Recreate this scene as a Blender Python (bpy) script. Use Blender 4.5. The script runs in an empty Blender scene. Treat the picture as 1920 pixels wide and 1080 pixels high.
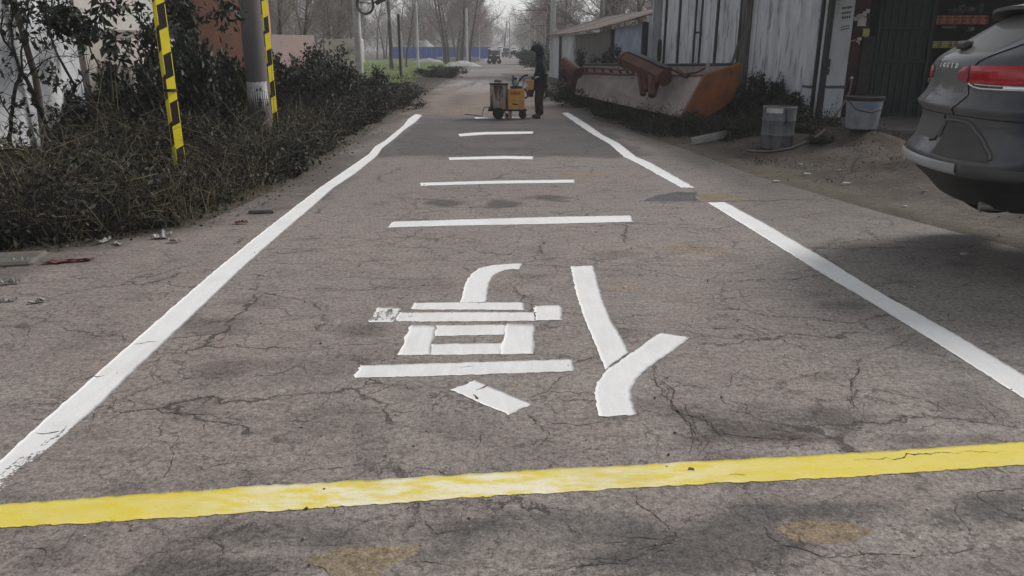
import bpy, math, random
import numpy as np
from mathutils import Vector, Matrix

# ------------------------------------------------------------------ camera, sky, sun, exposure
scene = bpy.context.scene
COL = scene.collection
F_PX, PITCH, EYE = 1400.0, math.radians(17.75), 1.6
cam_data = bpy.data.cameras.new("camera")
cam = bpy.data.objects.new("camera", cam_data)
COL.objects.link(cam)
cam.location = (0, 0, EYE)
cam.rotation_euler = (math.radians(90) - PITCH, 0, 0)
cam_data.sensor_width = 36.0
cam_data.lens = F_PX / 1920.0 * 36.0
cam_data.clip_start = 0.05
cam_data.clip_end = 4000.0
scene.camera = cam

SUN_EL, SUN_AZ = math.radians(40), math.radians(58)      # azimuth from +Y towards +X
world = bpy.data.worlds.new("World")
scene.world = world
world.use_nodes = True
nt = world.node_tree
nt.nodes.clear()
w_out = nt.nodes.new("ShaderNodeOutputWorld")
w_bg = nt.nodes.new("ShaderNodeBackground")
w_sky = nt.nodes.new("ShaderNodeTexSky")
w_sky.sky_type = 'NISHITA'
w_sky.sun_disc = False
w_sky.sun_elevation = SUN_EL
w_sky.sun_rotation = SUN_AZ
w_sky.air_density = 1.0
w_sky.dust_density = 1.5
w_sky.ozone_density = 1.0
w_hsv = nt.nodes.new("ShaderNodeHueSaturation")           # overcast: the sky is nearly grey
w_hsv.inputs["Saturation"].default_value = 0.22
w_bg.inputs["Strength"].default_value = 0.125
nt.links.new(w_sky.outputs[0], w_hsv.inputs["Color"])
nt.links.new(w_hsv.outputs[0], w_bg.inputs["Color"])
nt.links.new(w_bg.outputs[0], w_out.inputs["Surface"])

sun_data = bpy.data.lights.new("sun", 'SUN')
sun_data.energy = 2.4
sun_data.angle = math.radians(18)
sun_data.color = (1.0, 0.96, 0.92)
sun = bpy.data.objects.new("sun", sun_data)
COL.objects.link(sun)
sun_dir = Vector((math.sin(SUN_AZ) * math.cos(SUN_EL), math.cos(SUN_AZ) * math.cos(SUN_EL), math.sin(SUN_EL)))
sun.rotation_euler = sun_dir.to_track_quat('Z', 'Y').to_euler()

scene.view_settings.view_transform = 'Standard'
scene.view_settings.look = 'None'
scene.view_settings.gamma = 1.0
scene.view_settings.use_curve_mapping = False
scene.view_settings.exposure = 0.35
scene.render.engine = 'CYCLES'
scene.cycles.max_bounces = 6
scene.cycles.diffuse_bounces = 3
scene.cycles.glossy_bounces = 3
scene.cycles.transmission_bounces = 4
scene.cycles.transparent_max_bounces = 8
scene.cycles.use_denoising = True
scene.cycles.denoising_prefilter = 'NONE'

# ------------------------------------------------------------------ places on the ground
def ray(px, py):
    u, v = (px - 960) / F_PX, (540 - py) / F_PX
    return u, math.cos(PITCH) + v * math.sin(PITCH), -math.sin(PITCH) + v * math.cos(PITCH)

def G(px, py, z=0.0):
    """the point of the plane at height z that a surveyor's sight line meets"""
    r = ray(px, py)
    t = (z - EYE) / r[2]
    return r[0] * t, r[1] * t

def AT(px, py, y):
    """the point at distance y along the road"""
    r = ray(px, py)
    t = y / r[1]
    return r[0] * t, y, EYE + r[2] * t

rng = np.random.default_rng(7)
R = random.Random(11)

def GH(px, py, extra=None):
    """where the sight line meets the uneven earth"""
    r = ray(px, py)
    t, step = 1.0, 0.16
    for i in range(600):
        x, y, z = r[0] * t, r[1] * t, EYE + r[2] * t
        if z <= max(gz1(x, y), 0.0) or (extra and z <= extra(x, y)):
            if step < .006: break
            t -= step; step *= .25
        t += step
    return x, y, z

def vnoise(x, y, seed=0):
    """smooth value noise on arrays, about 0..1"""
    x = np.asarray(x, float); y = np.asarray(y, float)
    xi = np.floor(x).astype(np.int64); yi = np.floor(y).astype(np.int64)
    fx = x - xi; fy = y - yi
    fx = fx * fx * (3 - 2 * fx); fy = fy * fy * (3 - 2 * fy)
    def h(a, b):
        n = (a * 374761393 + b * 668265263 + seed * 982451653) & 0x7fffffff
        n = ((n ^ (n >> 13)) * 1274126177) & 0x7fffffff
        return ((n ^ (n >> 16)) & 0xffff) / 65535.0
    a = h(xi, yi); b = h(xi + 1, yi); c = h(xi, yi + 1); d = h(xi + 1, yi + 1)
    return (a * (1 - fx) + b * fx) * (1 - fy) + (c * (1 - fx) + d * fx) * fy

def fbm(x, y, seed=0, oct=4):
    s = 0; a = 0.5; n = 0
    for i in range(oct):
        s = s + a * vnoise(np.asarray(x) * 2 ** i + 17 * i, np.asarray(y) * 2 ** i - 9 * i, seed + i)
        n += a; a *= 0.5
    return s / n

def sstep(a, b, x):
    t = np.clip((np.asarray(x, float) - a) / (b - a), 0, 1)
    return t * t * (3 - 2 * t)

# ------------------------------------------------------------------ objects
def link(name, me, parent=None, loc=None, rot=None):
    o = bpy.data.objects.new(name, me)
    COL.objects.link(o)
    if parent is not None:
        o.parent = parent
    if loc is not None:
        o.location = loc
    if rot is not None:
        o.rotation_euler = rot
    return o

def tag(o, label=None, cat=None, group=None, kind=None):
    if label: o["label"] = label
    if cat: o["category"] = cat
    if group: o["group"] = group
    if kind: o["kind"] = kind
    return o

def thing(name, label, cat, loc=(0, 0, 0), rz=0.0, group=None):
    o = link(name, None, loc=loc, rot=(0, 0, rz))
    o.empty_display_size = 0.2
    return tag(o, label, cat, group)

def copy_tree(o, parent=None, loc=None, rz=None, scale=None):
    c = o.copy()
    COL.objects.link(c)
    if parent is not None:
        c.parent = parent
    if loc is not None: c.location = loc
    if rz is not None: c.rotation_euler = (0, 0, rz)
    if scale is not None: c.scale = scale if hasattr(scale, '__len__') else (scale,) * 3
    for ch in list(o.children):
        copy_tree(ch, c)
    return c

def mesh_np(name, V, Fq=None, Ft=None, mat=None, mats=None, midx=None, smooth=False, col=None, colname="tint"):
    """a mesh from arrays: V (n,3), quads (m,4) and / or triangles (k,3)"""
    V = np.asarray(V, np.float32).reshape(-1, 3)
    loops, starts, tot = [], [], 0
    for Fx in (Fq, Ft):
        if Fx is None or len(Fx) == 0: continue
        Fx = np.asarray(Fx, np.int32)
        k = Fx.shape[1]
        loops.append(Fx.ravel())
        starts.append(np.arange(len(Fx), dtype=np.int32) * k + tot)
        tot += Fx.size
    loops = np.concatenate(loops); starts = np.concatenate(starts)
    me = bpy.data.meshes.new(name)
    me.vertices.add(len(V)); me.vertices.foreach_set("co", V.ravel())
    me.loops.add(len(loops)); me.loops.foreach_set("vertex_index", loops)
    me.polygons.add(len(starts)); me.polygons.foreach_set("loop_start", starts)
    for m in (mats or ([mat] if mat else [])):
        me.materials.append(m)
    if midx is not None:
        me.polygons.foreach_set("material_index", np.asarray(midx, np.int32))
    if smooth:
        me.polygons.foreach_set("use_smooth", np.ones(len(starts), bool))
    me.update(calc_edges=True)
    me.validate()
    if col is not None:
        ca = me.color_attributes.new(colname, 'FLOAT_COLOR', 'POINT')
        c4 = np.ones((len(V), 4), np.float32)
        col = np.asarray(col, np.float32)
        c4[:, :col.shape[1]] = col
        ca.data.foreach_set("color", c4.ravel())
    return me

class MB:
    """collects simple shapes that become one mesh"""
    def __init__(s):
        s.v = []; s.f = []; s.m = []; s.cur = 0
    def add(s, verts, faces):
        o = len(s.v)
        s.v += [tuple(p) for p in verts]
        for f in faces:
            s.f.append([i + o for i in f]); s.m.append(s.cur)
        return s
    def box(s, c, d, rot=None, taper=1.0):
        """box with centre c and size d; taper scales its top"""
        hx, hy, hz = d[0] / 2, d[1] / 2, d[2] / 2
        p = [Vector((x * (taper if z > 0 else 1), y * (taper if z > 0 else 1), z)) for z in (-hz, hz) for x, y in ((-hx, -hy), (hx, -hy), (hx, hy), (-hx, hy))]
        if rot is not None:
            p = [rot @ q for q in p]
        p = [q + Vector(c) for q in p]
        return s.add(p, [(3, 2, 1, 0), (4, 5, 6, 7), (0, 1, 5, 4), (1, 2, 6, 5), (2, 3, 7, 6), (3, 0, 4, 7)])
    def bbox(s, c, d, b=0.01, rot=None):
        """box with chamfered edges"""
        hx, hy, hz = d[0] / 2, d[1] / 2, d[2] / 2
        b = min(b, hx * .9, hy * .9, hz * .9)
        ring = lambda x, y, z, k: [Vector((-x + k, -y, z)), Vector((x - k, -y, z)), Vector((x, -y + k, z)), Vector((x, y - k, z)), Vector((x - k, y, z)), Vector((-x + k, y, z)), Vector((-x, y - k, z)), Vector((-x, -y + k, z))]
        P = ring(hx - b, hy - b, -hz, b * .5) + ring(hx, hy, -hz + b, b) + ring(hx, hy, hz - b, b) + ring(hx - b, hy - b, hz, b * .5)
        if rot is not None: P = [rot @ q for q in P]
        P = [q + Vector(c) for q in P]
        fs = [tuple(range(7, -1, -1)), tuple(range(24, 32))]
        for r in range(3):
            for i in range(8):
                j = (i + 1) % 8
                fs.append((r * 8 + i, r * 8 + j, r * 8 + 8 + j, r * 8 + 8 + i))
        return s.add(P, fs)
    def tube(s, pts, r, n=8, caps=True):
        pts = [Vector(p) for p in pts]
        rs = r if hasattr(r, '__len__') else [r] * len(pts)
        V, Fs = [], []
        prev = None
        for i, p in enumerate(pts):
            t = (pts[min(i + 1, len(pts) - 1)] - pts[max(i - 1, 0)]).normalized()
            if prev is None:
                a = t.orthogonal().normalized()
            else:
                a = (prev - t * prev.dot(t))
                a = a.normalized() if a.length > 1e-6 else t.orthogonal().normalized()
            prev = a
            b = t.cross(a)
            for k in range(n):
                w = 2 * math.pi * k / n
                V.append(p + (a * math.cos(w) + b * math.sin(w)) * rs[i])
        for i in range(len(pts) - 1):
            for k in range(n):
                k2 = (k + 1) % n
                Fs.append((i * n + k, i * n + k2, (i + 1) * n + k2, (i + 1) * n + k))
        if caps:
            Fs.append(tuple(range(n - 1, -1, -1)))
            Fs.append(tuple(range((len(pts) - 1) * n, len(pts) * n)))
        return s.add(V, Fs)
    def lathe(s, prof, c=(0, 0, 0), n=24, axis='z', close=True):
        """profile of (radius, height)"""
        V, Fs = [], []
        for r, h in prof:
            for k in range(n):
                w = 2 * math.pi * k / n
                x, y = r * math.cos(w), r * math.sin(w)
                q = (x, y, h) if axis == 'z' else ((x, h, y) if axis == 'y' else (h, x, y))
                V.append((q[0] + c[0], q[1] + c[1], q[2] + c[2]))
        for i in range(len(prof) - 1):
            for k in range(n):
                k2 = (k + 1) % n
                Fs.append((i * n + k, i * n + k2, (i + 1) * n + k2, (i + 1) * n + k))
        if close:
            Fs.append(tuple(range(n - 1, -1, -1)))
            Fs.append(tuple(range((len(prof) - 1) * n, len(prof) * n)))
        return s.add(V, Fs)
    def prism(s, poly, a, b):
        """polygon given as 3d points at a, repeated shifted by vector b"""
        n = len(poly)
        P = [Vector(p) + Vector(a) for p in poly]
        Q = [p + Vector(b) for p in P]
        fs = [tuple(range(n)), tuple(range(2 * n - 1, n - 1, -1))]
        for i in range(n):
            j = (i + 1) % n
            fs.append((i, i + n, j + n, j))
        return s.add(P + Q, fs)
    def build(s, name, mats, parent=None, smooth=False, loc=None, rot=None, fix=True):
        me = bpy.data.meshes.new(name)
        me.from_pydata(s.v, [], s.f)
        for m in (mats if isinstance(mats, (list, tuple)) else [mats]):
            me.materials.append(m)
        me.polygons.foreach_set("material_index", s.m)
        if smooth:
            me.polygons.foreach_set("use_smooth", [True] * len(me.polygons))
        if fix:
            import bmesh
            bm = bmesh.new(); bm.from_mesh(me)
            bmesh.ops.recalc_face_normals(bm, faces=bm.faces)
            bm.to_mesh(me); bm.free()
        me.update()
        if smooth:
            try: me.set_sharp_from_angle(angle=math.radians(38))
            except Exception: pass
        return link(name, me, parent, loc, rot)

def segs_mesh(name, p0, p1, r0, r1, mat, sides=3):
    """many tapered sticks as one mesh"""
    p0 = np.asarray(p0, float); p1 = np.asarray(p1, float)
    r0 = np.asarray(r0, float); r1 = np.asarray(r1, float)
    d = p1 - p0
    L = np.linalg.norm(d, axis=1, keepdims=True); L[L < 1e-9] = 1e-9
    d = d / L
    up = np.where(np.abs(d[:, 2:3]) < 0.9, np.array([[0, 0, 1.0]]), np.array([[1.0, 0, 0]]))
    a = np.cross(d, up); a /= np.linalg.norm(a, axis=1, keepdims=True)
    b = np.cross(d, a)
    n = len(p0)
    V = np.zeros((n, 2 * sides, 3))
    for k in range(sides):
        w = 2 * math.pi * k / sides
        o = a * math.cos(w) + b * math.sin(w)
        V[:, k] = p0 + o * r0[:, None]
        V[:, sides + k] = p1 + o * r1[:, None]
    base = (np.arange(n) * 2 * sides)[:, None]
    Fs = []
    for k in range(sides):
        k2 = (k + 1) % sides
        Fs.append(base + np.array([[k, k2, sides + k2, sides + k]]))
    return mesh_np(name, V.reshape(-1, 3), Fq=np.concatenate(Fs), mat=mat, smooth=sides > 4)

def leaves_mesh(name, c, size, mat, droop=0.0, narrow=0.45, seed=1, flat=0.0):
    """folded pointed leaves at the points c"""
    g = np.random.default_rng(seed)
    n = len(c)
    d = g.normal(size=(n, 3)); d[:, 2] = d[:, 2] * (1 - flat) - droop
    d /= np.linalg.norm(d, axis=1, keepdims=True)
    u = g.normal(size=(n, 3)); u -= d * (u * d).sum(1, keepdims=True)
    u /= np.linalg.norm(u, axis=1, keepdims=True)
    w = np.cross(d, u)
    s = (size * (0.6 + 0.8 * g.random(n)))[:, None]
    V = np.zeros((n, 4, 3))
    mid = c + d * s * 0.5
    V[:, 0] = c
    V[:, 1] = mid + u * s * narrow * 0.5 + w * s * 0.12
    V[:, 2] = c + d * s
    V[:, 3] = mid - u * s * narrow * 0.5 + w * s * 0.12
    b = (np.arange(n) * 4)[:, None]
    T = np.concatenate([b + np.array([[0, 1, 2]]), b + np.array([[0, 2, 3]])])
    return mesh_np(name, V.reshape(-1, 3), Ft=T, mat=mat)
# ------------------------------------------------------------------ materials
def N(t, kind, **kw):
    n = t.nodes.new(kind)
    for k, v in kw.items():
        setattr(n, k, v)
    return n

def new_mat(name):
    m = bpy.data.materials.new(name)
    m.use_nodes = True
    t = m.node_tree
    t.nodes.clear()
    o = N(t, "ShaderNodeOutputMaterial")
    b = N(t, "ShaderNodeBsdfPrincipled")
    t.links.new(b.outputs[0], o.inputs[0])
    return m, t, b

def mixc(t, fac, a, b, blend='MIX'):
    n = N(t, "ShaderNodeMix", data_type='RGBA', blend_type=blend)
    for s, v in ((0, fac), (6, a), (7, b)):
        if isinstance(v, bpy.types.NodeSocket):
            t.links.new(v, n.inputs[s])
        elif s == 0:
            n.inputs[0].default_value = v
        else:
            n.inputs[s].default_value = (*v[:3], 1)
    return n.outputs[2]

def math_(t, op, a, b=None, c=None, clamp=False):
    n = N(t, "ShaderNodeMath", operation=op, use_clamp=clamp)
    for i, v in enumerate((a, b, c)):
        if v is None: continue
        if isinstance(v, bpy.types.NodeSocket): t.links.new(v, n.inputs[i])
        else: n.inputs[i].default_value = v
    return n.outputs[0]

def maprange(t, v, a, b, c=0.0, d=1.0):
    n = N(t, "ShaderNodeMapRange", interpolation_type='SMOOTHSTEP')
    t.links.new(v, n.inputs[0])
    for i, x in enumerate((a, b, c, d)):
        n.inputs[i + 1].default_value = x
    return n.outputs[0]

def coords(t, world_=False, stretch=(1, 1, 1), rot=(0, 0, 0)):
    if world_:
        src = N(t, "ShaderNodeNewGeometry").outputs["Position"]
    else:
        src = N(t, "ShaderNodeTexCoord").outputs["Object"]
    mp = N(t, "ShaderNodeMapping")
    mp.inputs["Scale"].default_value = stretch
    mp.inputs["Rotation"].default_value = rot
    t.links.new(src, mp.inputs[0])
    return mp.outputs[0]

def noise_(t, vec, scale, detail=5, rough=0.6, dist=0.0):
    n = N(t, "ShaderNodeTexNoise")
    t.links.new(vec, n.inputs["Vector"])
    n.inputs["Scale"].default_value = scale
    n.inputs["Detail"].default_value = detail
    n.inputs["Roughness"].default_value = rough
    n.inputs["Distortion"].default_value = dist
    return n.outputs["Fac"]

def mat(name, a, b=None, rough=0.8, scale=4.0, bump=0.15, bscale=30.0, c=None, cscale=18.0, cut=(0.55, 0.7), stretch=(1, 1, 1), spec=0.3, metal=0.0, world_=False, coat=0.0, lo=0.35, hi=0.65, bdist=0.01):
    """two tones mixed by noise, a third tone in spots, and fine relief"""
    m, t, s = new_mat(name)
    v = coords(t, world_, stretch)
    b = b or tuple(x * 0.75 for x in a)
    col = mixc(t, maprange(t, noise_(t, v, scale), lo, hi), a, b)
    if c:
        col = mixc(t, maprange(t, noise_(t, v, cscale, 6, 0.65), *cut), col, c)
    t.links.new(col, s.inputs["Base Color"])
    s.inputs["Roughness"].default_value = rough
    s.inputs["Specular IOR Level"].default_value = spec
    s.inputs["Metallic"].default_value = metal
    s.inputs["Coat Weight"].default_value = coat
    if bump:
        bp = N(t, "ShaderNodeBump")
        bp.inputs["Strength"].default_value = bump
        bp.inputs["Distance"].default_value = bdist
        t.links.new(noise_(t, v, bscale, 6, 0.7), bp.inputs["Height"])
        t.links.new(bp.outputs[0], s.inputs["Normal"])
    return m

def leaf_mat(name, a, b, c=None, rough=0.6, trans=0.15):
    """each leaf its own tone"""
    m, t, s = new_mat(name)
    r = N(t, "ShaderNodeNewGeometry").outputs["Random Per Island"]
    col = mixc(t, r, a, b)
    if c:
        r2 = math_(t, 'FRACT', math_(t, 'MULTIPLY', r, 13.7))
        col = mixc(t, maprange(t, r2, 0.8, 0.9), col, c)
    t.links.new(col, s.inputs["Base Color"])
    s.inputs["Roughness"].default_value = rough
    s.inputs["Specular IOR Level"].default_value = 0.3
    if trans:
        o = [n for n in t.nodes if n.type == 'OUTPUT_MATERIAL'][0]
        tr = N(t, "ShaderNodeBsdfTranslucent")
        t.links.new(col, tr.inputs[0])
        mx = N(t, "ShaderNodeMixShader")
        mx.inputs[0].default_value = trans
        t.links.new(s.outputs[0], mx.inputs[1]); t.links.new(tr.outputs[0], mx.inputs[2])
        t.links.new(mx.outputs[0], o.inputs[0])
    return m

def asphalt_mat():
    """worn asphalt: tone from the mesh's own tint, aggregate, dust and a net of fine cracks"""
    m, t, s = new_mat("worn_asphalt")
    v = coords(t, True)
    at = N(t, "ShaderNodeAttribute", attribute_name="tint")
    base = at.outputs["Color"]
    big = noise_(t, v, 0.9, 6, 0.6)
    mid = noise_(t, coords(t, True, (1, 2.2, 1)), 5.0, 7, 0.7)
    fine = noise_(t, v, 95.0, 4, 0.75)
    col = mixc(t, maprange(t, big, 0.3, 0.72, 0.0, 0.55), base, (1.16, 1.12, 1.08), 'MULTIPLY')
    col = mixc(t, maprange(t, mid, 0.42, 0.68, 0.0, 0.75), col, (0.70, 0.69, 0.69), 'MULTIPLY')
    col = mixc(t, maprange(t, fine, 0.40, 0.62, 0.0, 0.75), col, (0.48, 0.47, 0.46), 'MULTIPLY')
    grit = noise_(t, v, 34.0, 5, 0.8)
    col = mixc(t, maprange(t, grit, 0.48, 0.62, 0.0, 0.8), col, (0.50, 0.48, 0.47), 'MULTIPLY')
    col = mixc(t, maprange(t, grit, 0.48, 0.34, 0.0, 0.8), col, (1.48, 1.45, 1.42), 'MULTIPLY')
    # aggregate stones
    vo = N(t, "ShaderNodeTexVoronoi"); t.links.new(v, vo.inputs["Vector"]); vo.inputs["Scale"].default_value = 55.0
    bare = maprange(t, noise_(t, v, 2.1, 6, 0.65), 0.5, 0.62)
    stone = math_(t, 'MULTIPLY', maprange(t, vo.outputs["Distance"], 0.38, 0.12), bare)
    sc = N(t, "ShaderNodeSeparateColor"); t.links.new(vo.outputs["Color"], sc.inputs[0])
    stone_pick = math_(t, 'MULTIPLY', stone, maprange(t, sc.outputs[0], 0.55, 0.95))
    col = mixc(t, math_(t, 'MULTIPLY', stone_pick, 0.6), col, (0.30, 0.27, 0.25))
    pit = math_(t, 'MULTIPLY', maprange(t, sc.outputs[1], 0.72, 0.95), bare)
    col = mixc(t, math_(t, 'MULTIPLY', pit, 0.6), col, (0.05, 0.045, 0.042))
    # cracks
    wob = N(t, "ShaderNodeTexNoise"); t.links.new(v, wob.inputs["Vector"]); wob.inputs["Scale"].default_value = 2.3; wob.inputs["Detail"].default_value = 8; wob.inputs["Roughness"].default_value = 0.68
    va = N(t, "ShaderNodeVectorMath", operation='MULTIPLY_ADD')
    t.links.new(wob.outputs["Color"], va.inputs[0]); va.inputs[1].default_value = (0.55, 0.55, 0); t.links.new(v, va.inputs[2])
    hs = []
    for sc_, th, nz in ((0.95, 0.009, 0.8), (2.6, 0.015, 1.5)):
        ce = N(t, "ShaderNodeTexVoronoi", feature='DISTANCE_TO_EDGE')
        mp = N(t, "ShaderNodeMapping"); mp.inputs["Scale"].default_value = (0.75, 1.15, 0.001)
        t.links.new(va.outputs[0], mp.inputs[0]); t.links.new(mp.outputs[0], ce.inputs["Vector"])
        ce.inputs["Scale"].default_value = sc_
        keep = maprange(t, noise_(t, v, nz, 5, 0.7), 0.42, 0.56)
        hs.append(math_(t, 'MULTIPLY', maprange(t, ce.outputs["Distance"], th, th * 0.25), keep))
    crack = math_(t, 'MAXIMUM', hs[0], math_(t, 'MULTIPLY', hs[1], 0.65))
    col = mixc(t, math_(t, 'MULTIPLY', crack, 0.8), col, (0.035, 0.03, 0.028))
    t.links.new(col, s.inputs["Base Color"])
    s.inputs["Roughness"].default_value = 0.85
    s.inputs["Specular IOR Level"].default_value = 0.25
    h = math_(t, 'ADD', math_(t, 'MULTIPLY', fine, 0.5), math_(t, 'MULTIPLY', mid, 0.9))
    h = math_(t, 'SUBTRACT', math_(t, 'ADD', h, math_(t, 'MULTIPLY', stone, 0.35)), math_(t, 'MULTIPLY', crack, 1.2))
    bp = N(t, "ShaderNodeBump"); bp.inputs["Strength"].default_value = 0.55; bp.inputs["Distance"].default_value = 0.008
    t.links.new(h, bp.inputs["Height"]); t.links.new(bp.outputs[0], s.inputs["Normal"])
    return m

def soil_mat():
    """earth, grass and concrete tones from the mesh's own tint with clods and specks"""
    m, t, s = new_mat("bare_earth")
    v = coords(t, True)
    at = N(t, "ShaderNodeAttribute", attribute_name="tint")
    n1 = noise_(t, v, 1.3, 8, 0.7); n2 = noise_(t, v, 9.0, 8, 0.72); n3 = noise_(t, v, 60.0, 4, 0.7)
    col = mixc(t, maprange(t, n1, 0.35, 0.65, 0.0, 0.8), at.outputs["Color"], (0.66, 0.64, 0.62), 'MULTIPLY')
    col = mixc(t, maprange(t, n2, 0.38, 0.66, 0.0, 0.8), col, (1.5, 1.42, 1.34), 'MULTIPLY')
    col = mixc(t, maprange(t, n3, 0.42, 0.62, 0.0, 0.7), col, (0.5, 0.5, 0.5), 'MULTIPLY')
    t.links.new(col, s.inputs["Base Color"])
    s.inputs["Roughness"].default_value = 0.95
    s.inputs["Specular IOR Level"].default_value = 0.15
    bp = N(t, "ShaderNodeBump"); bp.inputs["Strength"].default_value = 0.8; bp.inputs["Distance"].default_value = 0.03
    t.links.new(math_(t, 'ADD', n2, math_(t, 'MULTIPLY', n3, 0.3)), bp.inputs["Height"]); t.links.new(bp.outputs[0], s.inputs["Normal"])
    return m

def paint_mat(name, a, b, c, streak=(1, 1, 1), rot=0.0):
    """road paint: rubbed and grubby, worn through to the asphalt where the mesh's 'tint' says so (red: wear)"""
    m, t, s = new_mat(name)
    v = coords(t, True)
    vs = coords(t, True, streak, (0, 0, rot))
    at = N(t, "ShaderNodeAttribute", attribute_name="tint")
    sp = N(t, "ShaderNodeSeparateColor"); t.links.new(at.outputs["Color"], sp.inputs[0])
    wear, rub = sp.outputs[0], sp.outputs[1]
    ns = noise_(t, vs, 7.0, 7, 0.68)
    nf = noise_(t, v, 55.0, 6, 0.75)
    nl = noise_(t, v, 2.2, 5, 0.6)
    col = mixc(t, math_(t, 'MULTIPLY', maprange(t, ns, 0.36, 0.62), rub, clamp=True), a, b)
    col = mixc(t, maprange(t, nl, 0.45, 0.75, 0.0, 0.55), col, c)
    col = mixc(t, maprange(t, nf, 0.56, 0.72, 0.0, 0.30), col, tuple(x * 0.55 for x in c))
    hole = math_(t, 'ADD', math_(t, 'MULTIPLY', ns, 0.55), math_(t, 'MULTIPLY', nf, 0.45))
    lim = math_(t, 'ADD', math_(t, 'MULTIPLY', wear, 0.58), 0.305)
    gone = maprange(t, math_(t, 'SUBTRACT', lim, hole), -0.01, 0.03)
    t.links.new(col, s.inputs["Base Color"])
    om = [n for n in t.nodes if n.type == 'OUTPUT_MATERIAL'][0]
    tp = N(t, "ShaderNodeBsdfTransparent"); ms = N(t, "ShaderNodeMixShader")      # where the paint has gone the road itself shows
    t.links.new(gone, ms.inputs[0]); t.links.new(s.outputs[0], ms.inputs[1]); t.links.new(tp.outputs[0], ms.inputs[2]); t.links.new(ms.outputs[0], om.inputs[0])
    s.inputs["Roughness"].default_value = 0.75
    s.inputs["Specular IOR Level"].default_value = 0.3
    bp = N(t, "ShaderNodeBump"); bp.inputs["Strength"].default_value = 0.35; bp.inputs["Distance"].default_value = 0.004
    t.links.new(nf, bp.inputs["Height"]); t.links.new(bp.outputs[0], s.inputs["Normal"])
    return m

def plain(name, c, rough=0.6, spec=0.4, metal=0.0, coat=0.0):
    return mat(name, c, tuple(x * 0.85 for x in c), rough=rough, spec=spec, metal=metal, coat=coat, bump=0.05)

M_ASPHALT = asphalt_mat()
M_SOIL = soil_mat()
M_WHITE = paint_mat("white_road_paint", (0.63, 0.63, 0.625), (0.57, 0.56, 0.54), (0.50, 0.485, 0.46), streak=(3.2, 0.7, 1))
M_YELLOW = paint_mat("yellow_road_paint", (0.57, 0.46, 0.045), (0.64, 0.60, 0.44), (0.48, 0.41, 0.15), streak=(0.8, 2.4, 1), rot=-0.113)
M_CRACK = mat("crack_dirt", (0.055, 0.047, 0.042), (0.10, 0.087, 0.08), rough=1.0, scale=30, world_=True, spec=0.1)
M_WHITEWASH = mat("whitewashed_plaster", (0.50, 0.51, 0.525), (0.34, 0.35, 0.36), scale=1.6, c=(0.12, 0.13, 0.12), cscale=3.2, cut=(0.58, 0.72), bump=0.4, bscale=14, stretch=(1, 1, 0.45))
M_WHITEBOARD = mat("faded_white_board", (0.56, 0.56, 0.575), (0.42, 0.42, 0.435), scale=2.2, c=(0.20, 0.19, 0.18), cscale=5, cut=(0.50, 0.68), bump=0.25, bscale=20, stretch=(1.6, 1.6, 0.28))
M_CONCRETE = mat("pole_concrete", (0.115, 0.104, 0.098), (0.085, 0.077, 0.073), scale=3, c=(0.08, 0.075, 0.07), cscale=14, bump=0.3, bscale=40, stretch=(1, 1, .4))
M_PALECONC = mat("pale_concrete", (0.40, 0.40, 0.39), (0.30, 0.30, 0.29), scale=3, c=(0.2, 0.19, 0.18), cscale=9, bump=0.3)
M_BARK = mat("bark", (0.105, 0.09, 0.078), (0.062, 0.053, 0.047), scale=6, bump=0.7, bscale=18, stretch=(1, 1, 0.3), rough=0.95, spec=0.1)
M_TWIG = mat("twig", (0.25, 0.215, 0.19), (0.16, 0.14, 0.125), scale=9, bump=0, rough=0.95, spec=0.1)
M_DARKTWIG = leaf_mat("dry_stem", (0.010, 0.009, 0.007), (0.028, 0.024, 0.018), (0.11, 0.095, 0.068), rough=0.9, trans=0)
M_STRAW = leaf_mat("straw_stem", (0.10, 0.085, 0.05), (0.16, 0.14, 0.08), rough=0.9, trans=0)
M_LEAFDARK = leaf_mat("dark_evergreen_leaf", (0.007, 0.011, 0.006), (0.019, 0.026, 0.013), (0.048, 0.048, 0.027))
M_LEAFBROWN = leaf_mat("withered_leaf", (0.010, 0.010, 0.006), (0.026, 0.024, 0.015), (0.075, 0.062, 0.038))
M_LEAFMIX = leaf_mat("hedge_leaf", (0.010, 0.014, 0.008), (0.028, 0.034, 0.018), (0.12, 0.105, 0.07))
M_GRASS = leaf_mat("grass_blade", (0.11, 0.17, 0.04), (0.20, 0.27, 0.08), (0.24, 0.22, 0.10))
# ------------------------------------------------------------------ ground and road
LY = [-5, 0, 5.9, 6.3, 7, 9.4, 15, 24, 50, 74, 150, 300, 600]
LX = [-4.9, -4.6, -4.1, -3.55, -3.0, -2.75, -2.85, -3.05, -3.8, -4.5, -5.2, -8, -16]
RY = [-5, 0, 6, 7.5, 10, 12.6, 18, 31, 50, 74, 150, 300, 600]
RX = [5.6, 5.0, 4.3, 3.8, 3.2, 2.9, 2.0, 1.75, 2.1, 2.5, 2.6, 1.6, -3]
def road_l(y): return np.interp(y, LY, LX)
def road_r(y): return np.interp(y, RY, RX)

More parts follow.
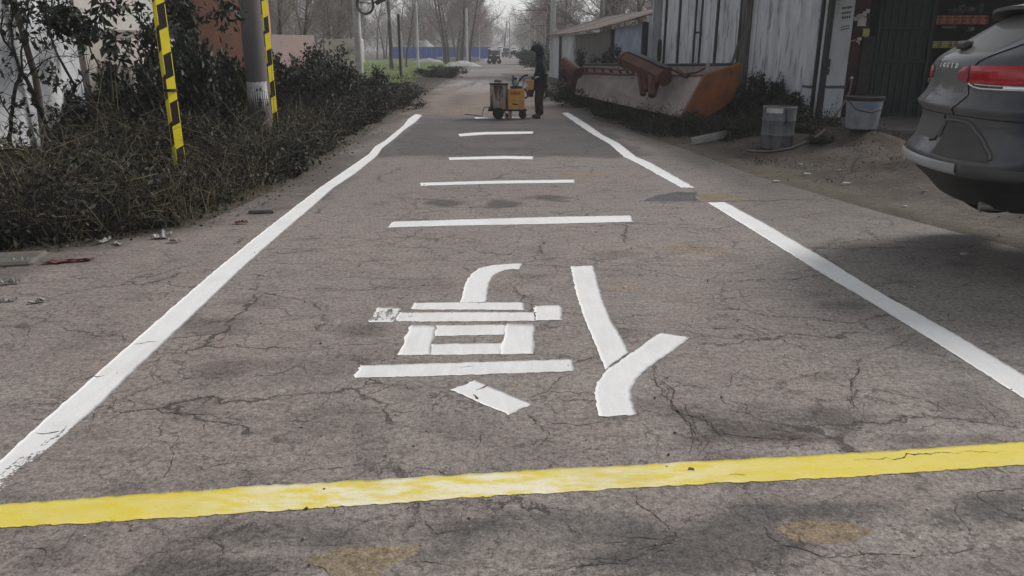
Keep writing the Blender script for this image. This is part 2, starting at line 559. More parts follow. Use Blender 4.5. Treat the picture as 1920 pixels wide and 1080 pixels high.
def gz(x, y):
    """height of the earth"""
    x = np.asarray(x, float); y = np.asarray(y, float)
    dl = road_l(y) - x; dr = x - road_r(y)
    z = -0.06 + 0 * x
    n = (fbm(x * 1.1, y * 1.1, 3) - 0.5)
    z = np.where(dl > -0.5, -0.06 + sstep(-0.5, 0.35, dl) * (0.075 + 0.05 * n) + sstep(0.2, 2.2, dl) * (0.07 + 0.16 * n) * sstep(60, 30, y), z)
    lot = sstep(0.5, 1.8, dr) * 0.22 * sstep(17.5, 13.5, y) + .16 * sstep(.5, .8, fbm(x * .9 + 3, y * .8, 23)) * sstep(.7, 1.6, dr) * sstep(8.6, 9.6, y) * sstep(14.2, 13, y) + .10 * (fbm(x * 3.1, y * 3.1, 29) - .5) * sstep(.5, 1.4, dr) * sstep(8.2, 9.2, y) * sstep(15, 14, y)
    z = np.where(dr > -0.5, -0.06 + sstep(-0.5, 0.35, dr) * (0.075 + 0.04 * n) + lot + sstep(0.2, 1.5, dr) * 0.14 * n * sstep(60, 30, y), z)
    return z

def gz1(x, y): return float(gz(np.array([x]), np.array([y]))[0])

xs = np.concatenate([-np.geomspace(650, 13, 26), np.arange(-12.5, -6, 0.35), np.arange(-6, 9, 0.12), np.arange(9, 14, 0.4), np.geomspace(14.5, 650, 26)])
ys = np.concatenate([np.array([-60, -30, -15, -8, -4, -1]), np.arange(0, 26, 0.14), np.arange(26, 60, 0.7), np.geomspace(61, 850, 40)])
XX, YY = np.meshgrid(xs, ys)
ZZ = gz(XX, YY)
C = np.zeros(XX.shape + (3,))
def blend(mask, col):
    global C
    C = C * (1 - mask[..., None]) + np.array(col) * mask[..., None]
far_n = fbm(XX * 0.2, YY * 0.2, 5)
blend(np.ones_like(XX), (0.095, 0.083, 0.066))
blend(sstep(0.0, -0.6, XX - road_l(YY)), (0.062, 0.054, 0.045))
blend(sstep(0.35, -0.5, XX - road_l(YY) + 0.3 * far_n) * sstep(7.0, 5.6, YY), (0.105, 0.093, 0.083))
grass = sstep(-4.9, -5.9, XX - 0.25 * np.sin(YY)) * sstep(29, 32, YY) * sstep(125, 112, YY)
blend(grass * (0.65 + 0.35 * sstep(0.35, 0.6, fbm(XX * .7, YY * .25, 8))), (0.15, 0.205, 0.06))
blend(sstep(0.1, 0.8, XX - road_r(YY)), (0.088, 0.075, 0.064))
lotm = sstep(0.0, 0.5, XX - road_r(YY)) * sstep(9.9, 7.6, YY + 0.8 * fbm(XX, YY, 4))
blend(lotm, (0.135, 0.119, 0.107))
blend(sstep(60, 130, YY) * (1 - grass), (0.11, 0.10, 0.085))
ny, nx = XX.shape
idx = np.arange(ny * nx).reshape(ny, nx)
Q = np.stack([idx[:-1, :-1], idx[:-1, 1:], idx[1:, 1:], idx[1:, :-1]], -1).reshape(-1, 4)
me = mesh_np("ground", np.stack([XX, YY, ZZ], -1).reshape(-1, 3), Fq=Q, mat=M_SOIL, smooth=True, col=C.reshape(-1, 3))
ground = tag(link("ground", me), kind="structure")

# the road
ys = np.concatenate([np.arange(-4, 1.6, 0.4), np.arange(1.6, 12, 0.055), np.arange(12, 30, 0.16), np.arange(30, 80, 1.0), np.geomspace(81, 600, 30)])
u = np.linspace(0, 1, 130)
UU, YY = np.meshgrid(u, ys)
XX = road_l(YY) + (road_r(YY) - road_l(YY)) * UU
C = np.zeros(XX.shape + (3,))
blend(np.ones_like(XX), (0.250, 0.220, 0.203))
n1 = fbm(XX * 1.4, YY * 0.9, 21); n2 = fbm(XX * 3.5, YY * 3.5, 31)
blend(sstep(-2.0, -2.6, XX + 0.5 * (n1 - 0.5)) * sstep(14, 9, YY) * 0.7, (0.228, 0.200, 0.185))
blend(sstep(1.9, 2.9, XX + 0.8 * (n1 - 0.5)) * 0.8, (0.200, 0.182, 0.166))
blend(sstep(0.8, 2.0, XX - 0.1 * YY + 0.6 * (n1 - .5)) * sstep(2.2, 3.0, YY) * sstep(7, 5, YY) * 0.6, (0.262, 0.240, 0.220))      # polished, dusty side
blend(sstep(7.5, 9.5, YY + 1.5 * n1) * sstep(13, 11.5, YY) * 0.6, (0.205, 0.182, 0.171))
blend(sstep(19.0, 20.5, YY + n1) * sstep(40, 34, YY), (0.225, 0.180, 0.152))
trk = np.exp(-((XX + 1.75) / 0.35) ** 2) + np.exp(-((XX + 0.2) / 0.5) ** 2) + np.exp(-((XX - 1.0) / 0.35) ** 2)
blend(np.clip(trk, 0, 1) * sstep(20, 24, YY) * sstep(60, 40, YY) * (0.25 + 0.75 * n1), (0.12, 0.108, 0.102))
far_s = fbm(XX * 1.6, YY * .16, 41)
blend(sstep(27, 33, YY) * sstep(46, 40, YY) * sstep(.42, .6, far_s), (0.30, 0.285, 0.27))
blend(sstep(39, 43, YY + 3 * far_s) * sstep(58, 50, YY) * sstep(.38, .55, fbm(XX * .5, YY * .12, 12)) * 0.9, (0.095, 0.09, 0.088))
blend(sstep(52, 62, YY) * (.5 + .5 * far_s), (0.24, 0.23, 0.22))
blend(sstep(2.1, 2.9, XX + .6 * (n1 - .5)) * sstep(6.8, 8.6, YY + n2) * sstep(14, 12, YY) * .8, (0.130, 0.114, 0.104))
edge_n = 0.9 * (n1 - .5) + .35 * (n2 - .5)
blend(sstep(0.75, 0.0, road_r(YY) - XX + edge_n) * .95 * sstep(7.5, 10, YY), (0.105, 0.092, 0.082))
blend(sstep(0.7, 0.0, XX - road_l(YY) + edge_n) * .9, (0.100, 0.086, 0.076))
# the newer, darker length of surfacing beside the painting machine
new_l = np.interp(YY, [11.7, 20], [-2.35, -2.3]); new_r = np.interp(YY, [11.7, 14, 20], [2.35, 2.0, 1.6])
rag = .55 * (n1 - .5) + .35 * (n2 - .5)
newm = sstep(11.55, 11.95, YY + rag * .9) * sstep(20.4, 17.8, YY + 3 * rag) * sstep(-.15, .2, XX - new_l + rag) * sstep(-.15, .25, new_r - XX + rag)
blend(newm * .95, (0.098, 0.091, 0.089))
blend(newm * sstep(.45, .7, fbm(XX * 1.5, YY * .6, 14)) * .6, (0.135, 0.122, 0.116))
blend(newm * sstep(.55, .75, fbm(XX * .6, YY * 2.2, 15)) * .7, (0.070, 0.066, 0.066))
def stain(px, py, rx, ry, col, k=1.0, rag=0.5):
    cx, cy = G(px, py)
    d = np.sqrt(((XX - cx) / rx) ** 2 + ((YY - cy) / ry) ** 2) + rag * (n2 - 0.5) * 2 + rag * (n1 - .5)
    blend(sstep(1.0, 0.55, d) * k, col)
# oil and damp stains along the near joint, tan stains of clay
for a in ((560, 1015, .35, .10), (860, 1010, .35, .12), (1010, 990, .3, .10), (1130, 985, .35, .10), (1330, 1010, .35, .12), (1500, 955, .3, .07), (1660, 965, .35, .10), (1800, 970, .3, .1), (430, 1070, .4, .1), (1900, 950, .3, .1), (1180, 1050, .3, .06)):
    stain(*a, (0.085, 0.080, 0.076), 0.72, 0.8)
for a in ((1440, 815, .32, .10), (1520, 822, .22, .05), (1310, 800, .13, .20), (1560, 790, .08, .2), (1750, 826, .35, .05)):
    stain(*a, (0.085, 0.072, 0.064), 0.75, 0.9)
for a in ((1305, 468, .22, .25), (1175, 542, .2, .1), (1100, 326, .35, .35), (1340, 372, .3, .15)):
    stain(*a, (0.27, 0.20, 0.12), 0.5, 0.6)
for a in ((850, 380, .3, .22), (930, 383, .25, .2), (1030, 372, .3, .2)):
    stain(*a, (0.06, 0.055, 0.05), 0.75, 0.9)
for i in range(150):
    px, py = R.uniform(0, 1900), R.uniform(440, 1075)
    stain(px, py, R.uniform(.06, .3), R.uniform(.04, .2), (0.12, 0.105, 0.098) if R.random() < .6 else (0.29, 0.262, 0.24), R.uniform(.25, .6), 0.9)
ny, nx = XX.shape
idx = np.arange(ny * nx).reshape(ny, nx)
Q = np.stack([idx[:-1, :-1], idx[:-1, 1:], idx[1:, 1:], idx[1:, :-1]], -1).reshape(-1, 4)
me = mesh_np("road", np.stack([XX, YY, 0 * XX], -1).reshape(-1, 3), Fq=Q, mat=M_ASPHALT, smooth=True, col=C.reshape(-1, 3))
road = tag(link("road", me), kind="structure")

def resample(pts, n):
    p = np.array(pts, float)
    d = np.r_[0, np.cumsum(np.linalg.norm(np.diff(p, axis=0), axis=1))]
    t = np.linspace(0, d[-1], n)
    return np.stack([np.interp(t, d, p[:, k]) for k in range(p.shape[1])], 1)

def sheet_outline(name, px, z, m, col, rag=0.015, parent=None, seed=0):
    """a ragged flat patch of laid material"""
    p = np.array([G(*q) for q in px])
    p = np.vstack([p, p[:1]])
    p = resample(p, 90)[:-1]
    c = p.mean(0)
    d = p - c
    L = np.linalg.norm(d, axis=1, keepdims=True)
    w = (fbm(p[:, 0] * 9 + seed, p[:, 1] * 9, 3) - 0.5)[:, None] * 2
    V = [(c[0], c[1], z + 0.0003)]
    rings = 6
    Fs = []
    for r in range(1, rings + 1):
        q = c + d * (r / rings) + d / L * w * rag * (r / rings) * 3
        V += [(a, b, z + 0.0003 * (1 - r / rings)) for a, b in q]
    n = len(p)
    T = [(0, 1 + i, 1 + (i + 1) % n) for i in range(n)]
    for r in range(rings - 1):
        for i in range(n):
            j = (i + 1) % n
            Fs.append((1 + r * n + i, 1 + (r + 1) * n + i, 1 + (r + 1) * n + j, 1 + r * n + j))
    V = np.array(V)
    cc = np.array(col)[None] * (0.75 + 0.5 * fbm(V[:, 0] * 5, V[:, 1] * 9, seed + 2))[:, None]
    return link(name, mesh_np(name, V, Fq=Fs, Ft=T, mat=m, col=cc), parent)

TAN = (0.185, 0.140, 0.085)
sheet_outline("repair_patch", [(1432, 992), (1470, 978), (1540, 975), (1600, 983), (1626, 997), (1590, 1012), (1520, 1026), (1470, 1012)], 0.0006, M_ASPHALT, (0.25, 0.195, 0.13), 0.03, road, 1)
sheet_outline("repair_patch", [(588, 1048), (640, 1032), (720, 1022), (775, 1024), (772, 1042), (720, 1060), (690, 1085), (620, 1078)], 0.0006, M_ASPHALT, (0.235, 0.19, 0.13), 0.035, road, 5)
sheet_outline("repair_patch", [(1208, 377), (1225, 366), (1262, 361), (1305, 360), (1312, 377)], 0.0006, M_ASPHALT, (0.098, 0.094, 0.098), 0.02, road, 8)
sheet_outline("repair_patch", [(1309, 376), (1306, 364), (1350, 363), (1392, 367), (1400, 375)], 0.0006, M_ASPHALT, (0.21, 0.165, 0.105), 0.03, road, 9)

# ------------------------------------------------------------------ cracks: narrow ribbons of dirt along the breaks in the surface
CV, CF = [], []
def crack(px, w=0.009, branch=0.35, seed=0, z=0.0017, tail=True, ground_pts=None):
    g = np.random.default_rng(seed + 100)
    p = np.array(ground_pts if ground_pts is not None else [G(*q) for q in px])
    L = np.linalg.norm(np.diff(p, axis=0), axis=1).sum()
    n = max(4, int(L / 0.011))
    q = resample(p, n)
    s = np.linspace(0, L, n)
    t = np.gradient(q, axis=0); t /= np.maximum(np.linalg.norm(t, axis=1, keepdims=True), 1e-9)
    nn = np.stack([-t[:, 1], t[:, 0]], 1)
    def kink(step, amp):
        k = max(3, int(L / step) + 2)
        return np.interp(s, np.sort(np.r_[0, L, g.uniform(0, L, k - 2)]), g.normal(size=k) * amp)
    off = kink(.16, .014) + kink(.055, .0085) + kink(.022, .0045) + g.normal(size=n) * .0012
    if z < .002: w = w * float(np.clip(.42 + .085 * q[:, 1].mean(), .5, 1.1))
    fade = np.minimum(1, np.minimum(s, L - s) / (0.05 + 0.02))
    q = q + nn * (off * fade)[:, None]
    ww = w * np.clip(0.05 + 1.6 * vnoise(s * 9, 0 * s + 3.3 * seed, seed + 9) ** 1.5 + .5 * (vnoise(s * 40, 0 * s + seed, seed + 2) - .5), .06, 2) * (0.35 + 1.1 * g.random(n) ** 1.5)
    if tail:
        ww = ww * np.clip(np.minimum(s, L - s) / (0.25 * L + 1e-6), 0.12, 1) ** 0.6
    o = sum(len(v) for v in CV)
    V = np.zeros((n, 2, 3)); V[:, 0, :2] = q + nn * (ww / 2)[:, None]; V[:, 1, :2] = q - nn * (ww / 2)[:, None]; V[:, :, 2] = z
    CV.append(V.reshape(-1, 3))
    i = np.arange(n - 1)
    CF.append(np.stack([2 * i, 2 * i + 1, 2 * i + 3, 2 * i + 2], 1) + o)
    if branch and L > 0.25:
        for k in range(int(L * 2.2 * branch * 3)):
            j = g.integers(2, n - 2)
            a = math.atan2(t[j, 1], t[j, 0]) + g.choice([-1, 1]) * g.uniform(.5, 1.3)
            l = g.uniform(.05, .28)
            e = q[j] + np.array([math.cos(a), math.sin(a)]) * l
            m_ = (q[j] + e) / 2 + g.normal(size=2) * 0.02
            crack(None, w * 0.55, 0, seed * 31 + k + 7, z, True, [q[j], m_, e])

def zoom(x0, y0, s, pts): return [(x0 + x * s, y0 + y * s) for x, y in pts]
A = lambda *p: zoom(0, 440, .426, p)
B = lambda *p: zoom(1180, 560, .3854, p)
Cc = lambda *p: zoom(640, 470, .354, p)
D = lambda *p: zoom(0, 760, .5, p)
E_ = lambda *p: zoom(960, 760, .5, p)
CR = [
 (A((300, 890), (385, 855), (470, 840), (560, 790), (650, 790), (750, 800), (860, 795), (1000, 810), (1130, 820), (1240, 835), (1340, 820), (1500, 780), (1560, 770)), .013),
 (A((870, 770), (920, 725), (1050, 655), (1150, 625), (1300, 620), (1500, 625)), .009),
 (A((490, 730), (560, 725), (620, 690), (720, 650), (850, 625), (920, 620), (1090, 632)), .008),
 (A((840, 510), (850, 560), (860, 620)), .007), (A((690, 905), (740, 915), (770, 990), (765, 1060)), .010),
 (A((690, 905), (620, 930), (530, 985)), .008), (A((690, 905), (720, 860), (730, 800)), .008), (A((480, 690), (490, 730), (440, 780), (390, 850)), .007), (A((490, 730), (560, 735), (590, 765)), .009),
 (A((430, 340), (470, 370), (490, 395), (520, 395)), .008), (A((120, 380), (130, 440), (110, 490)), .007), (A((130, 445), (280, 430), (520, 395), (680, 365)), .008), (A((40, 640), (200, 570), (330, 510)), .007),
 (A((700, 470), (900, 450), (1130, 440)), .009), (A((880, 340), (990, 340), (1110, 325), (1400, 330)), .009),
 (A((1370, 450), (1355, 540), (1340, 610)), .007), (A((1380, 780), (1430, 720), (1500, 650)), .009), (A((1180, 770), (1370, 790)), .007),
 (A((1060, 160), (1180, 185), (1320, 180), (1500, 185)), .010), (A((1090, 125), (1300, 130), (1480, 110), (1700, 120)), .009), (A((1150, 62), (1280, 65), (1400, 45), (1600, 50)), .009), (A((560, 200), (640, 205), (740, 185)), .010),
 (A((1000, 130), (940, 128), (860, 122)), .009), (A((1360, 235), (1520, 240), (1700, 230)), .008), (A((960, 260), (1200, 262), (1360, 235), (1400, 190)), .007),
 (B((380, 160), (460, 130), (520, 95), (540, 110), (650, 160), (710, 180), (830, 230), (950, 280), (1050, 325)), .009), (B((1050, 325), (1110, 310), (1180, 275), (1340, 225), (1400, 190)), .010),
 (B((1110, 310), (1120, 350), (1085, 400), (1095, 450), (1080, 480), (1110, 520), (1130, 590), (1110, 610)), .022),
 (B((40, 460), (120, 450), (250, 425), (350, 430), (450, 440), (560, 415), (700, 410), (840, 408), (1080, 415)), .008),
 (B((450, 440), (470, 500), (600, 570), (720, 605), (800, 612), (980, 612), (1040, 600), (1110, 605), (1180, 612), (1290, 625)), .012),
 (B((90, 360), (180, 440), (240, 530), (300, 600), (330, 680), (320, 770)), .034), (B((250, 560), (340, 580), (400, 600), (430, 650)), .028), (B((380, 640), (480, 665), (640, 670), (760, 665), (880, 690)), .030),
 (B((1040, 560), (1020, 605)), .012), (B((550, 340), (500, 390), (470, 440)), .008), (B((420, 555), (490, 560), (540, 600), (570, 635)), .009), (B((640, 600), (680, 650), (780, 650)), .008),
 (B((0, 15), (300, 5), (520, -5), (820, -15)), .010), (B((-120, 220), (0, 215), (70, 205)), .008),
 (Cc((940, 820), (990, 785), (1090, 745), (1140, 700), (1220, 650)), .011), (Cc((1090, 745), (1200, 750), (1340, 750)), .009), (Cc((1230, 605), (1290, 580), (1360, 550)), .011), (Cc((1540, 750), (1640, 735), (1700, 760)), .008),
 (Cc((0, 865), (130, 855), (340, 860), (500, 850), (540, 790), (600, 705)), .010), (Cc((0, 825), (130, 770), (300, 700)), .008),
 (Cc((-200, 215), (0, 210), (130, 210), (270, 200), (330, 180)), .010), (Cc((-60, 500), (0, 495), (150, 490), (300, 480)), .009), (Cc((150, 490), (155, 560)), .008), (Cc((880, 185), (1060, 155), (1210, 115)), .010), (Cc((1210, 115), (1400, 90), (1600, 60)), .008),
 (Cc((-300, 60), (0, 68), (600, 72), (1010, 75), (1500, 78), (1920, 78), (2300, 76)), .008), (Cc((1470, 400), (1480, 370), (1560, 345)), .010), (Cc((1180, 375), (1290, 378)), .009), (Cc((1530, 490), (1640, 470)), .009),
 (D((600, 130), (640, 170), (655, 230), (630, 275), (550, 295), (470, 305), (410, 290)), .010), (D((1080, 235), (1280, 235), (1480, 210), (1540, 165), (1620, 110), (1640, 30)), .011), (D((1480, 210), (1640, 230), (1690, 265)), .010), (D((1780, 170), (1800, 130), (1830, 60)), .009),
 (D((360, 515), (470, 515), (560, 545), (640, 515), (800, 510), (880, 550), (1000, 560)), .010), (D((0, 555), (60, 548)), .008), (D((150, 600), (250, 520), (290, 470)), .008), (D((80, 535), (140, 560), (160, 610)), .009),
 (D((1520, 380), (1560, 420), (1600, 450), (1640, 490), (1730, 470), (1750, 360)), .016), (D((1170, 600), (1240, 640)), .01), (D((1000, 560), (1180, 530), (1350, 520)), .012), (D((560, 550), (500, 640)), .008), (D((900, 560), (940, 640)), .010), (D((1480, 620), (1600, 590), (1800, 590), (1920, 640)), .010), (D((1130, 460), (1300, 470), (1400, 440), (1530, 425)), .008),
 (E_((450, 320), (490, 380), (560, 440), (610, 490), (650, 410), (790, 375), (800, 330), (770, 300)), .011),
 (E_((790, 375), (850, 410), (930, 460), (1000, 520), (1200, 570), (1330, 555), (1540, 545), (1720, 525), (1850, 545), (1920, 540), (2000, 545)), .013),
 (E_((1640, 290), (1720, 330), (1650, 360), (1640, 380), (1690, 470), (1720, 525)), .010), (E_((1990, 285), (1920, 295), (1760, 330), (1760, 345), (1900, 430), (1990, 440)), .012),
 (E_((350, 520), (480, 490), (620, 485)), .012), (E_((610, 490), (620, 515), (400, 580), (60, 620)), .024), (E_((1540, 545), (1480, 620)), .010), (E_((1010, 560), (1040, 640)), .009), (E_((740, 560), (800, 620)), .007), (E_((840, 25), (870, 70), (880, 100)), .012),
 ([(-40, 700), (60, 668), (160, 640)], .008), ([(250, 690), (330, 660), (345, 640)], .007), ([(120, 590), (190, 560), (270, 545), (300, 520)], .006),
 ([(640, 432), (730, 430), (820, 440), (960, 436)], .010), ([(560, 450), (660, 446), (760, 460)], .009), ([(1000, 440), (1090, 432), (1190, 440)], .008), ([(640, 395), (700, 388), (800, 392)], .010), ([(830, 388), (930, 389), (1000, 386)], .022), ([(560, 372), (680, 362), (760, 366)], .010), ([(1080, 360), (1150, 352), (1230, 358)], .010), ([(700, 330), (780, 322), (900, 326)], .012), ([(600, 297), (720, 295), (840, 298)], .018), ([(1000, 297), (1100, 296), (1180, 297)], .014),
 ([(1215, 379), (1320, 378), (1430, 377), (1560, 371)], .02), ([(540, 520), (600, 500), (640, 470)], .008), ([(600, 560), (590, 600), (600, 640)], .007), ([(1300, 560), (1420, 566), (1540, 560)], .007), ([(1360, 500), (1390, 560), (1380, 600)], .006),
]
for i, (p, w) in enumerate(CR):
    if w > .019:      # broken-up bands: several thin cracks winding round each other
        gp = np.array([G(*q_) for q_ in p])
        gr = np.random.default_rng(i)
        for k in range(4):
            crack(None, w * .26, .3, i * 17 + k, 0.0017, True, gp + gr.normal(size=gp.shape) * w * .7)
    else:
        crack(p, w * 0.62, 0.30, i)
gr = np.random.default_rng(3)
for k in range(60):          # short stray cracks
    x = gr.uniform(-2.6, 2.6); y = 1.9 + 9 * gr.random() ** 1.3
    a = gr.normal() * .5 + (0 if gr.random() < .7 else 1.5); l = gr.uniform(.12, .6)
    crack(None, .006 + .003 * (y > 5), .3, 900 + k, 0.0017, True, [(x, y), (x + l * .5 * math.cos(a), y + l * .5 * math.sin(a)), (x + l * math.cos(a + .4), y + l * math.sin(a + .4))])
o = link("crack", mesh_np("crack", np.concatenate(CV), Fq=np.concatenate(CF), mat=M_CRACK), road)
o["kind"] = "stuff"

# ------------------------------------------------------------------ painted markings
def stroke(name, A, Bq, m, parent=None, wear=0.0, rub=0.6, z=0.009, wear_fn=None, jit=0.005, ground_=False, edgew=.22):
    z = z - .0065
    a = np.array(A if ground_ else [G(*q) for q in A]); b = np.array(Bq if ground_ else [G(*q) for q in Bq])
    L = max(np.linalg.norm(np.diff(a, axis=0), axis=1).sum(), np.linalg.norm(np.diff(b, axis=0), axis=1).sum())
    n = int(min(max(L / 0.018, 8), 420))
    a = resample(a, n); b = resample(b, n)
    w = b - a; wl = np.maximum(np.linalg.norm(w, axis=1, keepdims=True), 1e-6)
    sd = hash(name + str(A[0])) % 97 if False else int(abs(a[0, 0] * 100 + a[0, 1] * 37)) % 97
    s = np.linspace(0, L, n)
    ja = ((vnoise(s * 40, 0 * s + sd, sd) - .5) * 2 * jit + (vnoise(s * 6, 0 * s + sd, sd + 3) - .5) * 0.9 * jit)[:, None]
    jb = ((vnoise(s * 40, 0 * s + sd + 9, sd) - .5) * 2 * jit + (vnoise(s * 6, 0 * s + sd + 4, sd + 1) - .5) * 0.9 * jit)[:, None]
    a = a + w / wl * ja; b = b + w / wl * jb
    m_ = 10
    tt = np.linspace(0, 1, m_)
    P = a[:, None] * (1 - tt)[None, :, None] + b[:, None] * tt[None, :, None]
    # ragged ends
    for e, sgn in ((0, 1), (-1, -1)):
        d = P[e + sgn] - P[e]
        P[e] += d * ((vnoise(tt * 9 + sd, tt * 0, sd) - .5) * 0.9)[:, None]
    S = np.repeat((s / L)[:, None], m_, 1); T = np.repeat(tt[None], n, 0)
    edge = np.minimum(T, 1 - T)
    wr = wear + edgew * sstep(0.06 if edgew > 0 else .14, 0.0, edge) + 0 * S
    if wear_fn is not None: wr = wr + wear_fn(S, T, P)
    C = np.stack([np.clip(wr, 0, 1), np.full_like(S, rub), 0 * S], -1)
    top = np.concatenate([P, np.full(P.shape[:2] + (1,), z)], -1)
    V = [top.reshape(-1, 3)]
    idx = np.arange(n * m_).reshape(n, m_)
    Q = np.stack([idx[:-1, :-1], idx[:-1, 1:], idx[1:, 1:], idx[1:, :-1]], -1).reshape(-1, 4)
    # skirt down to the road
    '''no skirt: the paint is a skin on the road'''
    rim = np.concatenate([idx[0, :], idx[1:, -1], idx[-1, -2::-1], idx[-2:0:-1, 0]])
    sk = V[0][rim].copy(); sk[:, 2] = z - .001
    k = n * m_ + np.arange(len(rim))
    Q2 = np.stack([rim, np.roll(rim, -1), np.roll(k, -1), k], 1)
    V.append(sk)
    c = np.concatenate([C.reshape(-1, 3), C.reshape(-1, 3)[rim]])
    me = mesh_np(name, np.concatenate(V), Fq=np.concatenate([Q, Q2]), mat=m, col=c)
    # faces upwards
    if me.polygons[0].normal.z < 0:
        me.flip_normals()
    return link(name, me, parent)

def worn_left(S, T, P):
    d = P[..., 1]
    k = sstep(3.25, 2.55, d)
    return k * (0.12 + 0.44 * T) * sstep(0.15, 0.7, T + 0.25 * k)
o = stroke("edge_line", [(780, 214), (767, 222), (756, 236), (739, 250), (722, 264), (703, 275), (692, 289), (640, 325), (600, 352), (560, 383), (480, 445), (400, 510), (320, 580), (240, 650), (120, 755), (0, 865), (-120, 975)],
           [(792, 216), (781, 228), (758, 244), (739, 261), (717, 278), (708, 292), (668, 325), (625, 353), (592, 383), (520, 445), (447, 510), (375, 580), (300, 650), (175, 770), (0, 932), (-110, 1040)], M_WHITE, wear_fn=worn_left, rub=0.5, jit=.007)
tag(o, "long white edge line on the bush side, worn through at its near end", "road marking", "white edge lines")
o = stroke("edge_line", [(1053, 212), (1083, 233), (1113, 253), (1143, 270), (1170, 294), (1193, 305), (1220, 320), (1278, 352)], [(1065, 211), (1097, 230), (1130, 253), (1163, 270), (1193, 294), (1220, 305), (1247, 320), (1303, 352)], M_WHITE, rub=0.4, jit=.01)
tag(o, "kinked short white edge line beside the rusty steel trough, ending at the patched joint", "road marking", "white edge lines")
o = stroke("edge_line", [(1327, 380), (1440, 450), (1547, 517), (1620, 560), (1760, 646), (1920, 748), (2100, 862)], [(1360, 379), (1440, 422), (1533, 477), (1613, 527), (1670, 560), (1800, 632), (1920, 703), (2100, 805)], M_WHITE, rub=0.35, jit=.005)
tag(o, "straight clean white edge line between the character and the car", "road marking", "white edge lines")
def yrub(S, T, P): return 0.06 * (vnoise(S * 14, T * 2, 5) - .3)
o = stroke("stop_line", [(-260, 966), (0, 947), (480, 912), (960, 885), (1280, 867), (1600, 850), (1920, 829), (2200, 812)], [(-260, 1003), (0, 990), (240, 977), (480, 961), (720, 945), (960, 929), (1280, 910), (1600, 895), (1920, 872), (2200, 858)], M_YELLOW, rub=1.0, wear_fn=yrub, jit=.006)
# cream rubbed middle: more rub there
ca = o.data.color_attributes["tint"]
arr = np.zeros(len(o.data.vertices) * 4, np.float32); ca.data.foreach_get("color", arr); arr = arr.reshape(-1, 4)
co = np.zeros(len(o.data.vertices) * 3, np.float32); o.data.vertices.foreach_get("co", co); co = co.reshape(-1, 3)
arr[:, 1] = 0.15 + 1.45 * np.exp(-((co[:, 0] + 0.15) / 0.75) ** 2) * (0.5 + vnoise(co[:, 0] * 3, co[:, 1] * 3, 8))
ca.data.foreach_set("color", arr.ravel())
tag(o, "yellow line painted right across the road in the foreground, rubbed pale in the middle", "road marking")

bars = [
 ([(737, 416), (860, 412), (1033, 407), (1183, 404)], [(727, 427), (860, 423), (1033, 420), (1187, 416)], "widest white crossbar, just beyond the painted character"),
 ([(788, 343), (933, 339), (1077, 337)], [(789, 348.5), (933, 344.5), (1078, 342.5)], "white crossbar on brown asphalt beyond two dark pock marks"),
 ([(842, 295.5), (947, 292.5), (1000, 293.5)], [(843, 300), (947, 298), (1000, 299)], "short white crossbar on the edge of the dark new asphalt"),
 ([(860, 251.5), (885, 249), (913, 247.5), (1000, 246.5)], [(862, 256), (913, 252.3), (960, 251.6), (1000, 250.5)], "short white crossbar in the middle of the dark asphalt, bent at one end"),
 ([(890, 220.2), (977, 219.2)], [(891, 223), (977, 222.8)], "white crossbar being laid under the wheels of the yellow machine"),
]
for a, b, lab in bars:
    o = stroke("crossbar", a, b, M_WHITE, rub=0.35, jit=.006)
    tag(o, lab, "road marking", "white crossbars along the middle of the road")

glyph = thing("painted_character", "large unfinished white painted road character, upside down to the viewer", "road marking", (*G(960, 650), 0.0))
gl = glyph.location.copy()
def gs(A, Bq, **k):
    k.setdefault('z', .009)
    o = stroke("stroke", Cc(*A), Cc(*Bq), M_WHITE, None, **k)
    o.parent = glyph
    o.matrix_parent_inverse = Matrix.Translation(-gl)
    return o
fadeL = lambda x0, x1, k: (lambda S, T, P: k * sstep(x1, x0, P[..., 0]))
gs([(630, 274), (640, 230), (660, 165), (690, 125), (730, 95), (800, 78), (880, 72), (960, 68)], [(772, 274), (778, 220), (785, 170), (800, 140), (830, 118), (870, 102), (910, 98), (945, 100)])
gs([(390, 277), (680, 275), (965, 275)], [(370, 313), (680, 313), (970, 316)], rub=.8, wear=.03)
gs([(310, 328), (700, 327), (1030, 327)], [(270, 379), (700, 375), (1034, 373)], rub=.8, wear_fn=fadeL(-0.62, -0.45, 0.2))
gs([(190, 303), (322, 305)], [(143, 380), (282, 379)], wear=0.33, rub=.8, edgew=-.34)
gs([(1021, 292), (1168, 291)], [(1025, 371), (1170, 368)])
gs([(365, 395), (508, 396)], [(303, 556), (468, 553)], rub=.9)
gs([(500, 396), (876, 392)], [(486, 454), (872, 445)], z=.0086)
gs([(474, 496), (864, 490)], [(456, 553), (852, 550)], rub=.9, z=.0086)
gs([(872, 389), (1027, 391)], [(841, 550), (1020, 547)])
o = gs([(100, 610), (600, 596), (1225, 576)], [(65, 675), (600, 662), (1235, 640)], rub=.9, wear=.02)
gs([(705, 687), (1015, 818)], [(585, 740), (880, 870)], wear=.02)
gs([(1215, 85), (1240, 220), (1290, 370), (1345, 500), (1398, 630)], [(1335, 80), (1380, 250), (1430, 370), (1490, 470), (1523, 538)])
gs([(1690, 437), (1600, 500), (1525, 552), (1402, 636), (1355, 700), (1340, 760), (1350, 820), (1365, 880)], [(1850, 460), (1740, 540), (1640, 610), (1570, 675), (1535, 740), (1535, 790), (1550, 830), (1565, 870)])
CV, CF = [], []
crack(zoom(0, 440, .426, [(590, 485), (640, 480), (700, 470)]), .016, 0, 301, 0.0034)
crack(zoom(640, 470, .354, [(708, 744), (745, 728), (778, 712)]), .012, 0, 303, 0.0034)
crack(zoom(640, 470, .354, [(585, 619), (640, 621), (700, 615)]), .010, 0, 304, 0.0034)
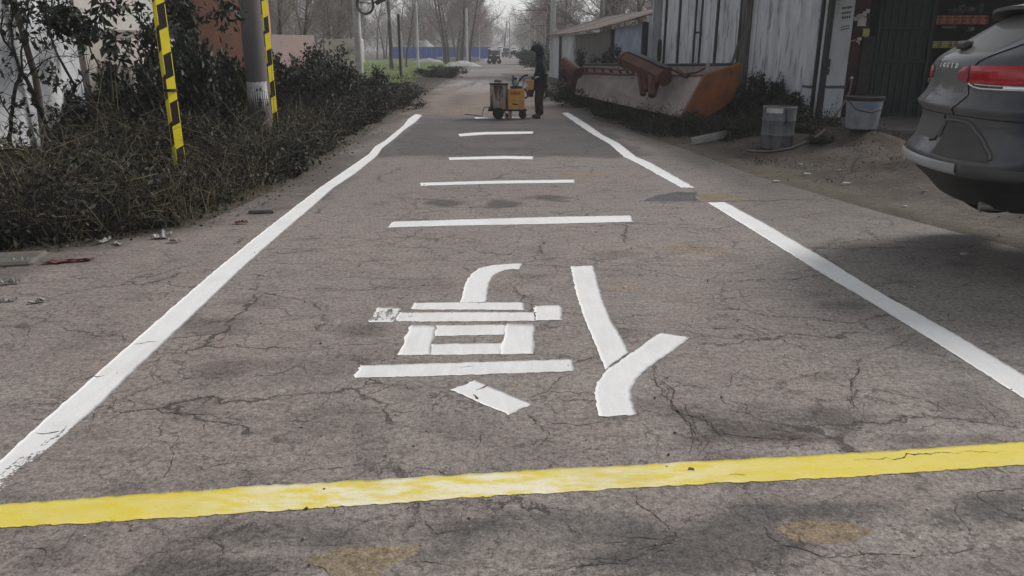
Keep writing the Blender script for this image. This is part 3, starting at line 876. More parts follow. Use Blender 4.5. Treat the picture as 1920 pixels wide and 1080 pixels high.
crack(zoom(640, 470, .354, [(700, 765), (715, 780), (725, 790)]), .014, 0, 305, 0.0034)
crack(zoom(0, 440, .426, [(140, 875), (190, 880), (260, 868)]), .010, 0, 307, 0.0034)
crack(zoom(0, 440, .426, [(415, 626), (460, 622)]), .010, 0, 308, 0.0034)
crack(zoom(960, 760, .5, [(1280, 206), (1450, 195), (1600, 180), (1750, 172), (1860, 170)]), .007, 0, 309, 0.0034)
crack(zoom(960, 760, .5, [(660, 245), (680, 238)]), .02, 0, 310, 0.0034)
crack(zoom(960, 760, .5, [(810, 264), (880, 263)]), .006, 0, 311, 0.0034)
o = link("paint_crack", mesh_np("paint_crack", np.concatenate(CV), Fq=np.concatenate(CF), mat=M_CRACK), road)
o["kind"] = "stuff"
# ------------------------------------------------------------------ buildings on the right
M_DARKBAR = mat("black_steel", (0.018, 0.018, 0.019), (0.035, 0.03, 0.028), rough=0.7, bump=0.1)
M_OLDWOOD = mat("weathered_wood", (0.13, 0.125, 0.115), (0.05, 0.046, 0.042), scale=7, stretch=(4, 4, .25), bump=.5, rough=.95)
M_ROOF = mat("old_roof_sheet", (0.16, 0.125, 0.105), (0.10, 0.085, 0.075), scale=3, c=(0.2, 0.17, 0.15), cscale=8, rough=.95)
M_PALEBLUE = mat("pale_blue_wall", (0.30, 0.34, 0.42), (0.20, 0.24, 0.32), scale=2, c=(0.13, 0.13, 0.13), cscale=5)
M_REDSHEET = mat("dark_red_sheet", (0.055, 0.012, 0.011), (0.028, 0.011, 0.010), scale=4, c=(0.11, 0.06, 0.05), cscale=9, cut=(0.62, 0.7), rough=.6)
M_GREENDOOR = mat("dark_green_paint", (0.010, 0.019, 0.016), (0.007, 0.011, 0.010), scale=3, rough=.55)
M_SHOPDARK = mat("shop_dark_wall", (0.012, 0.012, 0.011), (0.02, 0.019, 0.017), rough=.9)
M_PAPER = mat("paper", (0.52, 0.51, 0.49), (0.40, 0.39, 0.37), scale=6, bump=.05)
M_INK = plain("ink", (0.02, 0.02, 0.025), 0.7)
M_YELLOWPAPER = plain("yellow_paper", (0.38, 0.36, 0.10), 0.7)
M_ORANGESIGN = mat("orange_sign_face", (0.30, 0.05, 0.022), (0.20, 0.028, 0.016), scale=5, rough=.5, bump=0)
M_SIGNGOLD = plain("sign_lettering", (0.45, 0.25, 0.16), 0.6)
M_GREYBLUE = plain("grey_blue_sticker", (0.05, 0.062, 0.085), 0.6)

def wall_panel(mb, a, b, z0, z1, t=0.04):
    """upright slab from plan point a to b"""
    a = Vector((*a, 0)); b = Vector((*b, 0))
    d = (b - a).normalized(); n = Vector((-d.y, d.x, 0)) * t
    p = [a, b, b + n, a + n]
    mb.add([q + Vector((0, 0, z0)) for q in p] + [q + Vector((0, 0, z1)) for q in p], [(3, 2, 1, 0), (4, 5, 6, 7), (0, 1, 5, 4), (1, 2, 6, 5), (2, 3, 7, 6), (3, 0, 4, 7)])

# white shed, its board wall runs back from the pillar along the road
shed = thing("board_shed", "tall shed of faded white boards between black upright bars, behind the rusty trough", "building", (5.3, 20, 0))
def SH(name, mb, m, par=None, **k):
    o = mb.build(name, m, None, **k)
    if par is None:
        o.parent = shed; o.matrix_parent_inverse = Matrix.Translation(-shed.location)
    else:
        o.parent = par
    return o
# plan line of the wall: px column -> point of the line
P0, P1 = Vector((4.30, 24.5)), Vector((6.12, 15.75))
def on_wall(px):
    k = (px - 960) / F_PX * 1.0
    # ray in plan at eye level: x = k' * y, (vertical columns lean a little; taken at eye height)
    zc = math.cos(PITCH)
    d = P1 - P0
    kk = k / zc
    t = (kk * P0.y - P0.x) / (d.x - kk * d.y)
    return P0 + d * t
WH = 3.6
cols = [1214, 1222, 1245, 1277, 1309, 1349, 1375, 1485, 1500]
wd = (P1 - P0).normalized()
for i in range(len(cols) - 1):
    a, b = on_wall(cols[i]), on_wall(cols[i + 1])
    mb = MB(); wall_panel(mb, a + wd * 0.02, b - wd * 0.02, 0.0, WH, -0.04)
    o = SH("panel", mb, M_WHITEBOARD)
for c, w in ((1222, .09), (1245, .09), (1272, .07), (1282, .07), (1309, .09), (1349, .10), (1485, .12), (1499, .12)):
    p = on_wall(c)
    mb = MB(); mb.bbox((p.x - 0.05, p.y - 0.01, WH / 2), (w * .75, w, WH), 0.012, Matrix.Rotation(math.atan2(wd.y, wd.x) + math.pi / 2, 3, 'Z'))
    SH("bar", mb, M_DARKBAR)
a, b = on_wall(1272), on_wall(1282)
for z in (1.02, 2.02, 2.9):
    mb = MB(); mb.tube([(a.x - .05, a.y, z), (b.x - .05, b.y, z)], 0.025, 6); SH("rung", mb, M_DARKBAR)
p = on_wall(1363)
mb = MB(); mb.tube([(p.x - .10, p.y, 0), (p.x - .09, p.y, 1.6), (p.x - .12, p.y, WH)], [.15, .13, .12], 9)
SH("post", mb, M_OLDWOOD, smooth=True)
p = on_wall(1352)
mb = MB(); mb.tube([(p.x - .62, p.y - 1.2, 1.05), (p.x - .18, p.y - .3, 1.75)], 0.035, 6)
tag(mb.build("leaning_stick", M_OLDWOOD), "grey stick leaning against the wooden post of the white shed", "stick")
mb = MB(); wall_panel(mb, P1 + Vector((.06, .1)), P1 + Vector((4.5, 5.5)), 0, WH, .05); SH("side_wall", mb, M_WHITEBOARD)
mb = MB(); wall_panel(mb, P0 + Vector((.06, .02)), P0 + Vector((4, 1.2)), 0, WH, .05)
SH("side_wall", mb, M_WHITEBOARD)
mb = MB(); wall_panel(mb, P0 + Vector((4, 1.25)), P1 + Vector((4.55, 5.5)), 0, WH, .05); SH("rear_wall", mb, M_WHITEBOARD)
mb = MB(); mb.add([(P0.x - .5, P0.y + .4, WH), (P1.x - .5, P1.y - .2, WH), (P1.x + 4.8, P1.y + 5.6, WH + .9), (P0.x + 4.4, P0.y + 1.6, WH + .9),
                   (P0.x - .5, P0.y + .4, WH + .08), (P1.x - .5, P1.y - .2, WH + .08), (P1.x + 4.8, P1.y + 5.6, WH + .98), (P0.x + 4.4, P0.y + 1.6, WH + .98)], [(0, 1, 2, 3), (7, 6, 5, 4), (0, 4, 5, 1), (1, 5, 6, 2), (2, 6, 7, 3), (3, 7, 4, 0)])
SH("roof", mb, M_ROOF)
# coil of hose hanging at the far corner
mb = MB()
p = on_wall(1219)
for k in range(3):
    mb.tube([(p.x - .14 - .02 * k, p.y - .1 + .13 * math.sin(w), 1.55 + .3 * math.cos(w)) for w in np.linspace(0, 6.28, 20)], .022, 6)
tag(mb.build("hose_coil", M_DARKBAR, smooth=True), "black coil of hose hanging on the far corner of the white shed", "hose")

# pillar of the shop, grey-white, with notices
SHOPY = 15.7
pil = thing("pillar", "square pale pillar with torn notices and a painted base, at the corner of the dark shop", "pillar", (6.35, SHOPY, 0))
XL, XR = 6.02, 6.72
PX = -0.02
mb = MB(); mb.bbox((0.02, 0.10, 1.9), (0.70, 0.42, 3.0), .02); mb.build("shaft", M_WHITEWASH, pil)
mb = MB(); mb.bbox((0.02, 0.10, 0.42), (0.69, 0.41, 0.84), .02); mb.build("plinth", M_PALECONC if False else M_WHITEWASH, pil)
mb = MB(); mb.bbox((0.02, 0.09, 0.87), (0.74, 0.45, 0.055), .015); mb.build("band", M_CONCRETE, pil)
def note(par, x, z, w, h, m, y=-0.115, ry=0.0, name="notice", lines=0, seed=0):
    mb = MB(); mb.box((0, 0, 0), (w, .006, h))
    o = mb.build(name, m, par, loc=(x, y, z), rot=(0, ry, 0))
    if lines:
        g = random.Random(seed)
        mb = MB()
        for i in range(lines):
            zz = h / 2 - (i + .7) * h / (lines + .4)
            xx = -w / 2 + w * .08
            while xx < w * .38:
                l = g.uniform(.04, .12) * w * 1.6
                mb.box((xx + l / 2, -.005, zz), (l * .8, .003, h / (lines + .4) * .5)); xx += l + .02 * w
        mb.build("print", M_INK, o)
    return o
note(pil, 0.20, 2.28, .20, .30, M_PAPER, ry=-.12, lines=3, seed=2)
note(pil, 0.215, 2.0, .20, .11, M_PAPER, ry=-.2, lines=2, seed=4)
note(pil, 0.03, 2.62, .26, .30, M_PAPER, ry=-.05, lines=4, seed=6)
o = note(pil, -0.085, 1.17, .20, .13, M_GREYBLUE, name="sticker")
note(pil, -0.085, 1.33, .20, .16, M_INK, name="painted_mark")
for k in range(3):
    note(pil, -0.15 + .062 * k, 1.33, .018, .12, M_GREYBLUE, y=-.121, name="painted_bar")

# the dark shop behind the car
shop = thing("roadside_shop", "dark shop front with a red sheet, a tall green metal door and an open bay", "building", (9.0, SHOPY, 0))
def SP(name, mb, m, **k):
    o = mb.build(name, m, None, **k); o.parent = shop; o.matrix_parent_inverse = Matrix.Translation(-shop.location); return o
def px_x(px, y=SHOPY): return (px - 960) / F_PX * (y * math.cos(PITCH) + .25)
mb = MB(); mb.box((px_x(1600) , SHOPY + .22, 1.95), (.42, .05, 2.1)); SP("red_sheet", mb, M_REDSHEET)
mb = MB(); mb.box((px_x(1602), SHOPY + .25, .45), (.5, .06, .9)); SP("lower_panel", mb, M_SHOPDARK)
mb = MB(); mb.box((px_x(1624), SHOPY + .16, 1.0), (.28, .05, 1.7)); SP("mesh_screen", mb, mat("mesh_screen_grey", (0.035, 0.033, 0.03), (0.022, 0.02, 0.019), scale=6))
mb = MB(); mb.box((7.1, SHOPY + .32, 1.65), (1.0, .06, 3.3)); SP("partition", mb, M_SHOPDARK)
# green metal door: leaf, ribs, frame
dx0, dx1 = px_x(1640), px_x(1732)
mb = MB(); mb.box(((dx0 + dx1) / 2, SHOPY + .20, 1.35), (dx1 - dx0, .05, 2.7)); SP("door", mb, M_GREENDOOR)
for k in range(7):
    x = dx0 + .06 + (dx1 - dx0 - .12) * k / 6
    for z0, z1 in ((.12, 1.3), (1.42, 1.95), (2.05, 2.65)):
        mb = MB(); mb.bbox((x, SHOPY + .165, (z0 + z1) / 2), (.035, .03, z1 - z0), .008); SP("rib", mb, M_GREENDOOR)
for z in (.06, 1.36, 2.0, 2.69):
    mb = MB(); mb.bbox(((dx0 + dx1) / 2, SHOPY + .155, z), (dx1 - dx0, .05, .07), .01); SP("rail", mb, M_GREENDOOR)
for x in (dx0 - .03, dx1 + .03):
    mb = MB(); mb.bbox((x, SHOPY + .17, 1.35), (.06, .12, 2.7), .01); SP("door_frame", mb, M_GREENDOOR)
# open bay: floor, back wall, side wall, shelves
mb = MB(); mb.box((10.9, SHOPY + 2.4, 1.6), (5.0, .08, 3.4)); SP("back_wall", mb, M_SHOPDARK)
mb = MB(); mb.box((dx1 + .12, SHOPY + 1.3, 1.6), (.08, 2.1, 3.4)); SP("side_wall", mb, M_SHOPDARK)
mb = MB(); mb.box((13.4, SHOPY + 1.2, 1.6), (.08, 2.4, 3.4)); SP("side_wall", mb, M_SHOPDARK)
mb = MB(); mb.box((9.9, SHOPY + 1.0, 3.35), (7.4, 3.2, .10)); mb.box((9.9, SHOPY - 1.55, 3.30), (7.6, 1.86, .06)); SP("roof", mb, M_ROOF)  # second slab is an unseen canopy, added above the view to cast shade
mb = MB(); mb.box((7.5, SHOPY + .3, 3.05), (2.0, .08, .5)); SP("lintel", mb, M_SHOPDARK)
for z in (1.0, 1.55, 2.35):
    mb = MB(); mb.box((10.6, SHOPY + 2.1, z), (3.6, .4, .03)); SP("shelf", mb, M_SHOPDARK)
# yellow paper and torn white poster on the red sheet, water tap
t_ = thing("yellow_notice", "small yellow paper stuck beside the dark red sheet of the shop", "notice", (*AT(1624, 61, SHOPY + .1)[:2], AT(1624, 61, SHOPY)[2]))
mb = MB(); mb.box((0, 0, 0), (.13, .006, .15)); mb.build("paper", M_YELLOWPAPER, t_)
c = AT(1615, 28, SHOPY + .15)
mb = MB()
g = random.Random(3)
for k in range(5):
    mb.box((-.1 + .055 * k, 0, -.06 + .03 * k + g.uniform(-.02, .02)), (.075, .006, .07 + g.uniform(-.02, .03)), Matrix.Rotation(g.uniform(-.6, .6), 3, 'Y'))
mb.box((.03, .004, -.13), (.17, .006, .16))
tag(mb.build("torn_poster", M_PAPER, loc=c), "torn white scrap of poster at the top of the red sheet", "poster")
M_COPPER = plain("copper_pipe", (0.34, 0.20, 0.16), .45)
tap = thing("water_tap", "thin copper water pipe with a white tap in front of the red sheet", "tap", (*AT(1596, 120, SHOPY)[:2], 0))
x0, y0 = tap.location.x, tap.location.y
def rel(px, py, y=SHOPY - .02):
    a = AT(px, py, y); return (a[0] - x0, a[1] - y0, a[2])
mb = MB(); mb.tube([rel(1580, 146), rel(1587, 118), rel(1593, 84), rel(1594, 77), rel(1604, 75)], .016, 8); mb.build("pipe", M_COPPER, tap, smooth=True)
mb = MB(); mb.lathe([(.03, -.03), (.045, -.01), (.045, .02), (.02, .03)], rel(1611, 73), 12); mb.tube([rel(1606, 77), rel(1611, 79), rel(1610, 83)], .014, 8); mb.build("spout", M_PAPER, tap, smooth=True)
for q in ((1587, 118), (1580, 146), (1597, 146)):
    mb = MB(); mb.lathe([(.02, -.025), (.03, -.01), (.03, .01), (.02, .025)], rel(*q), 10); mb.build("fitting", M_PAPER, tap, smooth=True)
# signs in the bay
SY = SHOPY + .9
def sign(name, label, px0, py0, px1, py1, m, y=SY, depth=.06):
    a = AT(px0, py0, y); b = AT(px1, py1, y)
    t = thing(name, label, "sign", ((a[0] + b[0]) / 2, y, (a[2] + b[2]) / 2))
    w, h = b[0] - a[0], a[2] - b[2]
    mb = MB(); mb.bbox((0, 0, 0), (w, depth, h), .01); mb.build("board", m, t)
    return t, w, h
def chars(t, x0, x1, h, n, m, seed=0, y=-.036, z=0):
    """dense block characters made of strokes"""
    g = random.Random(seed)
    w = (x1 - x0) / n
    for i in range(n):
        cx = x0 + w * (i + .5)
        mb = MB()
        a = w * .38; b = h * .40
        for k in range(3):
            mb.box((cx + g.uniform(-.1, .1) * w, y, z + b * (.85 - .85 * k)), (a * g.uniform(1.1, 2), .004, h * .09))
        mb.box((cx + g.uniform(-.12, .12) * w, y, z), (w * .09, .0045, b * 1.8))
        if g.random() < .7:
            for s in (-1, 1):
                mb.box((cx + s * a * .6, y, z - b * .35), (w * .08, .005, b * .9), Matrix.Rotation(s * .5, 3, 'Y'))
        mb.build("lettering", m, t)
t, w, h = sign("shop_sign", "long orange and red shop sign with pale characters in the dark bay above the car", 1744, 28, 1850, 46, M_ORANGESIGN)
chars(t, -w * .47, w * .47, h, 7, M_SIGNGOLD, 5)
t, w, h = sign("plate_sign", "yellow plate with black characters in the dark bay, above the car's tailgate", 1739, 77, 1810, 90, M_YELLOWPAPER)
mb = MB(); mb.box((-w * .42, -.037, 0), (w * .09, .004, h * .62)); mb.build("lettering", M_INK, t)
chars(t, -w * .28, -w * .12, h, 1, M_INK, 8)
chars(t, 0.0, w * .3, h, 2, M_INK, 9)
M_DULLWHITE = plain("dull_white_plastic", (0.22, 0.25, 0.24), .6)
M_DULLGREEN = plain("dull_green_plastic", (0.05, 0.10, 0.085), .6)
# packages on the shelves, seen dimly
for px, py, w, h, m, lab in ((1802, 17, .17, .16, M_DULLWHITE, "white carton with a dark square, above the orange sign"), (1819, 17, .14, .10, M_DULLWHITE, "low pale packet to the right of the white carton"), (1786, 19, .16, .14, M_DULLGREEN, "dull green packet above the orange sign"), (1836, 15, .12, .22, M_DULLGREEN, "tall greenish bottle box over the end of the orange sign"), (1776, 51, .34, .07, M_DULLWHITE, "curved pale roll under the orange sign"), (1818, 54, .15, .12, M_DULLWHITE, "round pale bag under the orange sign by the car's spoiler")):
    c = AT(px, py, SHOPY + 1.95)
    mb = MB(); mb.bbox((0, 0, 0), (w, .2, h), min(w, h) * .3)
    o = mb.build("package", m, loc=c, smooth=True)
    if "square" in lab:
        mb = MB(); mb.box((0, -.103, 0), (w * .5, .004, h * .5)); mb.build("print", M_INK, o)
    tag(o, lab, "package", "packages on the dark shop shelves")

# concrete apron in front of the shop
mb = MB()
ap = [(5.55, 14.3), (6.2, 13.2), (8, 13.0), (13, 12.8), (13, 15.9), (6.9, 15.9), (5.9, 15.5)]
zt = gz1(7, 14) + .03
mb.prism([(x, y, -0.3) for x, y in ap], (0, 0, 0), (0, 0, zt + .3))
tag(mb.build("concrete_apron", mat("dusty_concrete", (0.15, 0.135, 0.125), (0.105, 0.095, 0.088), scale=2.5, c=(0.06, 0.055, 0.05), cscale=5, bump=.4, world_=True)), kind="structure")

# ------------------------------------------------------------------ low roadside shed further on
low = thing("low_shed", "long low whitewashed shed with a warped brown roof beyond the trough", "building", (3.4, 34, 0))
def LS(name, mb, m, **k):
    o = mb.build(name, m, None, **k); o.parent = low; o.matrix_parent_inverse = Matrix.Translation(-low.location); return o
A0, A1 = Vector((4.25, 25.0)), Vector((2.35, 46.0))
ld = (A1 - A0).normalized()
segs = [(0, .22, M_PALEBLUE), (.22, .62, M_CONCRETE), (.62, .83, M_WHITEWASH), (.83, 1, M_WHITEBOARD)]
def wtop(t): return 2.42 - .22 * math.sin(t * math.pi) * .6 - .12 * t
for a, b, m in segs:
    mb = MB(); wall_panel(mb, A0 + (A1 - A0) * a + ld * .03, A0 + (A1 - A0) * b - ld * .03, 0, wtop((a + b) / 2), -.1); LS("wall", mb, m)
for t in (.0, .22, .62, .83, 1.0):
    p = A0 + (A1 - A0) * t
    mb = MB(); mb.bbox((p.x - .03, p.y, wtop(t) / 2), (.2, .2, wtop(t)), .02); LS("post", mb, M_WHITEBOARD if t in (.62, 1.0) else M_DARKBAR)
n = 22
for k in range(n):           # roof sheets, sagging along the eaves
    t0, t1 = k / n, (k + 1) / n - .002
    q = []
    for t in (t0, t1):
        p = A0 + (A1 - A0) * t
        z = wtop(t) + .06 + R.uniform(-.02, .02)
        q.append([(p.x - .35, p.y, z), (p.x + 3.2, p.y + .3, z + 1.0)])
    a, b, c, d = q[0][0], q[1][0], q[1][1], q[0][1]
    up = lambda v: (v[0], v[1], v[2] + .05)
    mb = MB(); mb.add([a, b, c, d, up(a), up(b), up(c), up(d)], [(0, 1, 2, 3), (7, 6, 5, 4), (0, 4, 5, 1), (1, 5, 6, 2), (2, 6, 7, 3), (3, 7, 4, 0)]); LS("roof_sheet", mb, M_ROOF)
mb = MB(); wall_panel(mb, A1 + Vector((0, .05)), A1 + Vector((3, .4)), 0, 2.5, .1); LS("end_wall", mb, M_WHITEWASH)
mb = MB(); wall_panel(mb, A0 + Vector((0, -.1)), A0 + Vector((3, .2)), 0, 2.6, .1); LS("end_wall", mb, M_WHITEWASH)

# ------------------------------------------------------------------ walls and houses on the left
M_PINK = mat("pink_render", (0.42, 0.30, 0.27), (0.36, 0.29, 0.27), scale=2, c=(0.25, 0.2, 0.19), cscale=4)
M_GREENISH = mat("pale_green_render", (0.34, 0.37, 0.33), (0.36, 0.29, 0.28), scale=1.1, c=(0.28, 0.28, 0.26), cscale=4)
M_GREYREND = mat("grey_render", (0.105, 0.105, 0.118), (0.085, 0.085, 0.095), scale=1.2)
M_ORANGE = mat("orange_render", (0.42, 0.20, 0.125), (0.36, 0.17, 0.11), scale=2)
M_BRICKRED = mat("red_paint_plaster", (0.10, 0.022, 0.018), (0.075, 0.02, 0.018), scale=3)
M_LITWALL = mat("cream_wall", (0.50, 0.46, 0.41), (0.40, 0.36, 0.32), scale=1.5, c=(0.25, 0.21, 0.18), cscale=3)

mb = MB(); wall_panel(mb, (-7.1, 3.0), (-7.1, 12.35), -.1, 3.1, -.25)
w1 = tag(mb.build("yard_wall", M_WHITEWASH), "stained whitewashed yard wall behind the bare sapling, nearest on the left", "wall")
mb = MB(); mb.bbox((-7.22, 7.7, 3.15), (.36, 9.5, .12), .02); mb.build("coping", M_CONCRETE, w1)
mb = MB(); mb.tube([(-6.98, 12.55, 0), (-7.0, 12.55, 1.2), (-7.02, 12.6, 1.62)], [.15, .14, .11], 8)
tag(mb.build("stump_post", M_BARK, smooth=True), "dark broken post at the end of the whitewashed yard wall", "post")
mb = MB(); wall_panel(mb, (-7.2, 12.8), (-6.9, 15.6), -.1, 1.78, -.22)
w2 = tag(mb.build("garden_wall", M_LITWALL), "low cream garden wall seen through big leaves", "wall")
mb = MB(); mb.prism([(-7.55, 12.7, 1.78), (-6.85 - .1, 12.7, 1.78), (-7.2, 12.7, 1.93)], (0, 0, 0), (.25, 3.0, 0)); mb.build("coping", M_ROOF, w2)
def house(name, label, x0, x1, y, d, h, m, roof=True):
    t = thing(name, label, "house", ((x0 + x1) / 2, y + d / 2, 0))
    mb = MB(); mb.box((0, 0, h / 2), (x1 - x0, d, h)); mb.build("wall", m, t)
    if roof:
        mb = MB(); mb.prism([(-(x1 - x0) / 2 - .3, -d / 2 - .3, h), ((x1 - x0) / 2 + .3, -d / 2 - .3, h), (0, -d / 2 - .3, h + .9)], (0, 0, .003), (0, d + .6, 0)); mb.build("roof", M_ROOF, t)
    return t
house("pale_house", "pale green and pink rendered house wall at the top left, behind big leaves", -15.0, -10.05, 18.3, 4, 3.4, M_GREENISH)
house("grey_house", "plain grey rendered house wall beyond the cream garden wall", -13.4, -10.84, 22.5, 4, 3.6, M_GREYREND)
hs = house("orange_house", "orange rendered house seen between the first striped guard and the pole", -10.62, -8.70, 25.5, 3, 3.6, M_ORANGE)
mb = MB(); mb.box((-.85, -1.52, 1.8), (.24, .06, 3.6)); mb.build("corner_band", M_BRICKRED, hs)
mb = MB(); mb.bbox((-6.55, 20.2, 1.5), (.17, .2, 3.0), .01)
tag(mb.build("gatepost", M_BRICKRED), "red gatepost just right of the second striped guard", "post")
mb = MB(); mb.bbox((-6.36, 20.3, 1.35), (.16, .12, 2.7), .01)
tag(mb.build("gate_edge", M_PINK), "narrow pink strip of gate beside the red gatepost", "gate")
mb = MB(); wall_panel(mb, (-8.3, 25.6), (-6.95, 27.2), 0, 2.05, -.2)
tag(mb.build("pink_wall", M_PINK), "pinkish yard wall showing over the hedge beside the red gatepost", "wall")
mb = MB(); wall_panel(mb, (-8.6, 36), (-7.15, 36.6), 0, 2.05, -.3); mb.tube([(-7.2, 36.6, 1.0), (-7.2, 36.6, 2.0), (-7.2, 36.6, 2.12)], [.28, .28, .18], 12)
tag(mb.build("lit_wall", M_LITWALL), "bright cream wall end with a rounded corner above the hedge, near the grey cable pole", "wall")
# ------------------------------------------------------------------ plants
def curve_stem(g, base, h, lean, ang, n=5, wob=0.06):
    p = [np.array(base, float)]
    d = np.array([math.cos(ang) * lean, math.sin(ang) * lean, 1.0])
    for i in range(n):
        d = d + g.normal(size=3) * np.array([.3, .3, .1]) + np.array([math.cos(ang), math.sin(ang), -.15]) * lean * .25
        d /= np.linalg.norm(d)
        p.append(p[-1] + d * h / n)
    return p

def shrub_parts(seed, rx, ry, h, stems, twigs, leaves, size, m_leaf, m_stem, droop=.1, narrow=.45, low=.1, thick=.010):
    g = np.random.default_rng(seed)
    P0, P1, Ra, Rb, tips = [], [], [], [], []
    for s in range(stems):
        a = g.uniform(0, 2 * math.pi); q = math.sqrt(g.random()) * .55
        b = (math.cos(a) * q * rx, math.sin(a) * q * ry, -.05)
        hh = h * g.uniform(.55, 1.0) * (1.08 - .35 * q)
        p = curve_stem(g, b, hh, g.uniform(.1, .5) * min(1.0, (rx + ry) / 2 / h * 1.6), a + g.normal() * .4)
        r = np.linspace(thick, thick * .35, len(p))
        for i in range(len(p) - 1):
            P0.append(p[i]); P1.append(p[i + 1]); Ra.append(r[i]); Rb.append(r[i + 1])
        for t in range(twigs):
            f = low + (1 - low) * g.random() ** .7
            k = min(int(f * (len(p) - 1)), len(p) - 2); fr = f * (len(p) - 1) - k
            o = p[k] * (1 - fr) + p[k + 1] * fr
            d = g.normal(size=3) + np.array([0, 0, .45]); d /= np.linalg.norm(d)
            l = g.uniform(.12, .34) * (rx + ry) / 2 * (1.25 - f * .5)
            e = o + d * l
            mid = (o + e) / 2 + g.normal(size=3) * l * .12
            P0 += [o, mid]; P1 += [mid, e]; Ra += [thick * .35, thick * .25]; Rb += [thick * .25, thick * .1]
            tips.append((mid, e))
    st = segs_mesh("stems", P0, P1, Ra, Rb, m_stem)
    fo = None
    if leaves:
        T = np.array(tips)
        k = g.integers(0, len(T), leaves); f = g.random((leaves, 1)) * 1.1
        c = T[k, 0] * (1 - f) + T[k, 1] * f + g.normal(size=(leaves, 3)) * size * .55
        c[:, 2] = np.maximum(c[:, 2], .0)
        fo = leaves_mesh("foliage", c, size, m_leaf, droop, narrow, seed + 1)
    return st, fo

def shrub(name, label, cat, x, y, parts, scale=1.0, rz=0.0, group=None, dz=-.04):
    t = thing(name, label, cat, (x, y, gz1(x, y) + dz), rz, group)
    t.scale = scale if hasattr(scale, '__len__') else (scale,) * 3
    link("stems", parts[0], t)
    if parts[1] is not None:
        o = link("foliage", parts[1], t); o["kind"] = "stuff"
    return t

# prototypes of about one metre
SP_EVER = [shrub_parts(s, .72, .72, 1.15, 16, 22, 10000, .085, M_LEAFDARK, M_DARKTWIG) for s in (1, 2)]
SP_HEDGE = [shrub_parts(s, .70, .70, 1.1, 18, 18, 5200, .075, M_LEAFMIX, M_DARKTWIG) for s in (4, 5, 6)]
SP_DRY = [shrub_parts(s, .75, .75, 1.0, 26, 18, 5200, .062, M_LEAFBROWN, M_DARKTWIG, droop=.5) for s in (8, 9, 10)]
SP_BARE = [shrub_parts(s, .7, .7, 1.1, 22, 16, 260, .05, M_LEAFBROWN, M_DARKTWIG) for s in (12, 13)]

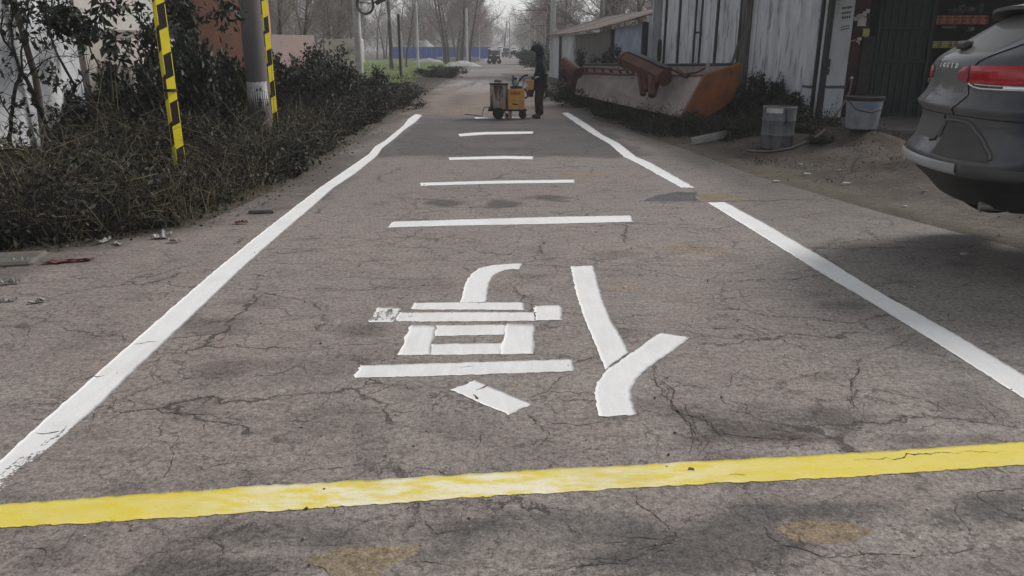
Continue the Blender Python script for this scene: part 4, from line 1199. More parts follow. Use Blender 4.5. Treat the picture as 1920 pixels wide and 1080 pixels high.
GL = "bushes along the left verge"
HEDGE = [
 # name, label, category, x, y, prototype, scale, turn
 ("evergreen_bush", "tallest dark evergreen bush, behind the first striped guard", "bush", -5.95, 12.9, SP_EVER[0], (1.15, 1.1, 1.85), .3),
 ("evergreen_bush", "dark evergreen bush filling the gap between the first striped guard and the pole", "bush", -5.9, 13.9, SP_EVER[1], (.95, 1.0, 1.60), 1.7),
 ("evergreen_bush", "tall dark evergreen bush behind the pole, in front of the orange house", "bush", -6.85, 15.9, SP_EVER[0], (1.35, 1.0, 2.15), 4.4),
 ("evergreen_bush", "dark evergreen bush directly behind the second striped guard", "bush", -5.65, 16.6, SP_EVER[1], (1.0, .9, 1.45), 5.1),
 ("evergreen_bush", "dark bush at the foot of the cream garden wall, under the big leaves", "bush", -6.65, 11.9, SP_EVER[1], (.8, .8, 1.0), 2.9),
 ("dry_bush", "withered brown bush just behind the first striped guard's foot", "bush", -5.3, 11.0, SP_DRY[0], (1.2, .9, .85), .0),
 ("dry_bush", "withered brown bush under the bare sapling at the left edge", "bush", -6.1, 9.3, SP_DRY[1], (1.1, 1.0, .60), 1.0),
 ("dry_bush", "low withered bush at the front left corner of the verge", "bush", -5.3, 7.6, SP_DRY[2], (1.1, .9, .55), 2.0),
 ("dry_bush", "low withered bush nearest the left edge line's verge, by the white litter", "bush", -3.9, 7.9, SP_DRY[0], (.8, .8, .34), 4.0),
 ("dry_bush", "withered bush between the first striped guard and the white notice pole", "bush", -5.25, 12.2, SP_EVER[0], (.75, .6, .60), 3.1),
 ("dry_bush", "low withered bush hanging over the road edge in front of the pole", "bush", -3.65, 10.5, SP_DRY[2], (.8, 1.0, .34), 5.0),
 ("dry_bush", "dark evergreen bush against the left side of the pole", "bush", -5.75, 13.2, SP_EVER[0], (.75, .7, 1.15), 2.2),
 ("dry_bush", "low withered bush at the road edge before the second striped guard", "bush", -3.6, 12.9, SP_DRY[1], (.75, 1.0, .30), 1.2),
 ("dry_bush", "low withered bush at the road edge just past the second striped guard", "bush", -3.75, 16.2, SP_DRY[2], (.8, 1.1, .62), .7),
 ("hedge_bush", "leafy hedge bush right of the second striped guard, with twigs over the pink wall", "bush", -4.75, 17.3, SP_HEDGE[0], (1.15, 1.1, 1.68), .4),
 ("hedge_bush", "leafy hedge bush below the pinkish yard wall", "bush", -4.95, 19.6, SP_HEDGE[1], (1.35, 1.3, 1.66), 1.4),
 ("hedge_bush", "leafy hedge bush in front of the bright cream wall end", "bush", -4.55, 21.9, SP_HEDGE[2], (1.3, 1.3, 1.20), 2.4),
 ("hedge_bush", "hedge bush at the grey cable pole's foot, last tall one of the hedge", "bush", -4.5, 24.6, SP_HEDGE[0], (1.1, 1.1, .85), 3.4),
 ("dry_bush", "low withered bush on the road edge in the middle of the hedge", "bush", -3.75, 18.2, SP_DRY[1], (1.0, 1.4, .85), 3.9),
 ("dry_bush", "low withered bush on the road edge in front of the hedge's far end", "bush", -3.75, 21.2, SP_DRY[0], (1.0, 1.5, .80), 5.2),
 ("dry_bush", "withered bush tapering out at the far end of the hedge", "bush", -3.7, 24.6, SP_DRY[2], (.8, 1.3, .45), .2),
 ("hedge_bush", "small green bush past the end of the hedge, beside the grass field", "bush", -4.3, 29.5, SP_HEDGE[1], (.6, .8, .40), 1.9),
 ("roadside_bush", "olive bush on the far verge between the field and the road", "bush", -4.4, 46.0, SP_HEDGE[2], (1.3, 2.6, .75), .9),
 ("roadside_bush", "low brownish bush farther along the verge below the blue hoarding", "bush", -5.0, 58.0, SP_DRY[1], (1.2, 3.0, .6), .3),
]
for a in HEDGE:
    shrub(a[0], a[1], a[2], a[3], a[4], a[5], a[6], a[7], GL)
GR = "bushes along the right verge"
for a in [
 ("dark_bush", "dark round bush against the low shed, behind the trough's far end", 2.65, 27.5, SP_EVER[0], (.95, 1.2, 1.45), .5),
 ("leafy_bush", "tall leafy bush between the dark round bush and the pale blue wall", 3.35, 25.0, SP_HEDGE[0], (1.0, 1.0, 1.75), 1.5),
 ("dark_bush", "dark bush filling the corner between the trough's orange end and the pillar", 5.35, 16.2, SP_EVER[1], (.95, .7, 1.00), 2.1),
 ("dry_bush", "withered bush with bare tips above the trough's orange end", 5.05, 17.4, SP_DRY[2], (.9, .8, 1.30), 1.1),
 ("dry_bush", "withered bush behind the dented drum", 5.15, 14.7, SP_DRY[0], (.75, .6, .72), .6),
 ("thin_bush", "thin twiggy bush standing behind the middle of the trough", 4.5, 20.3, SP_BARE[0], (.8, 1.0, 1.35), .6),
 ("thin_bush", "thin leafy shoots at the foot of the white shed near the pillar", 5.75, 16.9, SP_HEDGE[2], (.5, .5, 1.35), 2.6),
 ("verge_weed", "brown weed clump in front of the trough's long side", 3.05, 18.0, SP_DRY[1], (.7, 1.4, .42), 1.3),
 ("verge_weed", "brown weed clump under the trough's near corner", 3.75, 15.4, SP_DRY[2], (.7, .9, .38), 3.3),
 ("verge_weed", "brown weed clump at the road edge beside the painting worker", 2.35, 22.0, SP_DRY[0], (.7, 1.5, .62), 4.3),
 ("verge_weed", "dusty weed clump at the trough's far end", 2.0, 25.5, SP_DRY[1], (.6, 1.5, .85), 5.3),
 ("verge_weed", "brown weed clump between the grey plank and the drum", 4.15, 13.6, SP_DRY[0], (.6, .6, .30), .8),
 ("weed_tuft", "small weed tuft on the bank between the drum and the car's bumper", 4.75, 11.6, SP_DRY[1], (.30, .28, .20), 2.8),
 ("weed_tuft", "small weed tuft on the bank below the apron's edge, near the pale bucket", 5.75, 12.5, SP_DRY[2], (.36, .3, .22), 3.8),
 ("weed_tuft", "small weed tuft at the foot of the drum, on the car's side", 4.95, 12.9, SP_DRY[0], (.30, .25, .24), 4.8),
 ("roadside_bush", "grey bush on the right of the road, ahead of the far tractor", 3.2, 60.0, SP_HEDGE[1], (1.7, 3.0, 1.9), .9),
 ("roadside_bush", "dark bush on the far right verge behind the worker's head", 3.6, 85.0, SP_EVER[0], (2.2, 4.0, 2.2), .9),
]:
    shrub(a[0], a[1], "bush", a[2], a[3], a[4], a[5], a[6], GR)

# undergrowth: nobody could count these stems
def undergrowth(name, label, n, region, hmin, hmax, m_stem, seed, leaves=0, m_leaf=None, lsize=.04, thick=.006):
    g = np.random.default_rng(seed)
    x, y = region(g, n)
    z = gz(x, y)
    h = hmin + (hmax - hmin) * g.random(n) ** 1.6
    h = h * (0.15 + 1.75 * sstep(.25, .75, fbm(x * 1.3, y * 1.3, seed)))
    for cx, cy, cr in ((-4.1, 8.9, 1.0), (-4.3, 9.8, .6), (-4.3, 13.3, 1.2), (-3.9, 11.6, .9)):      # trodden round the poles
        h = h * (1 - .62 * sstep(cr, cr * .5, np.hypot(x - cx, y - cy)))
    a = g.uniform(0, 2 * math.pi, n); ln = g.uniform(.1, 1.3, n)
    d = np.stack([np.cos(a) * ln, np.sin(a) * ln, np.ones(n)], 1); d /= np.linalg.norm(d, axis=1, keepdims=True)
    p0 = np.stack([x, y, z - .03], 1)
    p1 = p0 + d * (h * .55)[:, None]
    d2 = d + np.stack([np.cos(a), np.sin(a), 0 * a - .7], 1) * g.uniform(.1, .9, n)[:, None] + g.normal(size=(n, 3)) * .25
    d2 /= np.linalg.norm(d2, axis=1, keepdims=True)
    p2 = p1 + d2 * (h * .55)[:, None]
    # side shoots
    k = g.integers(0, n, n)
    f = g.random((n, 1))
    s0 = p0[k] * (1 - f) + p1[k] * f
    sd = d[k] + g.normal(size=(n, 3)) * .8; sd /= np.linalg.norm(sd, axis=1, keepdims=True)
    s1 = s0 + sd * (h[k] * g.uniform(.2, .5, n))[:, None]
    r = thick * g.uniform(.5, 1.2, n)
    o = link(name, segs_mesh(name, np.concatenate([p0, p1, s0]), np.concatenate([p1, p2, s1]), np.concatenate([r, r * .7, r * .5]), np.concatenate([r * .7, r * .25, r * .2]), m_stem))
    tag(o, label, "undergrowth", kind="stuff")
    if leaves:
        k = g.integers(0, n, leaves); f = g.random((leaves, 1))
        c = p0[k] * (1 - f) + p2[k] * f + g.normal(size=(leaves, 3)) * .04
        c[:, 2] = np.maximum(c[:, 2], gz(c[:, 0], c[:, 1]) + .004)
        f_ = link("foliage", leaves_mesh("foliage", c, lsize, m_leaf, .4, .5, seed + 3), o); f_["kind"] = "stuff"
    return o

def reg_left(g, n):
    y = 5.9 + 22 * g.random(n) ** 1.35
    wid = 3.7
    q = g.random(n) ** 1.15
    x = road_l(y) - .12 - .25 * vnoise(y * 1.5, y * 0, 2) - q * wid * np.interp(y, [6, 8, 25], [1.0, 1.0, .7])
    return np.maximum(x, -7.0), y
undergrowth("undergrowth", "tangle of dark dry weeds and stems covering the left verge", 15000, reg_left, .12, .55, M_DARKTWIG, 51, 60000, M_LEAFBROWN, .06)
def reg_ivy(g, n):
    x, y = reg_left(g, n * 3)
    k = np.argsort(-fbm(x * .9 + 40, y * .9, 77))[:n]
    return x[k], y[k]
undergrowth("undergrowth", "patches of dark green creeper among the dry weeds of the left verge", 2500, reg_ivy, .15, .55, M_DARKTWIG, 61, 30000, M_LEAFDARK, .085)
def reg_front(g, n):
    y = 5.9 + 7 * g.random(n)
    x = road_l(y) - .02 - np.abs(g.normal(size=n)) * .45
    return x, y
undergrowth("straw", "pale dry grass lying along the front of the left verge", 900, reg_front, .08, .5, M_STRAW, 52, thick=.0035)
def reg_mound(g, n):
    x = 3.4 + 3.2 * g.random(n); y = 9.2 + 3.6 * g.random(n)
    k = fbm(x * .9 + 3, y * .8, 23) > .45
    x, y = x[k], y[k]
    return x, y
def reg_tall(g, n):
    y = 6.2 + 9 * g.random(n) ** 1.2; x = road_l(y) - .35 - 2.6 * g.random(n)
    return x, y
undergrowth("dry_stems", "taller bare grey-brown stems sticking out of the left verge", 700, reg_tall, .5, 1.05, M_STRAW, 62, thick=.005)
def reg_right(g, n):
    y = 14.2 + 14 * g.random(n)
    x = road_r(y) + .15 + g.random(n) * np.interp(y, [14, 18, 28], [1.3, 1.5, .9])
    return x, y
undergrowth("undergrowth", "dark low weeds along the right verge under the trough", 5000, reg_right, .08, .42, M_DARKTWIG, 53, 9000, M_LEAFBROWN, .045)
def reg_corner(g, n):
    y = 12.9 + 3.4 * g.random(n); x = 3.7 + 2.0 * g.random(n)
    return x, y
undergrowth("undergrowth", "dark weeds around the drum and the orange end of the trough", 2200, reg_corner, .06, .35, M_DARKTWIG, 54, 5000, M_LEAFBROWN, .045)
def reg_grass(g, n):
    y = 30 + 50 * g.random(n) ** 1.8; x = -5.2 - g.random(n) * 18 * y / 40
    return x, y
undergrowth("grass", "short green grass of the field beyond the hedge", 12000, reg_grass, .10, .28, M_GRASS, 55, thick=.02)
def reg_lgrass(g, n):
    y = 5.4 + 1.2 * g.random(n); x = -4.4 - .8 * g.random(n)
    return x, y
undergrowth("grass", "small green tuft of grass at the left edge of the picture", 260, reg_lgrass, .1, .3, M_GRASS, 56, thick=.005)
# fallen leaves and grit along the verges
g = np.random.default_rng(5)
n = 1500
y = 4.6 + 12 * g.random(n) ** 1.6; x = road_l(y) + .25 - np.abs(g.normal(size=n)) * .7
x[:500] = road_r(y[:500]) + .1 + g.random(500) ** .5 * 2.4
c = np.stack([x, y, np.maximum(gz(x, y), 0) + .008], 1)
tag(link("fallen_leaves", leaves_mesh("fallen_leaves", c, .034, leaf_mat("fallen_leaf", (.055, .047, .04), (.10, .088, .074), (.22, .20, .18), trans=0), 0, .5, 3, flat=.9)), "small dead leaves and scraps scattered along both road edges", "fallen leaves", kind="stuff")

# clods and scrub on the bare bank before the shop
g = np.random.default_rng(44)
n = 120
x = 3.3 + 3.6 * g.random(n); y = 8.3 + 5.2 * g.random(n)
s_ = .005 + .017 * g.random(n) ** 3
octa_ = np.array([(1, 0, 0), (.3, .9, .1), (-1, .1, 0), (0, -1, 0), (.1, 0, .7), (0, 0, -.8)], float)
V = octa_[None] * s_[:, None, None] * g.uniform(.6, 1.3, (n, 6, 1)) + np.stack([x, y, gz(x, y) + s_ * .3], 1)[:, None]
T_ = np.array([(0, 1, 4), (1, 2, 4), (2, 3, 4), (3, 0, 4), (1, 0, 5), (2, 1, 5), (3, 2, 5), (0, 3, 5)])
tag(link("soil_clods", mesh_np("soil_clods", V.reshape(-1, 3), Ft=(T_[None] + 6 * np.arange(n)[:, None, None]).reshape(-1, 3), mat=leaf_mat("clod", (.075, .065, .056), (.13, .115, .10), (.22, .2, .18), trans=0))), "clods and crumbs of soil on the bare bank in front of the shop", "soil", kind="stuff")
g_ = np.random.default_rng(45)
x, y = reg_mound(g_, 1600)
undergrowth("dry_grass", "short dead grass on the bare bank in front of the shop", len(x), lambda g, n: (x, y), .03, .14, M_DARKTWIG, 63, 300, M_LEAFBROWN, .03, thick=.003)

# bare sapling in front of the whitewashed wall
sap = thing("bare_sapling", "bare forked sapling with a few hanging leaves against the whitewashed wall at the left edge", "sapling", (*AT(75, 320, 9.6)[:2], 0))
so = np.array(sap.location)
S7 = lambda pts, y0: [np.array(AT(px * .2963, py * .2963, y0 + .12 * math.sin(i * 2.1 + y0))) - so for i, (px, py) in enumerate(pts)]
P0, P1, Ra, Rb, tips = [], [], [], [], []
def limb(pts, r0, r1):
    q = resample(np.array(pts), max(6, 3 * len(pts)))
    q = q + np.random.default_rng(int(r0 * 1e5)).normal(size=q.shape) * .006
    r = np.linspace(r0, r1, len(q))
    for i in range(len(q) - 1):
        P0.append(q[i]); P1.append(q[i + 1]); Ra.append(r[i]); Rb.append(r[i + 1]); tips.append(q[i + 1])
limb(S7([(80, 1150), (70, 1040), (60, 900), (70, 740), (100, 560), (130, 470)], 9.6), .040, .028)
limb(S7([(430, 1050), (340, 900), (290, 790), (230, 640), (170, 500), (130, 450)], 9.7), .040, .030)
limb(S7([(170, 500), (130, 440), (90, 340), (30, 260), (5, 200), (20, 60)], 9.7), .030, .012)
limb(S7([(110, 400), (80, 300), (70, 180), (75, 60), (60, -80)], 9.6), .020, .012)
limb(S7([(140, 440), (130, 330), (170, 160), (190, 20), (200, -90)], 9.6), .018, .009)
limb(S7([(170, 480), (280, 390), (370, 350), (500, 365), (560, 340)], 9.7), .012, .005)
limb(S7([(150, 430), (250, 340), (300, 290), (330, 260)], 9.6), .009, .004)
limb(S7([(380, 900), (395, 760), (480, 550), (440, 480), (380, 380), (340, 290), (300, 180), (290, 60), (300, -60)], 9.9), .030, .012)
limb(S7([(480, 550), (530, 500), (560, 430)], 9.9), .012, .006)
limb(S7([(-60, 520), (0, 610), (30, 680), (65, 740)], 9.6), .010, .014)
limb(S7([(-70, 860), (0, 930), (40, 990), (70, 1050)], 9.6), .014, .020)
limb(S7([(290, 790), (330, 740), (350, 680)], 9.7), .012, .006)
g = np.random.default_rng(77)
nb = len(P0)
for i in range(230):
    k = g.integers(0, nb); o = np.array(P1[k])
    d = g.normal(size=3) + np.array([0, -.1, .25]); d /= np.linalg.norm(d); l = g.uniform(.08, .42)
    m_ = o + d * l * .5 + g.normal(size=3) * .02; e = o + d * l + np.array([0, 0, -.04])
    P0 += [o, m_]; P1 += [m_, e]; Ra += [.005, .0035]; Rb += [.0035, .002]; tips.append(e)
M_SAPBARK = mat("dark_sapling_bark", (0.030, 0.028, 0.027), (0.018, 0.017, 0.016), scale=8, bump=.4, rough=.95, spec=.1)
link("branches", segs_mesh("branches", P0, P1, np.array(Ra) * .75, np.array(Rb) * .75, M_SAPBARK, 6), sap)
T = np.array(tips)
cl = []
for px, py, k in ((240, 270, 26), (300, 470, 34), (150, 190, 14), (30, 150, 30), (20, 400, 18), (190, 650, 24), (120, 800, 22), (90, 940, 16), (60, 20, 50), (190, 830, 14), (340, 520, 16)):
    cc = np.array(AT(px * .2963, py * .2963, 9.6)) - so
    cl.append(cc + g.normal(size=(k, 3)) * np.array([.06, .08, .07]))
cl.append(T[g.integers(0, len(T), 90)] + g.normal(size=(90, 3)) * .03)
o = link("foliage", leaves_mesh("foliage", np.concatenate(cl), .10, M_LEAFDARK, .9, .42, 9), sap); o["kind"] = "stuff"

# broad-leaved plant by the cream wall and the overhanging crown at the top edge
bl = thing("broad_leaf_plant", "broad-leaved plant with large drooping leaves in front of the cream garden wall", "plant", (*AT(205, 150, 11.9)[:2], .3))
bo = np.array(bl.location)
P0, P1, Ra, Rb, tips = [], [], [], [], []
for pts in ([(212, 190), (208, 130), (200, 90), (192, 62)], [(190, 130), (172, 98), (160, 70), (150, 40)], [(215, 140), (228, 110), (240, 92)], [(160, 70), (172, 45), (186, 20), (200, -10)], [(200, 90), (215, 70), (228, 60)]):
    limb([np.array(AT(px, py, 11.8)) - bo for px, py in pts], .016, .006)
link("branches", segs_mesh("branches", P0, P1, Ra, Rb, M_BARK, 6), bl)
T = np.array(tips)
c = np.concatenate([T[g.integers(len(T) // 3, len(T), 130)], np.array([np.array(AT(px, py, 11.8)) - bo for px, py in ((195, 60), (185, 75), (210, 85), (222, 95), (232, 100), (178, 28), (196, 10), (212, 20), (228, 8), (240, 14), (200, 55))]).repeat(5, 0)]) + g.normal(size=(130 + 55, 3)) * .06
for k in range(1):
    o = link("foliage", leaves_mesh("foliage", c, .17, M_LEAFDARK, .7, .40, 21), bl); o["kind"] = "stuff"
ot = thing("overhanging_tree", "leafy dark tree whose lowest sprays hang in at the top left corner", "tree", (-6.75, 10.9, 0))
oo = np.array(ot.location)
P0, P1, Ra, Rb, tips = [], [], [], [], []
limb([(0, 0, 0), (.05, .0, 1.2), (.0, -.1, 2.2), (.1, -.1, 3.4)], .05, .035)
trunk = link("trunk", segs_mesh("trunk", P0, P1, Ra, Rb, M_BARK, 8), ot)
P0, P1, Ra, Rb, tips = [], [], [], [], []
cen = []
for i in range(30):
    a = g.uniform(0, 6.28); e = np.array([math.cos(a) * g.uniform(.3, 1.3), math.sin(a) * g.uniform(.2, 1.0), g.uniform(2.95, 3.9)])
    if e[0] > .75 and e[2] < 2.9: e[2] += .7
    limb([(0.0, -.1, g.uniform(2.0, 3.2)), tuple(e * np.array([.5, .5, 1]) + np.array([0, 0, .15])), tuple(e)], .012, .004)
    cen.append(e + g.normal(size=(90, 3)) * np.array([.2, .2, .14]))
for px, py, k in ((110, 20, 220), (135, 35, 220), (95, 40, 60), (150, 60, 90), (120, 55, 90), (50, 10, 40), (15, 8, 50), (250, 15, 30), (215, 8, 30), (350, 30, 160), (330, 10, 160), (425, 25, 60), (420, 5, 60)):
    cen.append(np.array(AT(px, py, 10.9)) - oo + g.normal(size=(k, 3)) * np.array([.10, .15, .09]))
link("branches", segs_mesh("branches", P0, P1, Ra, Rb, M_BARK, 5), ot)
o = link("foliage", leaves_mesh("foliage", np.concatenate(cen), .11, M_LEAFDARK, .6, .42, 31), ot); o["kind"] = "stuff"

# ------------------------------------------------------------------ bare winter trees
def bare_tree(seed, h, r0, base, spread, upright, n1=20, n2=8, n3=7, fork=False):
    g = np.random.default_rng(seed)
    tr, br = ([], [], [], []), ([], [], [], [])
    def add(S, a, b, ra, rb):
        S[0].append(a); S[1].append(b); S[2].append(ra); S[3].append(rb)
    def unit(v): return v / np.linalg.norm(v)
    p = [np.array([0, 0, -.2])]; d = np.array([0, 0, 1.0]); n = 12
    for i in range(n):
        d = unit(d + g.normal(size=3) * np.array([.05, .05, 0])); p.append(p[-1] + d * h / n)
    rr = r0 * (1 - np.linspace(0, 1, n + 1)) ** .8 + .02
    rr[0] *= 1.25
    for i in range(n): add(tr, p[i], p[i + 1], rr[i], rr[i + 1])
    def grow(o, d, l, r, lev):
        k = 4 if lev == 1 else (3 if lev == 2 else 2)
        q = [o]
        for i in range(k):
            d = unit(d + g.normal(size=3) * .16 + np.array([0, 0, .10]))
            q.append(q[-1] + d * l / k)
        rs = np.linspace(r, r * .35, k + 1)
        for i in range(k): add(br, q[i], q[i + 1], max(rs[i], .010), max(rs[i + 1], .008))
        if lev < 3:
            for j in range(n2 if lev == 1 else n3):
                f = .2 + .8 * g.random(); i = min(int(f * k), k - 1); fr = f * k - i
                oo_ = q[i] * (1 - fr) + q[i + 1] * fr
                dd = unit(d * .7 + g.normal(size=3) * .75)
                grow(oo_, dd, l * g.uniform(.3, .55), rs[i] * .5, lev + 1)
    for j in range(n1):
        f = base + (1 - base) * (j + g.random()) / n1; i = min(int(f * n), n - 1); fr = f * n - i
        o = p[i] * (1 - fr) + p[i + 1] * fr
        a = g.uniform(0, 6.28)
        dd = unit(np.array([math.cos(a), math.sin(a), upright + g.uniform(-.2, .3)]))
        grow(o, dd, spread * (1.15 - .75 * f) * g.uniform(.7, 1.2), rr[i] * .45, 1)
    return segs_mesh("trunk", *tr, M_BARK, 9), segs_mesh("crown", *br, M_TWIG, 3)
TREES = [bare_tree(1, 13, .18, .16, 5.2, .7, 22, 9, 7), bare_tree(2, 14, .15, .14, 4.4, 1.0, 26, 8, 7), bare_tree(3, 12, .20, .18, 5.6, .5, 20, 9, 7), bare_tree(4, 13.5, .14, .26, 4.0, .9, 22, 8, 7), bare_tree(5, 11, .33, .16, 5.8, .6, 16, 9, 8)]
def tree(label, x, y, k, s=1.0, rz=0.0, group=None, sz=None):
    t = thing("bare_tree", label, "tree", (x, y, gz1(x, y)), rz, group)
    t.scale = (s, s, sz or s)
    link("trunk", TREES[k][0], t); c = link("crown", TREES[k][1], t); c["kind"] = "stuff"
    return t
def X(px, y): return (px - 960) / F_PX * (y + .5)
GT = "bare trees nearer along the road"
tree("straight bare trunk rising behind the hedge's end, left of the white post in the field", X(746, 62), 62, 3, 1.0, .3, GT)
tree("thin bare tree directly behind the blue hoarding's middle", X(839, 96), 96, 1, .9, 1.3, GT)
tree("bare tree just left of the tallest white post by the road", X(871, 84), 84, 3, 1.0, 2.3, GT)
tree("slim bare tree between the tallest white post and the lamp post", X(885, 90), 90, 1, .85, 3.3, GT)
tree("leaning young tree by the dark post in the grass field", X(772, 70), 70, 1, .5, 4.1, GT)
tree("massive bare trunk with a wide crown behind the low shed's roof", X(1126, 52) + .1, 52, 4, 1.15, .5, GT)
tree("second bare trunk close right of the massive one behind the low shed", X(1152, 50), 50, 0, .95, 1.5, GT)
tree("bare tree leaning over the road from the right, beside the grey shed-end pole", X(1022, 72), 72, 2, 1.0, 2.5, GT)
tree("bare tree behind the shed roof near the tall white shed", X(1190, 48), 48, 2, .8, 2.9, GT)
GV = "bare trees of the hazy avenue"
yy = 88.0
k = 0
while yy < 330:
    tree("bare tree in the hazy row along the left side of the far road", float(road_l(yy)) - 2.0 - R.uniform(0, 2.2), yy, k % 5, R.uniform(.8, 1.1), R.uniform(0, 6), GV)
    tree("bare tree in the hazy row along the right side of the far road", float(road_r(yy)) + 2.4 + R.uniform(0, 2.0), yy + 3, (k + 2) % 5, R.uniform(.75, 1.05), R.uniform(0, 6), GV)
    yy += R.uniform(7, 12); k += 1
GF = "bare trees of the far grove"
for i in range(54):
    y = R.uniform(92, 260); px = R.uniform(500, 900)
    tree("grey bare tree of the grove behind the grass field", X(px, y), y, i % 4, R.uniform(.7, 1.05), R.uniform(0, 6), GF)
for i in range(34):
    y = R.uniform(60, 200); px = R.uniform(1010, 1300)
    tree("grey bare tree standing beyond the low shed", X(px, y) + 2.5, y, (i + 1) % 5, R.uniform(.7, 1.0), R.uniform(0, 6), GF)
for i in range(16):
    y = R.uniform(255, 370)
    tree("faint bare tree closing the far end of the road", R.uniform(-22, 14) - (y - 255) * .03, y, i % 5, R.uniform(.9, 1.15), R.uniform(0, 6), GV)
for i in range(22):
    y = R.uniform(42, 85); px = R.uniform(480, 690)
    tree("bare tree showing over the hedge behind the pinkish yard wall", X(px, y), y, i % 4, R.uniform(.5, .8), R.uniform(0, 6), GF)
# far woods, one mass
g = np.random.default_rng(99)
n = 26000
y = g.uniform(220, 420, n); x = g.uniform(-190, 150, n)
keep = (np.abs(x + 5) > 7) | (y > 330); x = x[keep]; y = y[keep]; n = len(x)
zb = g.uniform(0, 9, n); l = g.uniform(1.0, 5.0, n)
d = np.stack([g.normal(size=n) * .5, g.normal(size=n) * .3, np.ones(n)], 1)
p0 = np.stack([x, y, zb], 1)
tag(link("far_woods", segs_mesh("far_woods", p0, p0 + d * l[:, None], np.full(n, .06), np.full(n, .03), M_TWIG)), "grey mass of far bare woods behind everything", "woods", kind="stuff")
# ------------------------------------------------------------------ striped guards and poles
M_STRIPEY = mat("guard_yellow", (0.80, 0.66, 0.02), (0.72, 0.58, 0.02), scale=5, rough=.5, bump=.05)
M_STRIPEB = mat("guard_black", (0.007, 0.005, 0.005), (0.018, 0.007, 0.006), scale=5, rough=.5, bump=.05)
def guard(label, px, py, Y, h, a=.105):
    x, y, z = AT(px, py, Y)
    t = thing("striped_guard", label, "pole guard", (x, y, gz1(x, y)), 0, "striped guards on the left verge")
    s = a * .7071
    c = [(-s, 0), (0, -s), (s, 0), (0, s)]
    per, sl = .59, .045
    core = MB(); core.add([(p[0] * .96, p[1] * .96, zz) for zz in (-.1, h) for p in c], [(0, 1, 5, 4), (1, 2, 6, 5), (2, 3, 7, 6), (3, 0, 4, 7), (3, 2, 1, 0), (4, 5, 6, 7)])
    core.build("tube", M_STRIPEB, t)
    k = -1
    while k * per < h:
        z0 = k * per + .06
        for f, (p, q), off in ((0, (c[0], c[1]), 0), (1, (c[1], c[2]), per / 2), (2, (c[2], c[3]), 0), (3, (c[3], c[0]), per / 2)):
            if f in (0, 2): v = [(*p, z0 - .05), (*q, z0), (*q, z0 + .295), (*p, z0 + .245)]
            else: v = [(*p, z0 + .225), (*q, z0 + .275), (*q, z0 + .57), (*p, z0 + .52)]
            v = [(X_, Y_, min(max(Z_, 0.0), h)) for X_, Y_, Z_ in v]
            if v[2][2] - v[1][2] < .03: continue
            mb = MB(); m0 = Vector((p[0] + q[0], p[1] + q[1], 0)).normalized() * .003
            mb.add([Vector(e) + m0 for e in v] + [Vector(e) - m0 * 2 for e in v], [(0, 1, 2, 3), (7, 6, 5, 4), (0, 4, 5, 1), (1, 5, 6, 2), (2, 6, 7, 3), (3, 7, 4, 0)])
            mb.build("stripe", M_STRIPEY, t)
        k += 1
    return t
gd = guard("nearer yellow and black striped guard standing in the weeds", 340, 325, 9.95, 3.4, .112)
mb = MB(); mb.lathe([(.085, 1.02), (.088, 1.03), (.088, 1.045), (.085, 1.055)], (0, 0, 0), 12); mb.build("clip", M_DARKBAR, gd)
guard("farther yellow and black striped guard beside the concrete pole", 516, 248, 15.1, 3.8, .112)

pole = thing("utility_pole", "thick concrete pole with a white painted notice low on it", "utility pole", (*AT(487, 200, 14.6)[:2], 0))
mb = MB(); mb.lathe([(.205, -.2), (.195, 2), (.185, 5), (.16, 9)], n=28); mb.build("shaft", M_CONCRETE, pole, smooth=True)
za, zb_ = AT(487, 236, 14.4)[2], AT(487, 154, 14.4)[2]
def arc_patch(r, a0, a1, z0, z1, n=14, rag=.012):
    V, Fs = [], []
    for i in range(n + 1):
        w = math.radians(a0 + (a1 - a0) * i / n)
        for z in (z0 + R.uniform(-rag, rag), z1 + R.uniform(-rag, rag)):
            V.append((r * math.cos(w), r * math.sin(w), z))
    for i in range(n): Fs.append((2 * i, 2 * i + 2, 2 * i + 3, 2 * i + 1))
    mb = MB(); mb.add(V, Fs); return mb
M_POLEWHITE = mat("old_white_paint", (0.60, 0.59, 0.58), (0.46, 0.45, 0.44), scale=6, c=(0.14, 0.13, 0.13), cscale=13, cut=(.58, .7), bump=.1)
nt_ = arc_patch(.2005, 205, 345, za, zb_).build("notice", M_POLEWHITE, pole, smooth=True)
hgt = zb_ - za
def pmark(name, a, z, w, h, rot=0):
    ww = math.radians(a); mb = MB()
    mb.box((0, 0, 0), (w, .003, h))
    o = mb.build(name, M_INK, nt_, loc=(.203 * math.cos(ww), .203 * math.sin(ww), z), rot=(0, rot, ww + math.pi / 2))
mid = za + hgt * .5
for zz, w in ((.60, .085), (.53, .10), (.47, .06)):
    pmark("lettering", 291, za + hgt * zz, w, .011)
pmark("lettering", 291, za + hgt * .52, .014, .20)
pmark("lettering", 281, za + hgt * .56, .011, .07, .5); pmark("lettering", 300, za + hgt * .56, .011, .07, -.3)
mb = MB(); ww = math.radians(292)
mb.tube([(.036 * math.cos(k), 0, .062 * math.sin(k)) for k in np.linspace(0, 6.283, 20)], .010, 6)
mb.build("lettering", M_INK, nt_, loc=(.203 * math.cos(ww), .203 * math.sin(ww), za + hgt * .22), rot=(0, 0, ww + math.pi / 2))
for a, z, w, h in ((255, .17, .03, .03), (262, .13, .02, .015), (325, .17, .02, .02), (282, .82, .03, .05), (300, .84, .025, .06), (308, .8, .02, .02)):
    pmark("lettering", a, za + hgt * z, w, h, .3)

